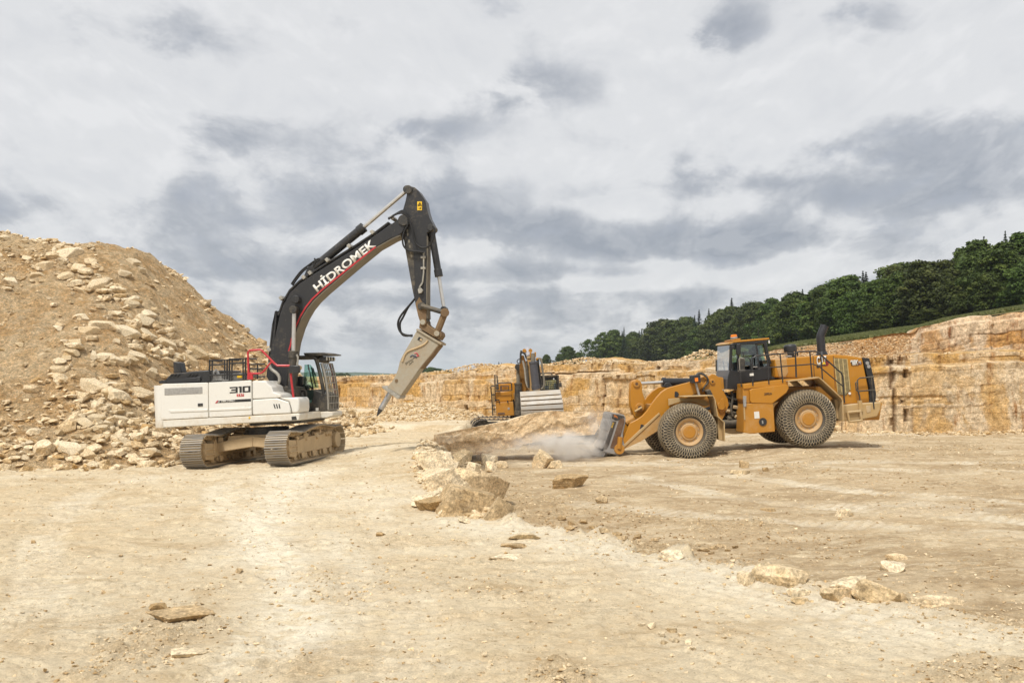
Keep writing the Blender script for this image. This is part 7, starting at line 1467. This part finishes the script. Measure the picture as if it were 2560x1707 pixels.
# rubble over the heap and its foot
N_ = 120000; xx = rs.uniform(-38, -4, N_); yy = rs.uniform(26, 62, N_); h_ = heap_h(xx, yy)
dn = .05 + .6 * sstep(.08, .4, fbm2(xx * .3, yy * .22, 3, 101)) + .75 * np.exp(-np.maximum(h_, 0) / 1.2) + .5 * sstep(-13, -9, xx) * sstep(33, 38, yy); keep = (h_ > -.5) & (rs.rand(N_) < dn * .5) & ((h_ > .1) | (rs.rand(N_) < .4)); xx, yy, h_ = xx[keep], yy[keep], h_[keep]
sz = .03 + .19 * rs.rand(len(xx)) ** 3.4 * (1 + .5 * np.exp(-np.maximum(h_, 0) / 1.5)); scatter('rubble', np.stack([xx, yy, surf_z(xx, yy) + sz * .2], -1), sz, MG2, 4)
N_ = 26000; xx = rs.uniform(-34, -5, N_); yy = rs.uniform(27, 58, N_); zz_ = surf_z(xx, yy); h_ = heap_h(xx, yy); zx = (CX + xx / yy * FPX) / .4208; zy = (HY - (zz_ - CAMZ) / yy * FPX - 540) / .4208
band = np.abs((zy - 240) - (zx - 400) * 1.02) / 150; dn = .02 + .6 * np.exp(-(band * 1.15) ** 2) * np.where((zx > 250) & (zx < 1300), 1, .3) + .95 * np.exp(-((zx - 760) / 280) ** 2 - ((zy - 1290) / 190) ** 2) + .45 * np.exp(-((zx - 120) / 220) ** 2 - ((zy - 1330) / 140) ** 2) + .4 * np.exp(-((zx - 560) / 240) ** 2 - ((zy - 900) / 180) ** 2) + .8 * sstep(-13, -9, xx) * sstep(33, 38, yy)
keep = (h_ > -.3) & (rs.rand(N_) < dn * .42); xx, yy, zz_ = xx[keep], yy[keep], zz_[keep]; sz = .08 + .27 * rs.rand(len(xx)) ** 2.2; scatter('rubble', np.stack([xx, yy, zz_ + sz * .25], -1), sz, MG3, 14, True)
# rubble pile in front of the far face and loose stone on top of the faces
N_ = 7000; r_ = np.sqrt(rs.rand(N_)); a_ = rs.rand(N_) * 6.283; xx = -5.3 + 4.8 * r_ * np.cos(a_); yy = 56.6 + 3.6 * r_ * np.sin(a_); sz = .035 + .11 * rs.rand(N_) ** 3; scatter('rubble', np.stack([xx, yy, gz(xx, yy) + sz * .2], -1), sz, MG2, 5)
N_ = 9000; tt = rs.uniform(-.25, .56, N_); dd = rs.rand(N_) ** 1.5 * 3.0; bump_ = capbump(tt, 1.7)
keep = rs.rand(N_) < .16 + bump_ * 2; tt, dd, bump_ = tt[keep], dd[keep], bump_[keep]; DDs = wallD(tt) + 1.0 + dd; zz_ = w1top(tt) + capbump(tt, dd + .25) - .07; sz = .035 + .10 * rs.rand(len(tt)) ** 3; scatter('rubble', np.stack([tt * DDs, DDs, zz_ + sz * .3], -1), sz, MG2, 6)
N_ = 9000; tt = rs.uniform(.24, .56, N_); dd = rs.rand(N_) * 4.5; DDs = wallD(tt) + .3 + dd; top_ = np.where(tt < .40, np.minimum(dd / 4.6, 1) ** 1.2 * (w2top(tt) - w1top(tt)) * 1.0, 0) ; sz = .03 + .08 * rs.rand(N_) ** 3; keep = rs.rand(N_) < np.where(tt < .405, .8, .12); scatter('rubble', np.stack([tt * DDs, DDs, w1top(tt) + top_ + sz * .2 - .05], -1)[keep], sz[keep], m_gravel('red_rubble', (.56, .38, .20), (.42, .22, .085), (.66, .53, .35)), 7)
N_ = 3500; tt = rs.uniform(-.2, .56, N_); DDs = wallD(tt) - .3 - rs.rand(N_) ** 2 * 2.0; sz = .03 + .14 * rs.rand(N_) ** 4; xx = tt * DDs; scatter('rubble', np.stack([xx, DDs, gz(xx, DDs) + sz * .2], -1), sz, MG2, 8)
# ================================================================== trees
def m_leaf(name, a, b, c_):
    t = NT(name); tn = t.attr('tone'); oi = t.n('ShaderNodeObjectInfo'); n = t.noise(t.coord('Object'), 9, 4, .6)
    col = t.ramp(t.math('ADD', t.math('MULTIPLY', tn, .6), t.math('MULTIPLY', n, .45)), [(.2, a), (.55, b), (.9, c_)])
    hs = t.n('ShaderNodeHueSaturation'); t.l(col, hs.inputs['Color']); t.l(t.math('MULTIPLY_ADD', oi.outputs['Random'], .045), hs.inputs['Hue']); t.t.nodes[-1].inputs[2].default_value = .478
    hs2 = t.math('MULTIPLY_ADD', oi.outputs['Random'], .55); t.t.nodes[-1].inputs[2].default_value = .72; t.l(hs2, hs.inputs['Value'])
    b_ = t.n('ShaderNodeBsdfPrincipled'); t.l(hs.outputs[0], b_.inputs['Base Color']); b_.inputs['Roughness'].default_value = .6; b_.inputs['Specular IOR Level'].default_value = .3
    tr = t.n('ShaderNodeBsdfTranslucent'); t.l(hs.outputs[0], tr.inputs[0]); mx = t.n('ShaderNodeMixShader'); mx.inputs[0].default_value = .25; t.l(b_.outputs[0], mx.inputs[1]); t.l(tr.outputs[0], mx.inputs[2]); t.l(mx.outputs[0], t.out.inputs[0]); return t.m
M_LEAF = m_leaf('broadleaf_foliage', (.032, .052, .009), (.076, .108, .017), (.15, .178, .032)); M_NEED = m_leaf('spruce_needles', (.014, .026, .012), (.028, .045, .020), (.05, .07, .03)); M_BARK = m_plain('bark', (.10, .085, .065), .9, 0, .4)
def leaf_quads(P, N, S, rs):
    "small bent leaf clumps: one quad per point"
    a = np.cross(N, rs.normal(size=N.shape)); a /= np.linalg.norm(a, axis=1)[:, None] + 1e-9; b = np.cross(N, a); S = S[:, None]
    V = np.stack([P - a * S - b * S * .6, P + a * S * .8 - b * S * .75, P + a * S + b * S * .7, P - a * S * .75 + b * S * .65], 1); return V.reshape(-1, 3), np.arange(len(P) * 4).reshape(-1, 4)
def broadleaf(seed, wide=.34, low=.06, clumps=70, per=75, leaf=.0165, lump=.088, openness=0):
    rs = np.random.RandomState(seed); C = []; 
    prof = rs.uniform(.85, 1.15, 9); ph = rs.uniform(0, 6.28)
    for k in range(clumps):
        z = low + (1 - low) * rs.rand() ** .85; f = (z - low) / (1 - low); r = wide * math.sin(math.pi * min(1, f * .82 + .18)) ** .65 * np.interp(f * 8, range(9), prof); a = rs.uniform(0, 6.283); r *= 1 + .22 * math.sin(3 * a + ph + z * 5)
        rad = r * (rs.rand() ** .38) * (.95 if rs.rand() < .9 else 1.15); C.append((rad * math.cos(a), rad * math.sin(a), min(z, .965)))
    C = np.array(C); PP = []; NN = []; TT = []; SS = []
    for c in C:
        n = int(per * rs.uniform(.5, 1.3)); d = rs.normal(size=(n, 3)); d /= np.linalg.norm(d, axis=1)[:, None]; rr = lump * rs.uniform(.6, 1.25) * rs.rand(n, 1) ** .4
        p = c + d * rr * [1.15, 1.15, .72]; PP.append(p); nn = d * .8 + [0, 0, .6] + rs.normal(size=(n, 3)) * .5; NN.append(nn / np.linalg.norm(nn, axis=1)[:, None]); TT.append(np.full(n, rs.rand()) * .7 + rs.rand(n) * .3); SS.append(leaf * rs.uniform(.6, 1.35, n))
    # leaves spread over the whole crown shell between the clumps
    m = int(len(C) * per * .55); z = low + (1 - low) * rs.rand(m) ** .9; f = (z - low) / (1 - low); a = rs.uniform(0, 6.283, m); r = wide * np.sin(np.pi * np.minimum(1, f * .82 + .18)) ** .65 * np.interp(f * 8, range(9), prof) * (1 + .22 * np.sin(3 * a + ph + z * 5)) * (rs.rand(m) ** .25); r *= .86 + .5 * fbm3(np.cos(a) * 3 + seed, np.sin(a) * 3, z * 9, 3, seed)
    p = np.stack([r * np.cos(a), r * np.sin(a), np.minimum(z, .99)], -1); nn = np.stack([np.cos(a) * .7, np.sin(a) * .7, np.full(m, .6)], -1) + rs.normal(size=(m, 3)) * .45; PP.append(p); NN.append(nn / np.linalg.norm(nn, axis=1)[:, None]); TT.append(.25 + .35 * rs.rand(m)); SS.append(leaf * rs.uniform(.6, 1.3, m))
    P, N_, T_, S_ = np.concatenate(PP), np.concatenate(NN), np.concatenate(TT), np.concatenate(SS); V, Fq = leaf_quads(P, N_, S_, rs)
    cm = np_mesh('crown', V, Fq, False, dict(tone=np.repeat(T_, 4))); cm.materials.append(M_LEAF)
    g = MB(); g.tube([(0, 0, -.03), (.004, .002, .2), (-.005, .006, .45), (.004, 0, .75)], [.016, .013, .010, .004], 7)
    for k in range(9):
        c = C[rs.randint(len(C))]; z0 = max(.12, c[2] - .18); g.tube([(0, 0, z0), (c[0] * .5, c[1] * .5, (z0 + c[2]) / 2 - .01), tuple(c)], [.007, .005, .002], 5)
    tm = g.mesh('trunk'); tm.materials.append(M_BARK); return cm, tm
def spruce(seed, wide=.17):
    rs = np.random.RandomState(seed); PP = []; NN = []; TT = []; SS = []
    for k in range(30):
        f = k / 29; z = .08 + .90 * f; r = wide * (1 - f) ** .95 * rs.uniform(.75, 1.15) + .002
        for b in range(9):
            a = rs.uniform(0, 6.283); m = 22; u = rs.rand(m); x = r * u * math.cos(a); y = r * u * math.sin(a); zz = z - .10 * u ** 1.4 * r / wide - .01 + rs.normal(size=m) * .006; w_ = rs.normal(size=(m, 2)) * .011 * (.22 + .78 * (1 - f))
            PP.append(np.stack([x + w_[:, 0], y + w_[:, 1], zz], -1)); nn = np.stack([.4 * math.cos(a) + rs.normal(size=m) * .4, .4 * math.sin(a) + rs.normal(size=m) * .4, .8 + rs.normal(size=m) * .3], -1); NN.append(nn / np.linalg.norm(nn, axis=1)[:, None]); TT.append(rs.rand(m)); SS.append(np.full(m, .0095) * (.35 + .65 * (1 - f)) * rs.uniform(.6, 1.3, m))
    V, Fq = leaf_quads(np.concatenate(PP), np.concatenate(NN), np.concatenate(SS), rs); cm = np_mesh('crown', V, Fq, False, dict(tone=np.repeat(np.concatenate(TT), 4))); cm.materials.append(M_NEED)
    tm = MB().tube([(0, 0, -.02), (0, 0, .5), (0, 0, .98)], [.014, .009, .002], 6).mesh('trunk'); tm.materials.append(M_BARK); return cm, tm
BL = [broadleaf(500 + k, wide=w_, low=lo, clumps=int(c_ * 1.1), per=int(p_ * 1.35), lump=l_) for k, (w_, lo, c_, p_, l_) in enumerate([(.36, .03, 95, 70, .085), (.32, .04, 80, 70, .08), (.40, .03, 105, 65, .09), (.30, .05, 75, 75, .075), (.35, .02, 90, 70, .08), (.38, .04, 95, 70, .08)])]
THIN = [broadleaf(540 + k, wide=.30, low=.2, clumps=46, per=48, lump=.07) for k in range(2)]; SP = [spruce(560), spruce(561, .14), spruce(562, .2)]
def plant(x, y, z, h, proto, label, group, wid=1.0, cat='tree', name='tree'):
    M = Matrix.Translation((x, y, z)) @ Matrix.Rotation(RR.uniform(0, 6.28), 4, 'Z') @ Matrix.Diagonal((h * wid, h * wid, h, 1)); e = empty(name, M); link('crown', proto[0], None, e); link('trunk', proto[1], None, e); return tag(e, label, cat, group)
nt = 0
def edgeD(t):
    d0 = float(w2D(t)); k = 1 - .45 * float(sstep(.2, .34, t)); return d0 + k * (float(treeD(t)) - d0)
for r in range(3):
    t_ = .66
    while t_ > .088:
        D = edgeD(t_) - 4 + r * 8 + RR.uniform(-2, 2); z = float(hill_z(t_, D)) - .3; target = CAMZ + (HY - float(top_px(t_))) / FPX * D - z
        h = max(5, target * (RR.uniform(.62, .98) if r == 0 else RR.uniform(.80, 1.04))); sp_ = RR.random() < (.16 if r == 0 else .30)
        if r == 0: lab, grp = ('dark spruce among the broadleaf trees along the front of the hillside wood', 'spruces at the front of the wood') if sp_ else ('green broadleaf tree in the front row of the hillside wood', 'broadleaf trees at the front of the wood')
        else: lab, grp = ('dark spruce rising inside the hillside wood behind its front row', 'spruces inside the wood') if sp_ else ('broadleaf tree inside the hillside wood, only its upper crown showing', 'broadleaf trees inside the wood')
        if sp_: h *= RR.uniform(1.0, 1.14)
        plant(t_ * D, D, z, h, RR.choice(SP if sp_ else BL), lab, grp, RR.uniform(1.0, 1.35) * (1.3 if sp_ else 1), name='spruce_tree' if sp_ else 'broadleaf_tree'); nt += 1
        t_ -= h * RR.uniform(.36, .52) / D * (1 if not sp_ else .55)
t_ = .64
while t_ > .10:
    D = edgeD(t_) - 8 + RR.uniform(-3, 2); hs_ = RR.uniform(2.2, 4.8); plant(t_ * D, D, float(hill_z(t_, D)) - .4, hs_, RR.choice(BL), 'low bushy shrub growing along the front foot of the hillside wood', 'shrubs along the foot of the wood', RR.uniform(1.6, 2.6), 'shrub', 'shrub'); t_ -= RR.uniform(3.5, 7.5) / D
# trees that stand out
def lone(px, top, D, proto, label, wid=1.0, base=None, name='broadleaf_tree', group=None):
    t_ = (px - CX) / FPX; z = float(hill_z(t_, D)) - .3; h = CAMZ + (HY - top) / FPX * D - z; return plant(t_ * D, D, z, h, proto, label, group, wid, name=name)
lone(2513, 574, 150, SP[2], 'tall dark spruce standing above the skyline at the far right of the wood', 1.1, name='spruce_tree'); lone(2470, 684, 132, BL[2], 'light green rounded broadleaf tree in front of the wood at the right', 1.15)
lone(1366, 886, 430, BL[5], 'small bushy tree just right of the boom of the second excavator', 1.3); lone(1400, 884, 445, BL[0], 'low round tree at the thin left end of the wood', 1.3); lone(1420, 866, 430, BL[2], 'wide spreading tree at the thin left end of the wood', 1.25); lone(1446, 880, 450, BL[4], 'dark low tree between the wide spreading tree and the tall airy tree', 1.3)
lone(1470, 848, 430, THIN[0], 'tall airy tree with sky showing through its crown at the left of the wood', 1.1); lone(1510, 830, 420, THIN[1], 'tall full tree where the close wood begins at its left end', 1.5); lone(1535, 826, 415, BL[1], 'dense tree beside the tall full tree at the left end of the wood', 1.2); lone(1330, 905, 430, BL[1], 'small tree hidden behind the second excavator boom', 1.2); lone(1560, 816, 400, SP[0], 'dark pointed spruce near the left end of the wood', 1.2, name='spruce_tree')
for k, (px, top) in enumerate([(1222, 908), (1227, 907), (1247, 903), (1254, 905), (1260, 907), (1271, 908), (1278, 904), (1236, 909), (1192, 908), (1135, 921), (1213, 909)]):
    D = 520 + 5 * k; t_ = (px - CX) / FPX; z = 2.6; plant(t_ * D, D, z, CAMZ + (HY - top) / FPX * D - z, SP[k % 3], 'tiny distant spruce on the skyline left of the second excavator', 'distant spruces on the skyline', 1.9, name='spruce_tree')
for k in range(16):
    px = 1030 + k * 6.5; D = 600 + RR.uniform(-20, 20); t_ = (px - CX) / FPX; z = 2.2; top = 928 - 6 * math.sin(math.pi * k / 15) - RR.uniform(0, 5); plant(t_ * D, D, z, CAMZ + (HY - top) / FPX * D - z, BL[k % 6] if k % 3 else SP[1], 'distant tree in the low green copse behind the breaker', 'trees of the distant copse', 1.6)
for k, px in enumerate((838, 846, 853, 860, 868)): D = 800; t_ = (px - CX) / FPX; plant(t_ * D, D, 1.8, CAMZ + (HY - (932 + k % 2 * 2)) / FPX * D - 1.8, BL[k], 'distant dark tree on the horizon just right of the cab', 'distant trees beside the cab', 1.5)
# meadow grass between the face and the wood
rs = np.random.RandomState(8); N_ = 130000; tt = rs.uniform(.22, .62, N_); f = rs.rand(N_) ** 1.4; d0 = w2D(tt) + 3.0; DDg = d0 + (np.clip(treeD(tt), 110, 600) - d0) * f * 1.02; P = np.stack([tt * DDg, DDg, hill_z(tt, DDg) + .05], -1); keep = fbm2(P[:, 0] * .12, P[:, 1] * .05, 3, 7) > -.28 - f * .5; P = P[keep]; f = f[keep]
n = np.stack([rs.normal(size=len(P)) * .5, -np.ones(len(P)), rs.uniform(.0, .8, len(P))], -1); n /= np.linalg.norm(n, axis=1)[:, None]; S = rs.uniform(.06, .17, len(P)) * (.7 + .8 * f); P[:, 2] += S * .5; V, Fq = leaf_quads(P, n, S, rs); gm_ = np_mesh('meadow_grass', V, Fq, False, dict(tone=np.repeat(np.clip(rs.rand(len(P)), 0, 1), 4)))
tag(link('meadow_grass', gm_, m_leaf('meadow_grass', (.060, .075, .018), (.11, .125, .035), (.19, .19, .07))), kind='stuff')

# ================================================================== dust and air
def m_dust():
    t = NT('dust'); vol = t.n('ShaderNodeVolumePrincipled'); vol.inputs['Color'].default_value = (.97, .945, .905, 1); vol.inputs['Anisotropy'].default_value = .1; tot = None
    tc = t.n('ShaderNodeTexCoord')
    for (px, py, D, rx, ry, rz, a_) in [(1432, 1122, 35.3, 1.35, .75, .62, 2.6), (1395, 1100, 35.5, 1.3, .7, .55, 1.5), (1325, 1112, 35.0, 1.7, .8, .55, .7), (1484, 1068, 35.9, .75, .6, .9, .9), (1110, 1098, 33.6, .8, .8, .4, .25), (1230, 1128, 34.6, 1.6, .8, .5, .35)]:
        c = at(px, py, D); m = t.n('ShaderNodeMapping', vector_type='POINT'); t.l(tc.outputs['Object'], m.inputs[0]); m.inputs['Location'].default_value = (-c.x / rx, -c.y / ry, -c.z / rz); m.inputs['Scale'].default_value = (1 / rx, 1 / ry, 1 / rz)
        g = t.n('ShaderNodeTexGradient', gradient_type='SPHERICAL'); t.l(m.outputs[0], g.inputs[0]); v = t.math('MULTIPLY', t.math('POWER', g.outputs['Fac'], 1.3), a_); tot = v if tot is None else t.math('ADD', tot, v)
    n = t.noise(tc.outputs['Object'], 1.7, 6, .62, .6); n = t.math('MULTIPLY', t.math('SUBTRACT', n, .41), 5.6, True); d = t.math('MULTIPLY', t.math('MULTIPLY', tot, n), 3.4); t.l(d, vol.inputs['Density']); t.l(vol.outputs[0], t.out.inputs['Volume']); return t.m
c0 = at(1090, 1165, 34.6); c1 = at(1530, 1020, 35.6); dm = MB().box(((c0.x + c1.x) / 2, 35.0, .55), (c1.x - c0.x + .3, 2.6, 2.2)).mesh('dust_cloud'); tag(link('dust_cloud', dm, m_dust()), kind='stuff')
th_ = NT('haze'); hv_ = th_.n('ShaderNodeVolumePrincipled'); hv_.inputs['Color'].default_value = (.78, .86, .96, 1); hv_.inputs['Density'].default_value = .00011; th_.l(hv_.outputs[0], th_.out.inputs['Volume'])
tag(link('haze', MB().box((0, 2250, 21), (9400, 4700, 48)).mesh('haze'), th_.m), kind='stuff')
